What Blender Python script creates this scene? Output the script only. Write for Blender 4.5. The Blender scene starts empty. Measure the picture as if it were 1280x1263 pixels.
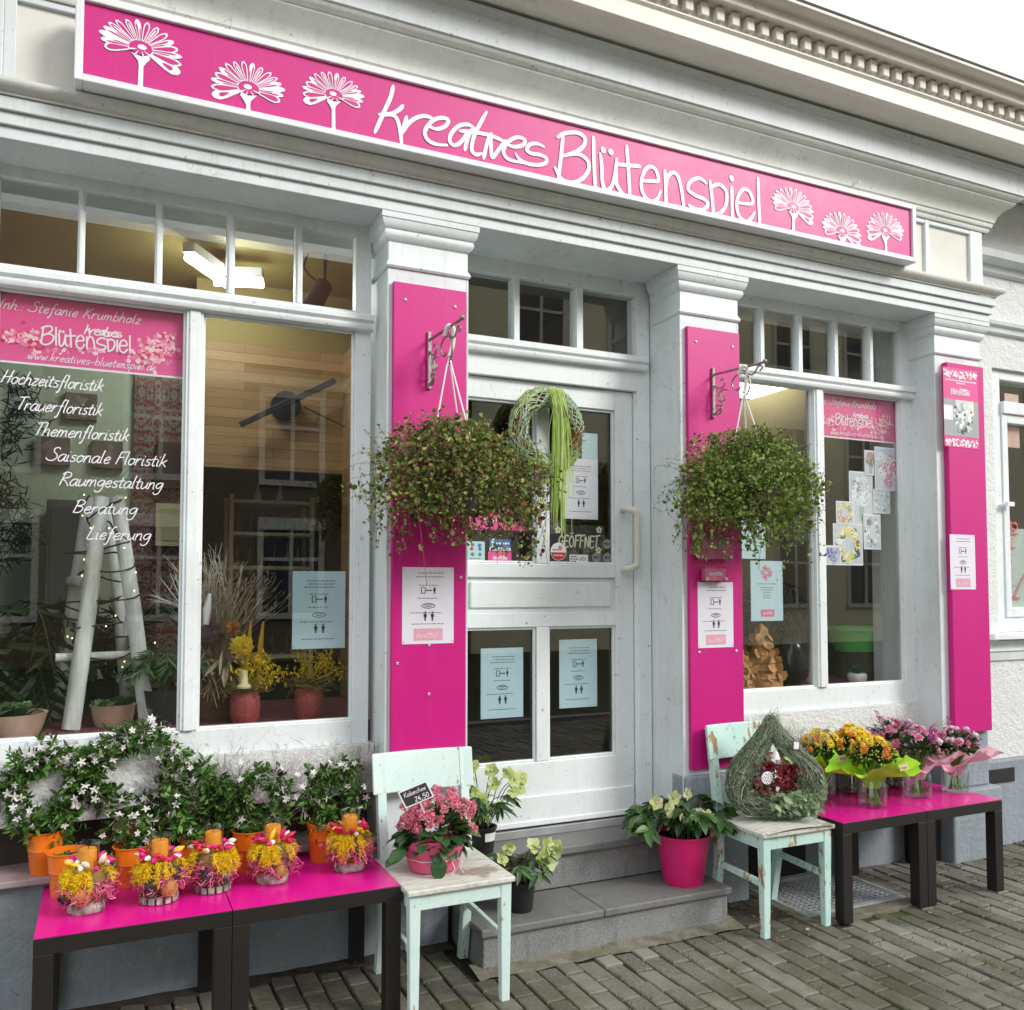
import bpy, bmesh, math, random
import numpy as np
from mathutils import Vector, Matrix
rnd = random.Random(7)
rng = np.random.default_rng(11)
SC = bpy.context.scene
R = math.radians
# ------------------------------------------------------------------ camera
FPX, CX, HZ = 1100.0, 640.0, 737.0           # focal length in px of a 1280 px wide picture, centre column, horizon row
PITCH, YAW = R(2.7), R(24.8575)
CY = HZ - FPX*math.tan(PITCH)
EYE = Vector((0, 0, 1.5))
cam = bpy.data.objects.new('camera', bpy.data.cameras.new('camera'))
SC.collection.objects.link(cam); SC.camera = cam
cam.location = EYE
cam.rotation_euler = (R(90)+PITCH, 0, -YAW)
cam.data.sensor_fit = 'HORIZONTAL'; cam.data.sensor_width = 36
cam.data.lens = 36*FPX/1280
cam.data.shift_y = (CY-631.5)/1280
cam.data.clip_start = .05; cam.data.clip_end = 500
# ------------------------------------------------------------------ world, sun, exposure
SUN_EL, SUN_AZ = R(31), R(138)               # azimuth measured clockwise from +y
W = bpy.data.worlds.new('World'); SC.world = W; W.use_nodes = True
nt = W.node_tree; nt.nodes.clear()
o_ = nt.nodes.new('ShaderNodeOutputWorld'); bg = nt.nodes.new('ShaderNodeBackground')
sky = nt.nodes.new('ShaderNodeTexSky'); sky.sky_type = 'NISHITA'; sky.sun_disc = False
sky.sun_elevation = SUN_EL; sky.sun_rotation = SUN_AZ; sky.dust_density = 4.0; sky.air_density = 1.0
hs = nt.nodes.new('ShaderNodeHueSaturation'); hs.inputs['Saturation'].default_value = .28
# thin overcast: pale cloud over the sky
tc = nt.nodes.new('ShaderNodeTexCoord'); nz = nt.nodes.new('ShaderNodeTexNoise'); nz.inputs['Scale'].default_value = 2.2; nz.inputs['Detail'].default_value = 5
rp = nt.nodes.new('ShaderNodeValToRGB'); rp.color_ramp.elements[0].position = .25; rp.color_ramp.elements[0].color = (5.5, 5.7, 6.0, 1)
rp.color_ramp.elements[1].position = .75; rp.color_ramp.elements[1].color = (10.5, 10.6, 10.6, 1)
mx = nt.nodes.new('ShaderNodeMix'); mx.data_type = 'RGBA'; mx.inputs['Factor'].default_value = .85
L_ = nt.links.new
L_(tc.outputs['Generated'], nz.inputs['Vector']); L_(nz.outputs['Fac'], rp.inputs['Fac'])
L_(sky.outputs['Color'], hs.inputs['Color']); L_(hs.outputs['Color'], mx.inputs['A']); L_(rp.outputs['Color'], mx.inputs['B'])
L_(mx.outputs['Result'], bg.inputs['Color']); bg.inputs['Strength'].default_value = .12
L_(bg.outputs['Background'], o_.inputs['Surface'])
sun = bpy.data.objects.new('sun', bpy.data.lights.new('sun', 'SUN')); SC.collection.objects.link(sun)
sun.data.energy = 1.7; sun.data.angle = R(19); sun.data.color = (1, .965, .91)
sd = Vector((math.sin(SUN_AZ)*math.cos(SUN_EL), math.cos(SUN_AZ)*math.cos(SUN_EL), math.sin(SUN_EL)))
sun.rotation_euler = sd.to_track_quat('Z', 'Y').to_euler(); sun.location = (6, -6, 12)
SC.view_settings.view_transform = 'Standard'; SC.view_settings.look = 'None'
SC.view_settings.gamma = 1.0; SC.view_settings.use_curve_mapping = False
SC.view_settings.exposure = .74
SC.cycles.use_denoising = True
try: SC.cycles.denoiser = 'OPENIMAGEDENOISE'
except Exception: pass
SC.cycles.max_bounces = 8; SC.cycles.transparent_max_bounces = 24; SC.cycles.glossy_bounces = 4
SC.cycles.sample_clamp_indirect = 6
# ------------------------------------------------------------------ picture point -> point of a real plane
_f = Vector((math.sin(YAW)*math.cos(PITCH), math.cos(YAW)*math.cos(PITCH), math.sin(PITCH)))
_r = Vector((math.cos(YAW), -math.sin(YAW), 0)); _u = _r.cross(_f)
def ray(px, py): return _f+_r*((px-CX)/FPX)-_u*((py-CY)/FPX)
def onY(px, py, y):
    d = ray(px, py); return EYE+d*((y-EYE.y)/d.y)
def onZ(px, py, z):
    d = ray(px, py); return EYE+d*((z-EYE.z)/d.z)
# ------------------------------------------------------------------ object helpers
COL = SC.collection
def tag(o, label=None, cat=None, group=None, kind=None):
    for k, v in (('label', label), ('category', cat), ('group', group), ('kind', kind)):
        if v: o[k] = v
    return o
def thing(name, label, cat, loc=(0, 0, 0), group=None):
    o = bpy.data.objects.new(name, None); COL.objects.link(o); o.empty_display_size = .1
    o.location = loc
    return tag(o, label, cat, group)
def kids(o): return [c for c in bpy.data.objects if c.parent is o]
def dup(o, parent=None):
    c = o.copy(); COL.objects.link(c)
    if parent: c.parent = parent
    for k in kids(o): dup(k, c)
    return c
class MB:
    """collects geometry, then links it as ONE mesh object"""
    def __init__(s): s.v = []; s.f = []; s.m = []; s.n = 0
    def add(s, verts, faces, mi=0):
        b = s.n; verts = [tuple(p) for p in verts]; s.v += verts; s.n += len(verts)
        s.f += [tuple(i+b for i in f) for f in faces]; s.m += [mi]*len(faces); return s
    def box(s, x0, x1, y0, y1, z0, z1, mi=0, M=None):
        v = [(x, y, z) for z in (z0, z1) for y in (y0, y1) for x in (x0, x1)]
        if M is not None: v = [M @ Vector(p) for p in v]
        return s.add(v, [(0, 2, 3, 1), (4, 5, 7, 6), (0, 1, 5, 4), (1, 3, 7, 5), (3, 2, 6, 7), (2, 0, 4, 6)], mi)
    def bar(s, a, b, w, h, mi=0, up=(0, 0, 1)):
        a = Vector(a); b = Vector(b); d = (b-a).normalized(); u = Vector(up)
        if abs(d.dot(u)) > .95: u = Vector((0, 1, 0))
        sx = d.cross(u).normalized(); u = sx.cross(d)
        v = [p+sx*(i*w/2)+u*(j*h/2) for p in (a, b) for j in (-1, 1) for i in (-1, 1)]
        return s.add(v, [(0, 1, 3, 2), (4, 6, 7, 5), (0, 4, 5, 1), (1, 5, 7, 3), (3, 7, 6, 2), (2, 6, 4, 0)], mi)
    def tube(s, pts, rad, n=6, mi=0, caps=True):
        pts = [Vector(p) for p in pts]; k = len(pts)
        if not hasattr(rad, '__len__'): rad = [rad]*k
        v = []; f = []; pu = None
        for i, p in enumerate(pts):
            d = (pts[min(i+1, k-1)]-pts[max(i-1, 0)])
            d = d.normalized() if d.length > 1e-9 else Vector((0, 0, 1))
            if pu is None: pu = Vector((0, 0, 1)) if abs(d.z) < .9 else Vector((1, 0, 0))
            sx = d.cross(pu)
            sx = sx.normalized() if sx.length > 1e-6 else Vector((1, 0, 0))
            pu = sx.cross(d)
            for j in range(n):
                a = 2*math.pi*j/n; v.append(p+(sx*math.cos(a)+pu*math.sin(a))*rad[i])
        for i in range(k-1):
            for j in range(n): f.append((i*n+j, i*n+(j+1) % n, (i+1)*n+(j+1) % n, (i+1)*n+j))
        if caps: f.append(tuple(range(n-1, -1, -1))); f.append(tuple((k-1)*n+j for j in range(n)))
        return s.add(v, f, mi)
    def lathe(s, prof, c=(0, 0, 0), n=24, mi=0, sx=1, sy=1, wob=0):
        c = Vector(c); v = []; f = []
        ph = rnd.random()*6
        for k, (r, z) in enumerate(prof):
            for j in range(n):
                a = 2*math.pi*j/n; q = r*(1+wob*math.sin(3*a+ph+k)) if wob else r
                v.append((c.x+q*sx*math.cos(a), c.y+q*sy*math.sin(a), c.z+z))
        for i in range(len(prof)-1):
            for j in range(n): f.append((i*n+j, i*n+(j+1) % n, (i+1)*n+(j+1) % n, (i+1)*n+j))
        if prof[0][0] > 1e-5: f.append(tuple(range(n-1, -1, -1)))
        if prof[-1][0] > 1e-5: f.append(tuple((len(prof)-1)*n+j for j in range(n)))
        return s.add(v, f, mi)
    def ball(s, c, r, n=8, mi=0, sq=1):
        return s.lathe([(r*math.sin(math.pi*k/6)+1e-6*(k in (0, 6)), -r*sq*math.cos(math.pi*k/6)) for k in range(7)], c, n, mi)
    def prism(s, poly, y0, y1, mi=0):
        """polygon in x,z pushed from y0 to y1"""
        n = len(poly); v = [(x, y0, z) for x, z in poly]+[(x, y1, z) for x, z in poly]
        f = [tuple(range(n)), tuple(range(2*n-1, n-1, -1))]+[(i, i+n, (i+1) % n+n, (i+1) % n) for i in range(n)]
        return s.add(v, f, mi)
    def profx(s, prof, x0, x1, mi=0, cap=True, ret0=None, ret1=None, retf=True):
        """moulding: profile of (y,z) run along x; ret: mitred ends for which x grows by how far y stands in front of ret"""
        n = len(prof); xs0 = [x0-(ret0-y if ret0 is not None else 0) for y, z in prof]; xs1 = [x1+(ret1-y if ret1 is not None else 0) for y, z in prof]
        v = [(xs0[i], y, z) for i, (y, z) in enumerate(prof)]+[(xs1[i], y, z) for i, (y, z) in enumerate(prof)]
        f = [(i, i+1, n+i+1, n+i) for i in range(n-1)]
        if ret0 is not None and retf: v += [(xs0[i], ret0, z) for i, (y, z) in enumerate(prof)]; b = 2*n; f += [(b+i, b+i+1, i+1, i) for i in range(n-1)]
        elif cap and ret0 is None: f.append(tuple(range(n-1, -1, -1)))
        if ret1 is not None and retf:
            b = len(v); v += [(xs1[i], ret1, z) for i, (y, z) in enumerate(prof)]; f += [(n+i, n+i+1, b+i+1, b+i) for i in range(n-1)]
        elif cap and ret1 is None: f.append(tuple(range(n, 2*n)))
        return s.add(v, f, mi)
    def arr(s, V, F, mi=0):
        b = s.n; s.v += [tuple(p) for p in V.tolist()]; s.n += len(V); s.f += [tuple(i+b for i in q) for q in F]; s.m += [mi]*len(F); return s
    def build(s, name, mats, parent=None, smooth=None, bevel=0, seg=2):
        me = bpy.data.meshes.new(name); me.from_pydata(s.v, [], s.f)
        for m in (mats if isinstance(mats, (list, tuple)) else [mats]): me.materials.append(m)
        if len(me.materials) > 1: me.polygons.foreach_set('material_index', s.m)
        me.update()
        if smooth:
            me.polygons.foreach_set('use_smooth', [True]*len(me.polygons))
            me.set_sharp_from_angle(angle=R(smooth))
        o = bpy.data.objects.new(name, me); COL.objects.link(o)
        if parent:
            o.parent = parent
            root = parent
            o.matrix_parent_inverse = Matrix.Translation(-root.location)
        if bevel:
            md = o.modifiers.new('bevel', 'BEVEL'); md.width = bevel; md.segments = seg; md.limit_method = 'ANGLE'; md.angle_limit = R(40)
        return o
# ------------------------------------------------------------------ leaves in bulk
def nrm(a): return a/np.maximum(np.linalg.norm(a, axis=1, keepdims=True), 1e-9)
def leaves(mb, P, D, L, Wd, kind='diamond', fold=.25, droop=.0, mi=0, up=None):
    """P bases, D directions, L lengths, Wd widths: one small folded blade each"""
    P = np.asarray(P, float); D = nrm(np.asarray(D, float)); n = len(P)
    if n == 0: return
    L = np.broadcast_to(np.asarray(L, float), (n,)).reshape(n, 1); Wd = np.broadcast_to(np.asarray(Wd, float), (n,)).reshape(n, 1)
    U = rng.normal(size=(n, 3)) if up is None else np.asarray(up, float)+rng.normal(size=(n, 3))*.35
    S = nrm(np.cross(D, U)); N = np.cross(S, D)
    st = {'diamond': [(.5, .5)], 'round': [(.3, .5), (.72, .42)], 'lance': [(.2, .36), (.5, .5), (.8, .26)], 'oval': [(.16, .34), (.45, .5), (.78, .36)]}[kind]
    blocks = [P]; 
    for t, w in st:
        base = P+D*L*t-N*L*droop*t*t
        blocks += [base-S*Wd*w+N*Wd*fold*w, base, base+S*Wd*w+N*Wd*fold*w]
    blocks.append(P+D*L-N*L*droop)
    k = len(blocks); V = np.stack(blocks, 1).reshape(-1, 3); F = []
    m = len(st); tpl = [(0, 2, 1), (0, 3, 2)]
    for i in range(m-1):
        a = 1+3*i; tpl += [(a, a+1, a+4, a+3), (a+1, a+2, a+5, a+4)]
    a = 1+3*(m-1); tpl += [(a, a+1, k-1), (a+1, a+2, k-1)]
    for q in range(n):
        b = q*k; F += [tuple(j+b for j in t) for t in tpl]
    mb.arr(V, F, mi)
def spline(pts, per=6):
    P = [Vector(p) for p in pts]
    if len(P) < 3: return P
    o = []
    for i in range(len(P)-1):
        p0, p1, p2, p3 = P[max(i-1, 0)], P[i], P[i+1], P[min(i+2, len(P)-1)]
        for k in range(per):
            t = k/per; o.append(.5*((2*p1)+(p2-p0)*t+(2*p0-5*p1+4*p2-p3)*t*t+(3*p1-p0-3*p2+p3)*t**3))
    return o+[P[-1]]
_lift = 0
def ribbon(mb, pts, w, mi=0, nrm_=(0, -1, 0), caps=True, taper=0):
    """flat brush stroke of width w lying in the plane with normal nrm_"""
    global _lift
    _lift = (_lift+1) % 23
    pts = [Vector(p) for p in pts]; N = Vector(nrm_); v = []; f = []; k = len(pts); pts = [p+N*(_lift*2.3e-5+i*7e-6) for i, p in enumerate(pts)]
    for i, p in enumerate(pts):
        d = (pts[min(i+1, k-1)]-pts[max(i-1, 0)]); d = d.normalized() if d.length > 1e-9 else Vector((1, 0, 0))
        s = d.cross(N).normalized()*w/2*(1-taper+taper*min(1, 2.6*math.sin(math.pi*(i+.15)/(k-.7)))); v += [p-s, p+s]
    f = [(2*i, 2*i+2, 2*i+3, 2*i+1) for i in range(k-1)]
    mb.add(v, f, mi)
    if caps:
        for p in (pts[0], pts[-1]): disc(mb, p, w/2*(1-taper*.8), mi, N, 8, -.000012)
def disc(mb, p, r, mi=0, N=Vector((0, -1, 0)), n=10, off=0, sx=1):
    p = Vector(p)+Vector(N)*off; N = Vector(N); a = N.orthogonal().normalized(); b = N.cross(a)
    if abs(N.y) > .99: a = Vector((1, 0, 0)); b = Vector((0, 0, 1))
    mb.add([p+a*(r*sx*math.cos(2*math.pi*j/n))+b*(r*math.sin(2*math.pi*j/n)) for j in range(n)], [tuple(range(n))], mi)
# ------------------------------------------------------------------ materials
def new_mat(name):
    m = bpy.data.materials.new(name); m.use_nodes = True; t = m.node_tree
    return m, t, t.nodes['Principled BSDF']
def node(t, k, **kw):
    n = t.nodes.new(k)
    for a, v in kw.items():
        if a in n.inputs: n.inputs[a].default_value = v
        else: setattr(n, a, v)
    return n
def ramp(t, fac, stops):
    r = t.nodes.new('ShaderNodeValToRGB'); e = r.color_ramp.elements
    while len(e) < len(stops): e.new(.5)
    for i, (p, c) in enumerate(stops): e[i].position = p; e[i].color = (*c[:3], 1) if len(c) >= 3 else (c[0], c[0], c[0], 1)
    t.links.new(fac, r.inputs['Fac']); return r.outputs['Color']
def mixc(t, fac, a, b, mode='MIX'):
    m = t.nodes.new('ShaderNodeMix'); m.data_type = 'RGBA'; m.blend_type = mode
    for k, v in (('Factor', fac), ('A', a), ('B', b)):
        if hasattr(v, 'is_linked'): t.links.new(v, m.inputs[k])
        else: m.inputs[k].default_value = v if k == 'Factor' else (*v[:3], 1)
    return m.outputs['Result']
def coords(t, scale=(1, 1, 1)):
    c = t.nodes.new('ShaderNodeTexCoord'); mp = t.nodes.new('ShaderNodeMapping'); mp.inputs['Scale'].default_value = scale
    t.links.new(c.outputs['Object'], mp.inputs['Vector']); return mp.outputs['Vector']
def noise(t, vec, scale, detail=4, rough=.6):
    n = node(t, 'ShaderNodeTexNoise', Scale=scale, Detail=detail, Roughness=rough); t.links.new(vec, n.inputs['Vector']); return n.outputs['Fac']
def bump(t, b, h, strength, dist=.01):
    n = node(t, 'ShaderNodeBump', Strength=strength, Distance=dist); t.links.new(h, n.inputs['Height']); t.links.new(n.outputs['Normal'], b.inputs['Normal'])
def pm(name, col, col2=None, rough=.5, scale=6, bmp=0, bscale=60, metal=0, spec=None, island=False, sub=0, dist=.004, trans=0, coat=0, stretch=(1, 1, 1)):
    """a plain surface whose colour wanders between col and col2"""
    m, t, b = new_mat(name); v = coords(t, stretch)
    if island:
        g = t.nodes.new('ShaderNodeNewGeometry'); c = ramp(t, g.outputs['Random Per Island'], [(0, col), (1, col2 or col)])
    elif col2: c = ramp(t, noise(t, v, scale), [(.35, col), (.68, col2)])
    else: c = None
    if c is not None: t.links.new(c, b.inputs['Base Color'])
    else: b.inputs['Base Color'].default_value = (*col, 1)
    b.inputs['Roughness'].default_value = rough; b.inputs['Metallic'].default_value = metal
    if spec is not None: b.inputs['Specular IOR Level'].default_value = spec
    if coat: b.inputs['Coat Weight'].default_value = coat
    if bmp: bump(t, b, noise(t, v, bscale, 5), bmp, dist)
    if sub:
        tr = t.nodes.new('ShaderNodeBsdfTranslucent'); ms = t.nodes.new('ShaderNodeMixShader'); ms.inputs['Fac'].default_value = sub
        if c is not None: t.links.new(c, tr.inputs['Color'])
        else: tr.inputs['Color'].default_value = (*col, 1)
        t.links.new(b.outputs['BSDF'], ms.inputs[1]); t.links.new(tr.outputs['BSDF'], ms.inputs[2])
        t.links.new(ms.outputs['Shader'], t.nodes['Material Output'].inputs['Surface'])
    return m
def ramp3(name, stops, rough=.5, sub=.2, spec=.3):
    """per-leaf colour from several stops"""
    m, t, b = new_mat(name); g = t.nodes.new('ShaderNodeNewGeometry'); c = ramp(t, g.outputs['Random Per Island'], stops)
    t.links.new(c, b.inputs['Base Color']); b.inputs['Roughness'].default_value = rough; b.inputs['Specular IOR Level'].default_value = spec
    tr = t.nodes.new('ShaderNodeBsdfTranslucent'); ms = t.nodes.new('ShaderNodeMixShader'); ms.inputs['Fac'].default_value = sub
    t.links.new(c, tr.inputs['Color']); t.links.new(b.outputs['BSDF'], ms.inputs[1]); t.links.new(tr.outputs['BSDF'], ms.inputs[2])
    t.links.new(ms.outputs['Shader'], t.nodes['Material Output'].inputs['Surface']); return m
def paint(name, col, dirt, rough=.45, chips=.0, chipcol=(.30, .28, .25), amount=.55, bmp=.12, grain=(1, 1, 1), bs=45, bd=.003):
    """old brushed paint: grime in big soft patches, fine runs and small chips"""
    m, t, b = new_mat(name); v = coords(t)
    n1 = noise(t, v, 1.7, 6, .7); c = mixc(t, ramp(t, n1, [(.42, (0, 0, 0)), (.78, (amount,)*3)]), col, dirt)
    v2 = coords(t, (9, 9, 1.2)); n2 = noise(t, v2, 3, 6, .75); c = mixc(t, ramp(t, n2, [(.52, (0, 0, 0)), (.78, (amount*.9,)*3)]), c, dirt)
    v3 = coords(t, (26, 26, 1.6)); n5 = noise(t, v3, 2.4, 5, .8); c = mixc(t, ramp(t, n5, [(.60, (0, 0, 0)), (.80, (amount*.3,)*3)]), c, tuple(q*.62 for q in dirt))
    if chips:
        n3 = noise(t, coords(t, grain), 34, 6, .75); c = mixc(t, ramp(t, n3, [(1-chips-.02, (0, 0, 0)), (1-chips, (1, 1, 1))]), c, chipcol)
    t.links.new(c, b.inputs['Base Color']); b.inputs['Roughness'].default_value = rough
    vo = node(t, 'ShaderNodeTexVoronoi', Scale=2.6); vo.feature = 'DISTANCE_TO_EDGE'; ad = node(t, 'ShaderNodeVectorMath', operation='MULTIPLY_ADD'); nzv = node(t, 'ShaderNodeTexNoise', Scale=5, Detail=5); t.links.new(v, nzv.inputs['Vector']); t.links.new(nzv.outputs['Color'], ad.inputs[0]); ad.inputs[1].default_value = (.35, .35, .35); t.links.new(v, ad.inputs[2]); t.links.new(ad.outputs[0], vo.inputs['Vector'])
    cr = ramp(t, vo.outputs['Distance'], [(.0, (1, 1, 1)), (.005, (0, 0, 0))]); mk = ramp(t, noise(t, v, 1.9, 3), [(.54, (0, 0, 0)), (.60, (.55,)*3)]); c = mixc(t, mixc(t, 1.0, cr, mk, 'MULTIPLY'), c, tuple(q*.45 for q in dirt)); t.links.new(c, b.inputs['Base Color'])
    bump(t, b, noise(t, v, bs, 6, .7), bmp, bd); return m
def emit(name, col, s):
    m, t, b = new_mat(name); b.inputs['Base Color'].default_value = (.8, .8, .8, 1)
    b.inputs['Emission Color'].default_value = (*col, 1); b.inputs['Emission Strength'].default_value = s; return m
def glass(name, tint=(.97, .985, .98), refl=1.0, dirt=.0):
    m, t, b = new_mat(name); t.nodes.remove(b)
    tr = t.nodes.new('ShaderNodeBsdfTransparent'); tr.inputs['Color'].default_value = (*tint, 1)
    gl = t.nodes.new('ShaderNodeBsdfGlossy'); gl.inputs['Roughness'].default_value = .0; gl.inputs['Color'].default_value = (.97, 1, .99, 1)
    ge = t.nodes.new('ShaderNodeNewGeometry'); dt = node(t, 'ShaderNodeVectorMath', operation='DOT_PRODUCT'); t.links.new(ge.outputs['Incoming'], dt.inputs[0]); t.links.new(ge.outputs['Normal'], dt.inputs[1])
    def mth(op, *q):
        n = node(t, 'ShaderNodeMath', operation=op)
        for i, v in enumerate(q):
            if hasattr(v, 'is_linked'): t.links.new(v, n.inputs[i])
            else: n.inputs[i].default_value = v
        return n.outputs[0]
    sch = mth('POWER', mth('SUBTRACT', 1.0, mth('ABSOLUTE', dt.outputs['Value'])), 5.0)
    mu = node(t, 'ShaderNodeMath', operation='MULTIPLY'); mu.inputs[1].default_value = refl; mu.use_clamp = True
    t.links.new(mth('MULTIPLY_ADD', sch, .957, .043), mu.inputs[0]); ms = t.nodes.new('ShaderNodeMixShader')
    t.links.new(mu.outputs[0], ms.inputs['Fac']); t.links.new(tr.outputs[0], ms.inputs[1]); t.links.new(gl.outputs[0], ms.inputs[2])
    t.links.new(ms.outputs[0], t.nodes['Material Output'].inputs['Surface'])
    nb = node(t, 'ShaderNodeBump', Strength=.02, Distance=.01); t.links.new(noise(t, coords(t), 1.6, 1), nb.inputs['Height']); t.links.new(nb.outputs['Normal'], gl.inputs['Normal'])
    return m
WHITE = paint('white facade paint', (.70, .765, .785), (.44, .455, .45), .5, .335)
WHITE2 = paint('white window paint', (.80, .855, .875), (.55, .58, .58), .42, .34, amount=.5)
TRIM = paint('grey moulding paint', (.74, .76, .73), (.44, .44, .40), .55, .33, amount=.6)
FRIEZE = paint('pale frieze render', (.74, .74, .69), (.55, .54, .50), .7, 0, bmp=.3)
STUCCO = paint('rough white render', (.80, .82, .82), (.60, .61, .60), .8, 0, bmp=1.0, amount=.35, bs=34, bd=.014)
def pinkmat(nm, c, d, r, fine):
    m, t, b = new_mat(nm); v = coords(t); x = mixc(t, ramp(t, noise(t, v, 1.1, 4), [(.35, (0, 0, 0)), (.7, (1, 1, 1))]), c, tuple(q*.95 for q in c))
    x = mixc(t, ramp(t, noise(t, coords(t, (14, 14, 1.3) if not fine else (3, 5, 3)), 2, 6, .7), [(.56, (0, 0, 0)), (.82, (.16,)*3)]), x, d)
    x = mixc(t, ramp(t, noise(t, v, 75, 3, .8), [(.70, (0, 0, 0)), (.78, (.25,)*3)]), x, d); t.links.new(x, b.inputs['Base Color'])
    t.links.new(ramp(t, noise(t, v, 7, 6, .75), [(.3, (r, r, r)), (.75, (r+.07,)*3)]), b.inputs['Roughness']); bump(t, b, noise(t, v, 3.5, 3), .05, .01); return m
PINK = pinkmat('pink board', (.57, .004, .205), (.55, .16, .32), .40, False)
PINKTOP = pinkmat('pink table foil', (.72, .006, .28), (.66, .16, .36), .22, True)
DARKWOOD = pm('black brown lacquer', (.010, .0075, .0065), (.015, .011, .0095), .5, 5, .05, 120)
ALU = pm('white sign aluminium', (.80, .82, .84), (.70, .72, .74), .4, 4)
VINYL = pm('white vinyl', (.82, .80, .86), None, .45)
PAPER = pm('white paper', (.74, .73, .82), (.70, .70, .78), .6, 5)
TINTPAPER = pm('paper with glass tint', (.50, .66, .74), (.46, .62, .70), .6, 5)  # blue tint of the panes put into the colour of sheets behind them
INK = pm('black print', (.02, .02, .025), None, .6)
INKRED = pm('red print', (.55, .10, .12), None, .6)
PINKPRINT = pm('pink print', (.80, .28, .42), (.85, .36, .48), .5, 40)
GLASS = glass('window glass', refl=1.45)
# ================================================================== GROUND
def paver_mat():
    m, t, b = new_mat('concrete pavers'); v = coords(t); g = t.nodes.new('ShaderNodeNewGeometry')
    c = ramp(t, g.outputs['Random Per Island'], [(0, (.100, .088, .066)), (.45, (.160, .145, .114)), (.85, (.215, .198, .162)), (1, (.28, .265, .225))])
    c = mixc(t, ramp(t, noise(t, v, 90, 4), [(.42, (0, 0, 0)), (.70, (.8,)*3)]), c, (.24, .235, .21))
    c = mixc(t, ramp(t, noise(t, v, 1.3, 6, .7), [(.44, (0, 0, 0)), (.66, (.8,)*3)]), c, (.052, .044, .028))
    c = mixc(t, ramp(t, noise(t, v, 2.1, 6, .75), [(.47, (0, 0, 0)), (.68, (.7,)*3)]), c, (.060, .070, .022))
    t.links.new(c, b.inputs['Base Color']); b.inputs['Roughness'].default_value = .72
    bump(t, b, noise(t, v, 130, 6, .75), .55, .004); return m
PAVER = paver_mat()
JOINT = pm('mossy joint soil', (.022, .020, .014), (.055, .080, .018), .95, 3.5, .8, 140)
SOILM = pm('dark damp soil', (.035, .026, .020), (.075, .060, .045), .95, 18, 1, 90)
ASPH = pm('street asphalt', (.045, .045, .047), (.065, .065, .066), .85, 14, .4, 300)
MB().add([(-60, -60, -.012), (60, -60, -.012), (60, 60, -.012), (-60, 60, -.012)], [(0, 1, 2, 3)]).build('ground', JOINT)['kind'] = 'structure'
mb = MB()
def paver(mb, x0, x1, y0, y1):
    g = .0045; e = .004; h = rnd.uniform(-.006, .003); ta, tb = rnd.uniform(-.022, .022), rnd.uniform(-.02, .02)
    x0 += g*rnd.uniform(.6, 1.5); x1 -= g*rnd.uniform(.6, 1.5); y0 += g*rnd.uniform(.6, 1.5); y1 -= g*rnd.uniform(.6, 1.5); cx, cy = (x0+x1)/2, (y0+y1)/2
    zz = lambda x, y, d: h+d+ta*(x-cx)+tb*(y-cy)
    lo = [(x0, y0), (x1, y0), (x1, y1), (x0, y1)]; hi = [(x0+e, y0+e), (x1-e, y0+e), (x1-e, y1-e), (x0+e, y1-e)]
    mb.add([(x, y, -.02) for x, y in lo]+[(x, y, zz(x, y, -.004)) for x, y in lo]+[(x, y, zz(x, y, 0)) for x, y in hi],
           [(0, 1, 5, 4), (1, 2, 6, 5), (2, 3, 7, 6), (3, 0, 4, 7), (4, 5, 9, 8), (5, 6, 10, 9), (6, 7, 11, 10), (7, 4, 8, 11), (8, 9, 10, 11)])
i = 0; x = -3.0
while x < 9.0:
    y = -1.4+(i % 2)*.088
    while y < 3.62:
        if not (1.33 < x+.045 < 2.62 and y > 3.13) and not (2.93 < x+.05 < 3.56 and 3.08 < y+.1 < 3.7): paver(mb, x, x+.088, y, min(y+.176, 3.185 if 1.33 < x+.05 < 2.62 else 3.66))
        y += .176
    x += .088; i += 1
mb.build('pavement', PAVER)['kind'] = 'structure'
MB().box(-60, 60, -9.0, -1.75, -.2, -.10).build('road', ASPH)['kind'] = 'structure'
CONC = pm('old mortar', (.12, .112, .075), (.22, .205, .165), .9, 16, 1, 60)
KERB = pm('granite kerb', (.22, .22, .21), (.32, .32, .31), .8, 60, .3, 200)
MB().box(-60, 60, -1.75, -1.6, -.2, .004).build('kerb', KERB)['kind'] = 'structure'
mb = MB()
for (x0, x1, y0, y1) in ((1.34, 2.62, 3.185, 3.30), (2.60, 2.90, 3.2, 3.62), (-.6, 1.36, 3.50, 3.62)):
    n = 26; V = []; 
    for i in range(n+1):
        xx = x0+(x1-x0)*i/n
        V += [(xx, y0+rnd.uniform(-.012, .012), -.002), (xx, y1, .011+rnd.uniform(0, .01))]
    mb.add(V, [(2*i, 2*i+2, 2*i+3, 2*i+1) for i in range(n)], 0 if x0 == 1.34 else 1)
mb.build('ground_edge', [CONC, SOILM])['kind'] = 'structure'
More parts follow.
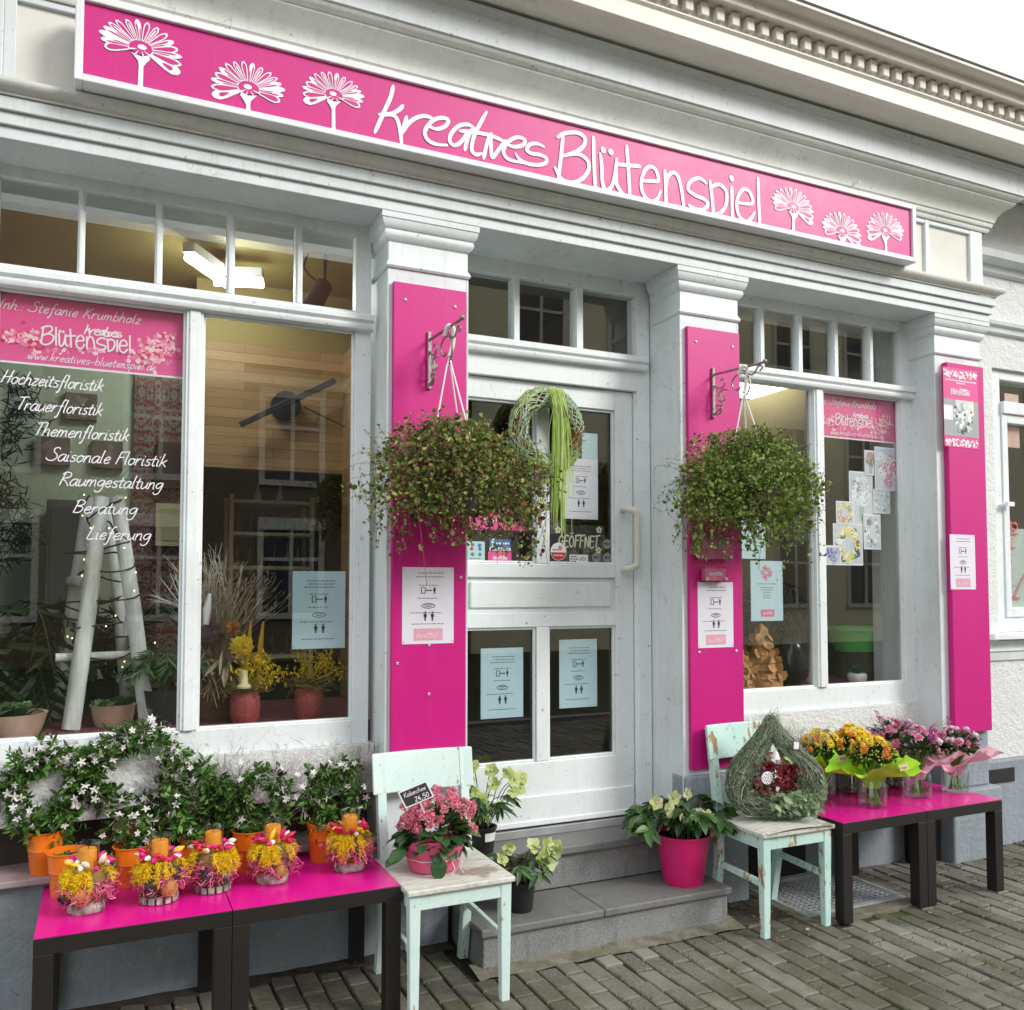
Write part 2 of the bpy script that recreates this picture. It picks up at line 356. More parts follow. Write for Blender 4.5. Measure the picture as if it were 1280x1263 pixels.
# fallen leaves, moss tufts and grit between the pavers
TUFT = ramp3('moss and grass tufts', [(0, (.05, .09, .015)), (1, (.14, .19, .05))])
mb = MB(); P = []; 
for _ in range(170):
    cx, cy = rnd.uniform(-.4, 5.2), rnd.uniform(2.3, 3.55); cx = -3.0+round((cx+3)/.088)*.088
    for k in range(rnd.randint(8, 30)): P.append((cx+rnd.gauss(0, .008), cy+rnd.gauss(0, .05), -.004))
leaves(mb, P, np.column_stack([rng.normal(0, .6, len(P)), rng.normal(0, .6, len(P)), np.ones(len(P))]), rng.uniform(.008, .028, len(P)), .003, 'diamond')
mb.build('moss', TUFT)['kind'] = 'stuff'
DRY = ramp3('dry leaf litter', [(0, (.20, .12, .05)), (.6, (.30, .24, .14)), (1, (.45, .42, .34))], .8)
mb = MB(); n = 130; P = np.column_stack([np.where(rng.random(n) < .6, rng.uniform(2.62, 3.0, n), rng.uniform(-.4, 5, n)), np.where(rng.random(n) < .5, rng.uniform(3.25, 3.55, n), rng.uniform(2.5, 3.5, n)), rng.uniform(.004, .012, n)])
leaves(mb, P, np.column_stack([rng.normal(size=(n, 2)), rng.uniform(-.05, .2, n)]), rng.uniform(.008, .03, n), rng.uniform(.006, .014, n), 'oval', up=(0, 0, 1))
mb.build('leaf_litter', DRY)['kind'] = 'stuff'
# ================================================================== SHOP BUILDING
YP, YW, YD = 3.47, 3.64, 3.76
PLINTH = paint('blue grey plinth render', (.30, .35, .40), (.17, .19, .20), .75, .36, (.40, .40, .38), .8, 1.0, bs=28, bd=.008)
DARKVOID = pm('dark cellar opening', (.012, .012, .013), (.02, .02, .021), .8, 5)
LEDGE = pm('worn painted ledge', (.30, .25, .25), (.42, .30, .33), .6, 7, .4, 60)
ZINC = pm('grey zinc', (.32, .33, .34), (.42, .43, .44), .5, 8, .1, 50, .3)
bld = thing('shop_building', 'grey white classical shopfront with three pilasters, mouldings and tall display windows', 'building', (1.9, 3.6, 0))
for (x0, x1) in ((-.45, 1.04), (2.85, 4.25)): MB().box(x0, x1, 3.62, 3.9, .655, .856).build('wall', STUCCO, bld)
mb = MB()
mb.box(4.62, 4.905, 3.60, 3.9, .49, 4.1); mb.box(4.905, 6.3, 3.60, 3.9, .49, 1.19); mb.box(4.905, 6.3, 3.60, 3.9, 2.86, 4.1); mb.box(6.3, 14, 3.60, 3.9, .49, 4.1)
mb.build('wall', STUCCO, bld)
MB().box(-5, -.82, 3.6, 3.9, .49, 3.1).build('wall', STUCCO, bld)
mb = MB()
mb.box(-5, 1.36, 3.57, 3.9, -.05, .47); mb.box(2.58, 4.24, 3.585, 3.9, -.05, .655); mb.box(4.62, 14, 3.56, 3.9, -.05, .489)
mb.box(2.50, 2.86, 3.44, 3.57, -.05, .62); mb.box(4.265, 4.66, 3.425, 3.56, -.05, .385); mb.box(4.25, 4.62, 3.47, 3.6, .385, .70)
mb.build('plinth', PLINTH, bld, bevel=.012)
for q in ((-.45, 1.04, 3.80, 3.9, .47, .66), (2.97, 3.34, 3.575, 3.59, .03, .33), (4.06, 4.245, 3.50, 3.58, 0, .37), (4.70, 4.95, 3.553, 3.57, .36, .44)): MB().box(*q).build('cellar_opening', DARKVOID, bld)
MB().box(-.8, 1.04, 3.525, 3.80, .470, .493).build('ledge', LEDGE, bld, bevel=.004)
# pilasters with their stepped capitals
CAP = [(0, 2.835), (.012, 2.838), (.020, 2.848), (.012, 2.860), (.002, 2.868), (.002, 2.945), (.012, 2.952), (.030, 2.972), (.036, 2.985), (.032, 2.993), (.032, 3.0), (.040, 3.005), (.055, 3.028), (.058, 3.045), (.064, 3.05), (.064, 3.074)]
CAP = [(d*.64, 1.5+(z-1.5)*(3.47-d*.64)/3.47) for d, z in CAP]
for (x0, x1, zb) in ((-.82, -.45, 0), (1.045, 1.395, .3), (2.505, 2.85, .3), (4.25, 4.62, .69)):
    mb = MB(); mb.box(x0, x1, YP, 3.95, zb, 3.074)
    for xx in (x0, x1): mb.bar((xx, YP+.004, zb), (xx, YP+.004, 2.83), .012, .012)
    p = mb.build('pilaster', WHITE, bld, bevel=.004)
    mb = MB(); c = [(YP-d, z) for d, z in CAP]; mb.profx(c, x0, x1, 0, True, YP, YP, False)
    n = len(c)
    for s, xx in ((-1, x0), (1, x1)):
        v = [(xx+s*d, YP-d, z) for d, z in CAP]+[(xx+s*d, 3.7, z) for d, z in CAP]
        mb.add(v, [(i, i+1, n+i+1, n+i) for i in range(n-1)])
    mb.build('capital', WHITE, p, smooth=35)
EAVE = paint('eaves paint with glare', (.84, .82, .76), (.62, .60, .54), .6, .3, amount=.4)  # pale cream holds the lens glare, painted into eaves and dentils
E_ = lambda y, z: (y-.041, 1.5+(z-1.5)*(y-.041)/y)      # entablature: its faces stand level with the capitals
def ebox(mb, x0, x1, y0, y1, z0, z1):
    y, a = E_(y0, z0); b = E_(y0, z1)[1]; return mb.box(x0, x1, y, y1, a, b)
# entablature
XE = 4.62
mb = MB()
ebox(mb, -6, XE+.04, 3.47, 4.0, 3.0755, 3.120); ebox(mb, -6, XE+.054, 3.456, 3.9, 3.1205, 3.166); ebox(mb, -6, XE+.066, 3.442, 3.9, 3.1665, 3.214)
mb.build('architrave', WHITE, bld, bevel=.003)
mb = MB()
pr = [(3.44, 3.2145), (3.434, 3.217), (3.434, 3.224), (3.425, 3.228), (3.410, 3.236), (3.402, 3.246), (3.400, 3.252), (3.400, 3.262), (3.50, 3.268)]
mb.profx([E_(*q) for q in pr], -6, XE, 0, True, None, 3.46)
mb.build('frieze_moulding', TRIM, bld, smooth=35)
ebox(MB(), -6, XE-.004, 3.492, 3.9, 3.24, 3.64).build('frieze', FRIEZE, bld)
mb = MB(); xa = onY(4, 60, 3.434).x; xb = onY(20, 60, 3.434).x; xc = onY(1157, 300, 3.434).x; xd = onY(1162, 300, 3.434).x; xf = onY(1213, 320, 3.434).x
for q in ((xa, xb), (xc, xd), (xf, XE+.003)): ebox(mb, *q, 3.475, 3.47, 3.268, 3.61)
for (a, b) in ((xb, xc), (xd, xf)): ebox(mb, a, b, 3.4765, 3.47, 3.268, 3.300); ebox(mb, a, b, 3.4765, 3.47, 3.585, 3.61)
ebox(mb, -6, xa, 3.468, 3.47, 3.268, 3.61)
mb.build('frieze_border', WHITE, bld, bevel=.003)
mb = MB()
pr = [(3.475, 3.6105), (3.468, 3.612), (3.462, 3.622), (3.462, 3.634), (3.452, 3.640), (3.448, 3.650), (3.448, 3.660), (3.440, 3.667), (3.438, 3.68), (3.43, 3.70), (3.41, 3.725), (3.375, 3.748), (3.362, 3.762), (3.362, 3.772), (3.35, 3.775), (3.335, 3.785), (3.33, 3.797)]
mb.profx([E_(*q) for q in pr], -6, XE, 0, True, None, YP)
mb.build('cornice_moulding', TRIM, bld, smooth=35)
mb = MB()
pr = [(3.50, 3.7975), (3.325, 3.798), (3.322, 3.80), (3.322, 3.915), (3.318, 3.918), (3.312, 3.924), (3.312, 3.932), (3.302, 3.938), (3.300, 3.95), (3.6, 3.962)]
mb.profx([E_(*q) for q in pr], -6, XE, 0, True, None, YP)
mb.build('cornice', WHITE, bld, smooth=35)
# the eaves of the house itself run on past the shopfront
mb = MB()
pr = [(3.62, 3.955), (3.30, 3.966), (3.285, 3.962), (3.25, 3.966), (3.20, 3.978), (3.17, 3.982), (3.152, 3.974), (3.15, 3.976), (3.15, 4.052), (3.146, 4.056), (3.138, 4.064), (3.138, 4.072), (3.16, 4.078), (3.16, 4.156), (3.10, 4.150), (3.082, 4.146), (3.08, 4.15), (3.08, 4.186), (3.05, 4.190), (3.03, 4.192), (3.02, 4.20), (3.018, 4.212), (3.6, 4.26)]
mb.profx([E_(*q) for q in pr], -6, 14, 0, True)
ea = mb.build('eaves_cornice', EAVE, bld, smooth=35)
ya, za = E_(3.105, 4.084); zb_ = E_(3.105, 4.146)[1]; mb = MB(); mb.box(.4, .443, ya+.018, ya+.054, za, zb_); dn = mb.build('dentil', EAVE, ea, bevel=.004)
for k in range(1, 98): c = dn.copy(); COL.objects.link(c); c.location = (k*.085, 0, 0)
ROOFM = pm('pale zinc roof sheet', (.60, .60, .58), (.66, .66, .64), .6, 6)
mb = MB(); mb.add([(-6, 2.97, 4.185), (14, 2.97, 4.185), (14, 12, 6.2), (-6, 12, 6.2)], [(0, 1, 2, 3)]); mb.build('roof', ROOFM, bld)
mb = MB(); mb.box(-6, -5.7, 3.9, 12, 0, 4.2).box(13.7, 14, 3.9, 12, 0, 4.2).box(-6, 14, 11.7, 12, 0, 6.0); mb.build('rear_wall', STUCCO, bld)
# small things screwed to the mouldings
mb = MB(); a = onY(1062, 232, 3.43); mb.box(a.x-.012, a.x+.012, 3.40, 3.44, a.z-.02, a.z+.02).tube([(a.x, 3.40, a.z), (a.x, 3.36, a.z-.01)], .006)
mb.tube(spline([(4.72, 3.59, 3.36), (4.76, 3.58, 3.25), (4.72, 3.585, 3.18), (4.68, 3.59, 3.14)]), .006)
mb.build('cable', WHITE2, bld)
# ---------------------------------------------------------------- windows
def pane(parent, x0, x1, y, z0, z1):
    MB().box(x0, x1, y, y+.004, z0, z1).build('pane', GLASS, parent)
TB = [(3.64, 2.600), (3.612, 2.603), (3.606, 2.612), (3.606, 2.622), (3.615, 2.627), (3.615, 2.636), (3.600, 2.642), (3.600, 2.660), (3.606, 2.668), (3.64, 2.682)]
def shop_window(xo0, xo1, posts, mull, zs, yw, fw=.062, zf=.856):
    """posts: glass spans below the transom bar; mull: glass spans above it"""
    mb = MB(); yb = yw+.055
    zg0, zg1, zt0, zt1 = zs
    mb.box(xo0, posts[0][0], yw, yb, zf, 3.076).box(posts[-1][1], xo1, yw, yb, zf, 3.076)
    a, b = posts[0][0], posts[-1][1]
    mb.box(a, b, yw+.001, yb, zf, zg0).box(a, b, yw+.001, yb, zg1, zt0).box(a, b, yw+.001, yb, zt1, 3.076)
    for p, q in zip(posts, posts[1:]): mb.box(p[1], q[0], yw-.006, yb, zg0, zg1).box(p[1]+.012, q[0]-.012, yw-.014, yb, zg0, zg1)
    for p, q in zip(mull, mull[1:]): mb.box(p[1], q[0], yw+.006, yb-.004, zt0, zt1).box(p[1]+.006, q[0]-.006, yw-.002, yb-.004, zt0, zt1)
    if mull[0][0] > a+.003: mb.box(a, mull[0][0], yw+.002, yb, zt0, zt1)
    if mull[-1][1] < b-.003: mb.box(mull[-1][1], b, yw+.002, yb, zt0, zt1)
    for (p, q) in posts:    # putty bead round the big panes
        for (u0, u1, w0, w1) in ((p, p+.010, zg0, zg1), (q-.010, q, zg0, zg1), (p+.01, q-.01, zg0, zg0+.010), (p+.01, q-.01, zg1-.010, zg1)): mb.box(u0, u1, yw+.012, yw+.03, w0, w1)
    w = mb.build('window', WHITE2, bld, bevel=.003)
    m2 = MB(); m2.profx([(y-3.64+yw, z) for y, z in TB], xo0+.002, xo1+.004, 0, True); m2.build('transom_bar', WHITE2, w, smooth=35)
    for (p, q) in posts: pane(w, p-.002, q+.002, yw+.031, zg0-.002, zg1+.002)
    for (p, q) in mull: pane(w, p-.002, q+.002, yw+.031, zt0-.002, zt1+.002)
    return w
shop_window(-.45, 1.020, [(-.375, .275), (.338, .951)], [(-.375, -.116), (-.091, .155), (.183, .424), (.455, .697), (.727, .957)], (.955, 2.60, 2.688, 3.012), YW)
gx = [onY(p, 430, YW).x for p in (949.4, 956.5, 997, 1004, 1041.7, 1048.5, 1086, 1092, 1128)]
shop_window(2.845, 4.283, [(2.93, 3.505), (3.574, 4.168)], [(2.93, gx[0]), (gx[1], gx[2]), (gx[3], gx[4]), (gx[5], gx[6]), (gx[7], 4.18)], (.973, 2.60, 2.682, 3.0), YW)
# ---------------------------------------------------------------- door set
df = thing('entrance_door', 'white wooden shop door with four glass panes and cream pull handle', 'door', (1.95, YD, .385))
mb = MB()
mb.box(1.36, 1.404, YD-.03, YD+.06, .36, 3.076).box(2.425, 2.500, YD-.03, YD+.06, .36, 3.076).box(2.418, 2.44, YD-.012, YD+.05, .36, 2.52)
mb.box(1.404, 2.425, YD-.028, YD+.06, 2.500, 2.676).box(1.404, 2.425, YD-.028, YD+.06, 2.986, 3.076).box(1.404, 1.45, YD-.028, YD+.05, 2.676, 2.986)
for a, b in ((1.742, 1.772), (2.082, 2.118)): mb.box(a, b, YD-.024, YD+.05, 2.676, 2.986)
dfr = mb.build('door_frame', WHITE2, df, bevel=.003)
MB().profx([(y-3.64+YD-.03, z) for y, z in TB], 1.398, 2.470, 0, True).build('transom_bar', WHITE2, dfr, smooth=35)
for a, b in ((1.45, 1.742), (1.772, 2.082), (2.118, 2.425)): pane(dfr, a-.002, b+.002, YD+.012, 2.674, 2.988)
mb = MB(); ya, yb = YD, YD+.045
mb.box(1.408, 1.503, ya, yb, .388, 2.496).box(2.312, 2.414, ya, yb, .388, 2.496)
for z0, z1 in ((.388, .686), (1.321, 1.392), (1.556, 1.623), (2.397, 2.496)): mb.box(1.503, 2.312, ya+.0005, yb, z0, z1)
mb.box(1.872, 1.937, ya+.001, yb, .686, 1.321).box(1.872, 1.937, ya+.001, yb, 1.623, 2.397)
for (p, q) in ((1.503, 1.872), (1.937, 2.312)):
    for z0, z1 in ((.686, 1.321), (1.623, 2.397)):
        for (u0, u1, w0, w1) in ((p, p+.012, z0, z1), (q-.012, q, z0, z1), (p+.012, q-.012, z0, z0+.012), (p+.012, q-.012, z1-.012, z1)): mb.box(u0, u1, ya+.012, ya+.03, w0, w1)
mb.box(1.503, 2.312, ya+.018, yb-.004, 1.392, 1.556)
mb.box(1.535, 2.285, ya+.004, ya+.02, 1.415, 1.535)
lf = mb.build('door_leaf', WHITE2, df, bevel=.004)
mb = MB(); mb.box(1.42, 2.40, ya-.012, ya-.0005, .395, .53); mb.box(1.42, 2.40, ya-.02, ya-.013, .395, .42); mb.build('kick_board', WHITE2, df, bevel=.006)
for (p, q) in ((1.503, 1.872), (1.937, 2.312)):
    for z0, z1 in ((.686, 1.321), (1.623, 2.397)): pane(lf, p-.002, q+.002, ya+.030, z0-.002, z1+.002)
CREAM = pm('cream plastic', (.66, .64, .56), None, .3)
hp = [(2.352, ya, 1.900), (2.352, ya-.05, 1.898), (2.378, ya-.075, 1.885), (2.388, ya-.078, 1.85), (2.388, ya-.078, 1.65), (2.378, ya-.075, 1.615), (2.352, ya-.05, 1.602), (2.352, ya, 1.600)]
mb = MB(); mb.tube(spline(hp, 5), .0165, 12); mb.lathe([(.0, 0), (.028, 0)], (0, 0, 0), 4) if False else None
mb.build('handle', CREAM, df, smooth=40)
# ---------------------------------------------------------------- wing window on the right
ww = thing('side_window', 'white casement window of the wing beside the shopfront with red writing', 'window', (5.6, 3.63, 1.2))
mb = MB()
x0, x1 = 4.905, 6.3
mb.box(x0, x0+.10, 3.625, 3.70, 1.24, 2.86).box(x1-.10, x1, 3.625, 3.70, 1.24, 2.86).box(x0+.1, x1-.1, 3.626, 3.70, 2.80, 2.86).box(x0+.1, x1-.1, 3.60, 3.70, 2.585, 2.66).box(x0+.1, x1-.1, 3.626, 3.70, 1.24, 1.33)
for a, b in ((x0+.1, x0+.15), (5.56, 5.66), (x1-.15, x1-.1)): mb.box(a, b, 3.615, 3.69, 1.33, 2.585)
for a, b in ((x0+.15, 5.56), (5.66, x1-.15)): mb.box(a, b, 3.616, 3.69, 1.33, 1.39).box(a, b, 3.616, 3.69, 2.53, 2.585)
wf = mb.build('window_frame', WHITE2, ww, bevel=.004)
for a, b in ((x0+.15, 5.56), (5.66, x1-.15)): pane(ww, a-.003, b+.003, 3.66, 1.385, 2.535)
pane(ww, x0+.098, x1-.098, 3.66, 2.655, 2.805)
MB().box(x0-.13, x1+.1, 3.53, 3.64, 1.20, 1.238).build('sill', WHITE2, ww, bevel=.006)
MB().tube([(4.99, 3.615, 2.02), (4.99, 3.59, 2.02)], .012).box(4.985, 5.045, 3.575, 3.592, 2.008, 2.034).build('window_stay', ALU, ww)
FROST = pm('frosted film', (.42, .50, .46), (.46, .54, .50), .6, 4)
MB().box(x0+.15, 5.56, 3.666, 3.668, 1.388, 1.88).build('frosted_film', FROST, ww)
mb = MB()
za = onY(1245, 325, 3.55).z; zb = onY(1245, 405, 3.55).z; zc = onY(1232, 820, 3.58).z
mb.profx([(3.6, za-.08), (3.57, za-.07), (3.56, za-.03), (3.50, za-.01), (3.49, za+.03), (3.6, za+.04)], 4.632, 14, 0, True)
mb.profx([(3.6, zb-.05), (3.575, zb-.04), (3.57, zb-.01), (3.55, zb), (3.545, zb+.02), (3.6, zb+.03)], 4.632, 14, 0, True)
mb.profx([(3.6, zc-.04), (3.585, zc-.03), (3.58, zc+.02), (3.57, zc+.025), (3.6, zc+.04)], 4.632, 14, 0, True)
mb.build('wing_moulding', WHITE, bld, smooth=35)
# ---------------------------------------------------------------- entrance steps
def granite(nm, a, b):
    m, t, p = new_mat(nm); v = coords(t)
    c = mixc(t, ramp(t, noise(t, v, 260, 2, .9), [(.42, (0, 0, 0)), (.60, (1, 1, 1))]), a, b)
    c = mixc(t, ramp(t, noise(t, v, 4, 6, .7), [(.5, (0, 0, 0)), (.8, (.6,)*3)]), c, (.10, .095, .085))
    c = mixc(t, ramp(t, noise(t, coords(t, (7, 7, .8)), 2.2, 4, .6), [(.58, (0, 0, 0)), (.75, (.55,)*3)]), c, (.09, .07, .055))
    t.links.new(c, p.inputs['Base Color']); p.inputs['Roughness'].default_value = .6; bump(t, p, noise(t, v, 200, 3), .1, .002); return m
GR1 = granite('granite riser', (.12, .125, .13), (.38, .39, .39)); GR2 = granite('granite tread', (.15, .15, .147), (.21, .21, .206))
st = thing('entrance_steps', 'two grey granite steps leading up to the white shop door', 'steps', (1.95, 3.4, 0))
mb = MB(); mb.box(1.385, 2.585, 3.262, 3.70, -.02, .128); mb.box(1.397, 2.503, 3.562, 3.80, .1605, .310); mb.build('riser', GR1, st, bevel=.006)
mb = MB()
for a, b in ((1.372, 1.93), (1.933, 2.595)): mb.box(a, b, 3.243, 3.565, .1285, .160)
for a, b in ((1.397, 1.83), (1.833, 2.503)): mb.box(a, b, 3.535, 3.83, .3105, .345)
mb.build('tread', GR2, st, bevel=.006)
mb = MB(); mb.box(1.404, 2.425, 3.74, 3.83, .346, .384); mb.build('threshold', ZINC, st, bevel=.003)
# ---------------------------------------------------------------- cellar grate in the pavement
gt = thing('light_well_grate', 'steel grate over a cellar light well under the table', 'grate', (3.25, 3.4, 0))
STEEL = pm('galvanised steel', (.50, .52, .54), (.60, .62, .64), .45, 20, .1, 90, .4)
mb = MB(); mb.box(2.96, 3.55, 3.145, 3.17, -.02, .012).box(2.96, 3.55, 3.58, 3.60, -.02, .012).box(2.945, 2.96, 3.145, 3.60, -.02, .012).box(3.55, 3.565, 3.145, 3.60, -.02, .012); mb.build('grate_frame', STEEL, gt)
mb = MB()
for k in range(17): x = 2.968+k*.0352; mb.box(x, x+.005, 3.17, 3.58, -.018, .007)
for k in range(14): y = 3.182+k*.0292; mb.box(2.962, 3.548, y, y+.011, -.012, .004)
mb.build('grate_bars', STEEL, gt)
MB().add([(2.95, 3.15, -.011), (3.56, 3.15, -.011), (3.56, 3.6, -.011), (2.95, 3.6, -.011)], [(0, 1, 2, 3)]).build('well_bottom', DARKVOID, gt)
MB().box(2.90, 2.944, 3.1445, 3.60, -.02, .006).box(2.90, 3.62, 3.06, 3.144, -.02, .006).box(3.566, 3.62, 3.144, 3.62, -.02, .006).build('curb_stone', CONC, gt, bevel=.004)
# ================================================================== ROOM BEHIND THE GLASS
def brickwood():
    m, t, b = new_mat('wood strip cladding'); v = coords(t)
    br = node(t, 'ShaderNodeTexBrick', Scale=1.0); br.offset = .37
    br.inputs['Brick Width'].default_value = .42; br.inputs['Row Height'].default_value = .052; br.inputs['Mortar Size'].default_value = .0012
    br.inputs['Color1'].default_value = (.27, .15, .06, 1); br.inputs['Color2'].default_value = (.47, .30, .15, 1); br.inputs['Mortar'].default_value = (.12, .07, .03, 1); br.inputs['Bias'].default_value = .1
    sep = t.nodes.new('ShaderNodeSeparateXYZ'); cb = t.nodes.new('ShaderNodeCombineXYZ'); t.links.new(v, sep.inputs[0])
    t.links.new(sep.outputs['X'], cb.inputs['X']); t.links.new(sep.outputs['Z'], cb.inputs['Y']); t.links.new(cb.outputs[0], br.inputs['Vector'])
    c = mixc(t, ramp(t, noise(t, coords(t, (1.5, 1.5, 22)), 3.5, 6, .7), [(.35, (0, 0, 0)), (.8, (.7,)*3)]), br.outputs['Color'], (.30, .17, .07))
    t.links.new(c, b.inputs['Base Color']); b.inputs['Roughness'].default_value = .55; bump(t, b, br.outputs['Fac'], .5, .006); return m
def damask():
    m, t, b = new_mat('damask wallpaper'); v = coords(t, (1, 1, 1)); S = (.30, .29, .24); D = (.24, .05, .05)
    sep = t.nodes.new('ShaderNodeSeparateXYZ'); t.links.new(v, sep.inputs[0])
    def f(op, a, bb=None):
        n = node(t, 'ShaderNodeMath', operation=op)
        for i, q in enumerate((a, bb)):
            if q is None: continue
            if hasattr(q, 'is_linked'): t.links.new(q, n.inputs[i])
            else: n.inputs[i].default_value = q
        return n.outputs[0]
    fx = f('PINGPONG', sep.outputs['X'], .085); fz = f('MULTIPLY', sep.outputs['Z'], .8)
    row_ = f('PINGPONG', sep.outputs['Z'], .26); fz = row_
    cb = t.nodes.new('ShaderNodeCombineXYZ'); t.links.new(fx, cb.inputs[0]); t.links.new(fz, cb.inputs[2])
    nn = node(t, 'ShaderNodeTexNoise', Scale=24, Detail=1.5, Roughness=.5, Distortion=1.6); t.links.new(cb.outputs[0], nn.inputs['Vector'])
    c = ramp(t, nn.outputs['Fac'], [(.44, D), (.47, S), (.56, S), (.59, D)])
    t.links.new(c, b.inputs['Base Color']); b.inputs['Roughness'].default_value = .6; return m
WOODCLAD = brickwood(); DAMASK = damask()
GREENWALL = pm('pale textured wall', (.74, .86, .70), (.66, .78, .63), .8, 3, .9, 55, dist=.006)
YELLOW = pm('yellow painted ceiling', (.28, .225, .075), (.25, .20, .07), .7, 2)
DARKWALL = pm('dark shop wall', (.055, .05, .042), (.09, .075, .06), .8, 2)
BEIGE = pm('beige shelf boards', (.30, .26, .18), (.24, .20, .14), .7, 2, .1, 30)
FLOORW = pm('brown shop floor', (.11, .08, .055), (.15, .11, .08), .6, 4)
CLOTH = pm('dark red display cloth', (.16, .022, .045), (.12, .016, .034), .8, 8, .3, 60)
MB().box(-1.2, 4.7, 3.9, 8.0, -.06, 0).build('room_floor', FLOORW, bld)
mb = MB(); mb.box(-1.25, 4.75, 3.70, 8.0, 3.2, 3.3); mb.build('room_ceiling', YELLOW, bld)
MB().box(-1.3, -1.2, 3.7, 8, 0, 3.2).box(4.7, 4.8, 3.7, 8, 0, 3.2).box(-1.2, 4.7, 7.6, 7.7, 0, 3.2).build('room_wall', DARKWALL, bld)
xw = onY(166, 600, 5.3).x; xw2 = onY(236, 600, 5.3).x
MB().box(-1.2, xw, 5.32, 5.4, 0, 3.2).build('textured_wall', GREENWALL, bld)
MB().box(xw, xw2, 5.28, 5.4, 0, 3.2).build('wallpaper_pier', DAMASK, bld)
MB().box(xw2, 1.36, 5.0, 5.06, 2.165, 2.86).box(1.235, 1.36, 3.96, 5.0, .9, 2.86).build('wood_cladding', WOODCLAD, bld)
MB().box(xw2, 1.36, 5.005, 5.06, 2.86, 3.2).build('bulkhead', YELLOW, bld)
MB().box(1.42, 1.44, 4.1, 6.5, 0, 2.9).box(2.56, 2.60, 4.1, 7.0, 0, 3.2).build('partition', pm('brown partition', (.12, .075, .04), (.16, .10, .06), .6, 3), bld)
MB().box(2.60, 4.7, 5.6, 5.66, 0, 3.2).box(4.30, 4.36, 4.5, 5.6, 0, 2.9).build('backdrop_wall', BEIGE, bld)
mb = MB()
for a, b in ((-1.2, 1.30), (2.62, 4.30)): mb.box(a, b, 3.705, 4.55, .90, .945)
mb.build('display_shelf', CLOTH, bld, bevel=.004)
for q in ((-1.2, 1.3), (2.62, 4.30)): MB().box(*q, 3.74, 3.78, .3, .9).build('display_front', DARKWALL, bld)
# room behind the wing window
MB().box(4.82, 7.5, 5.4, 5.5, 0, 3.0).box(4.82, 4.86, 3.7, 5.4, 0, 3.0).box(7.4, 7.5, 3.7, 5.4, 0, 3.0).box(4.82, 7.5, 3.9, 5.5, 3.0, 3.1).build('wing_room_wall', pm('wing room', (.20, .19, .17), (.26, .25, .22), .8, 2), bld)
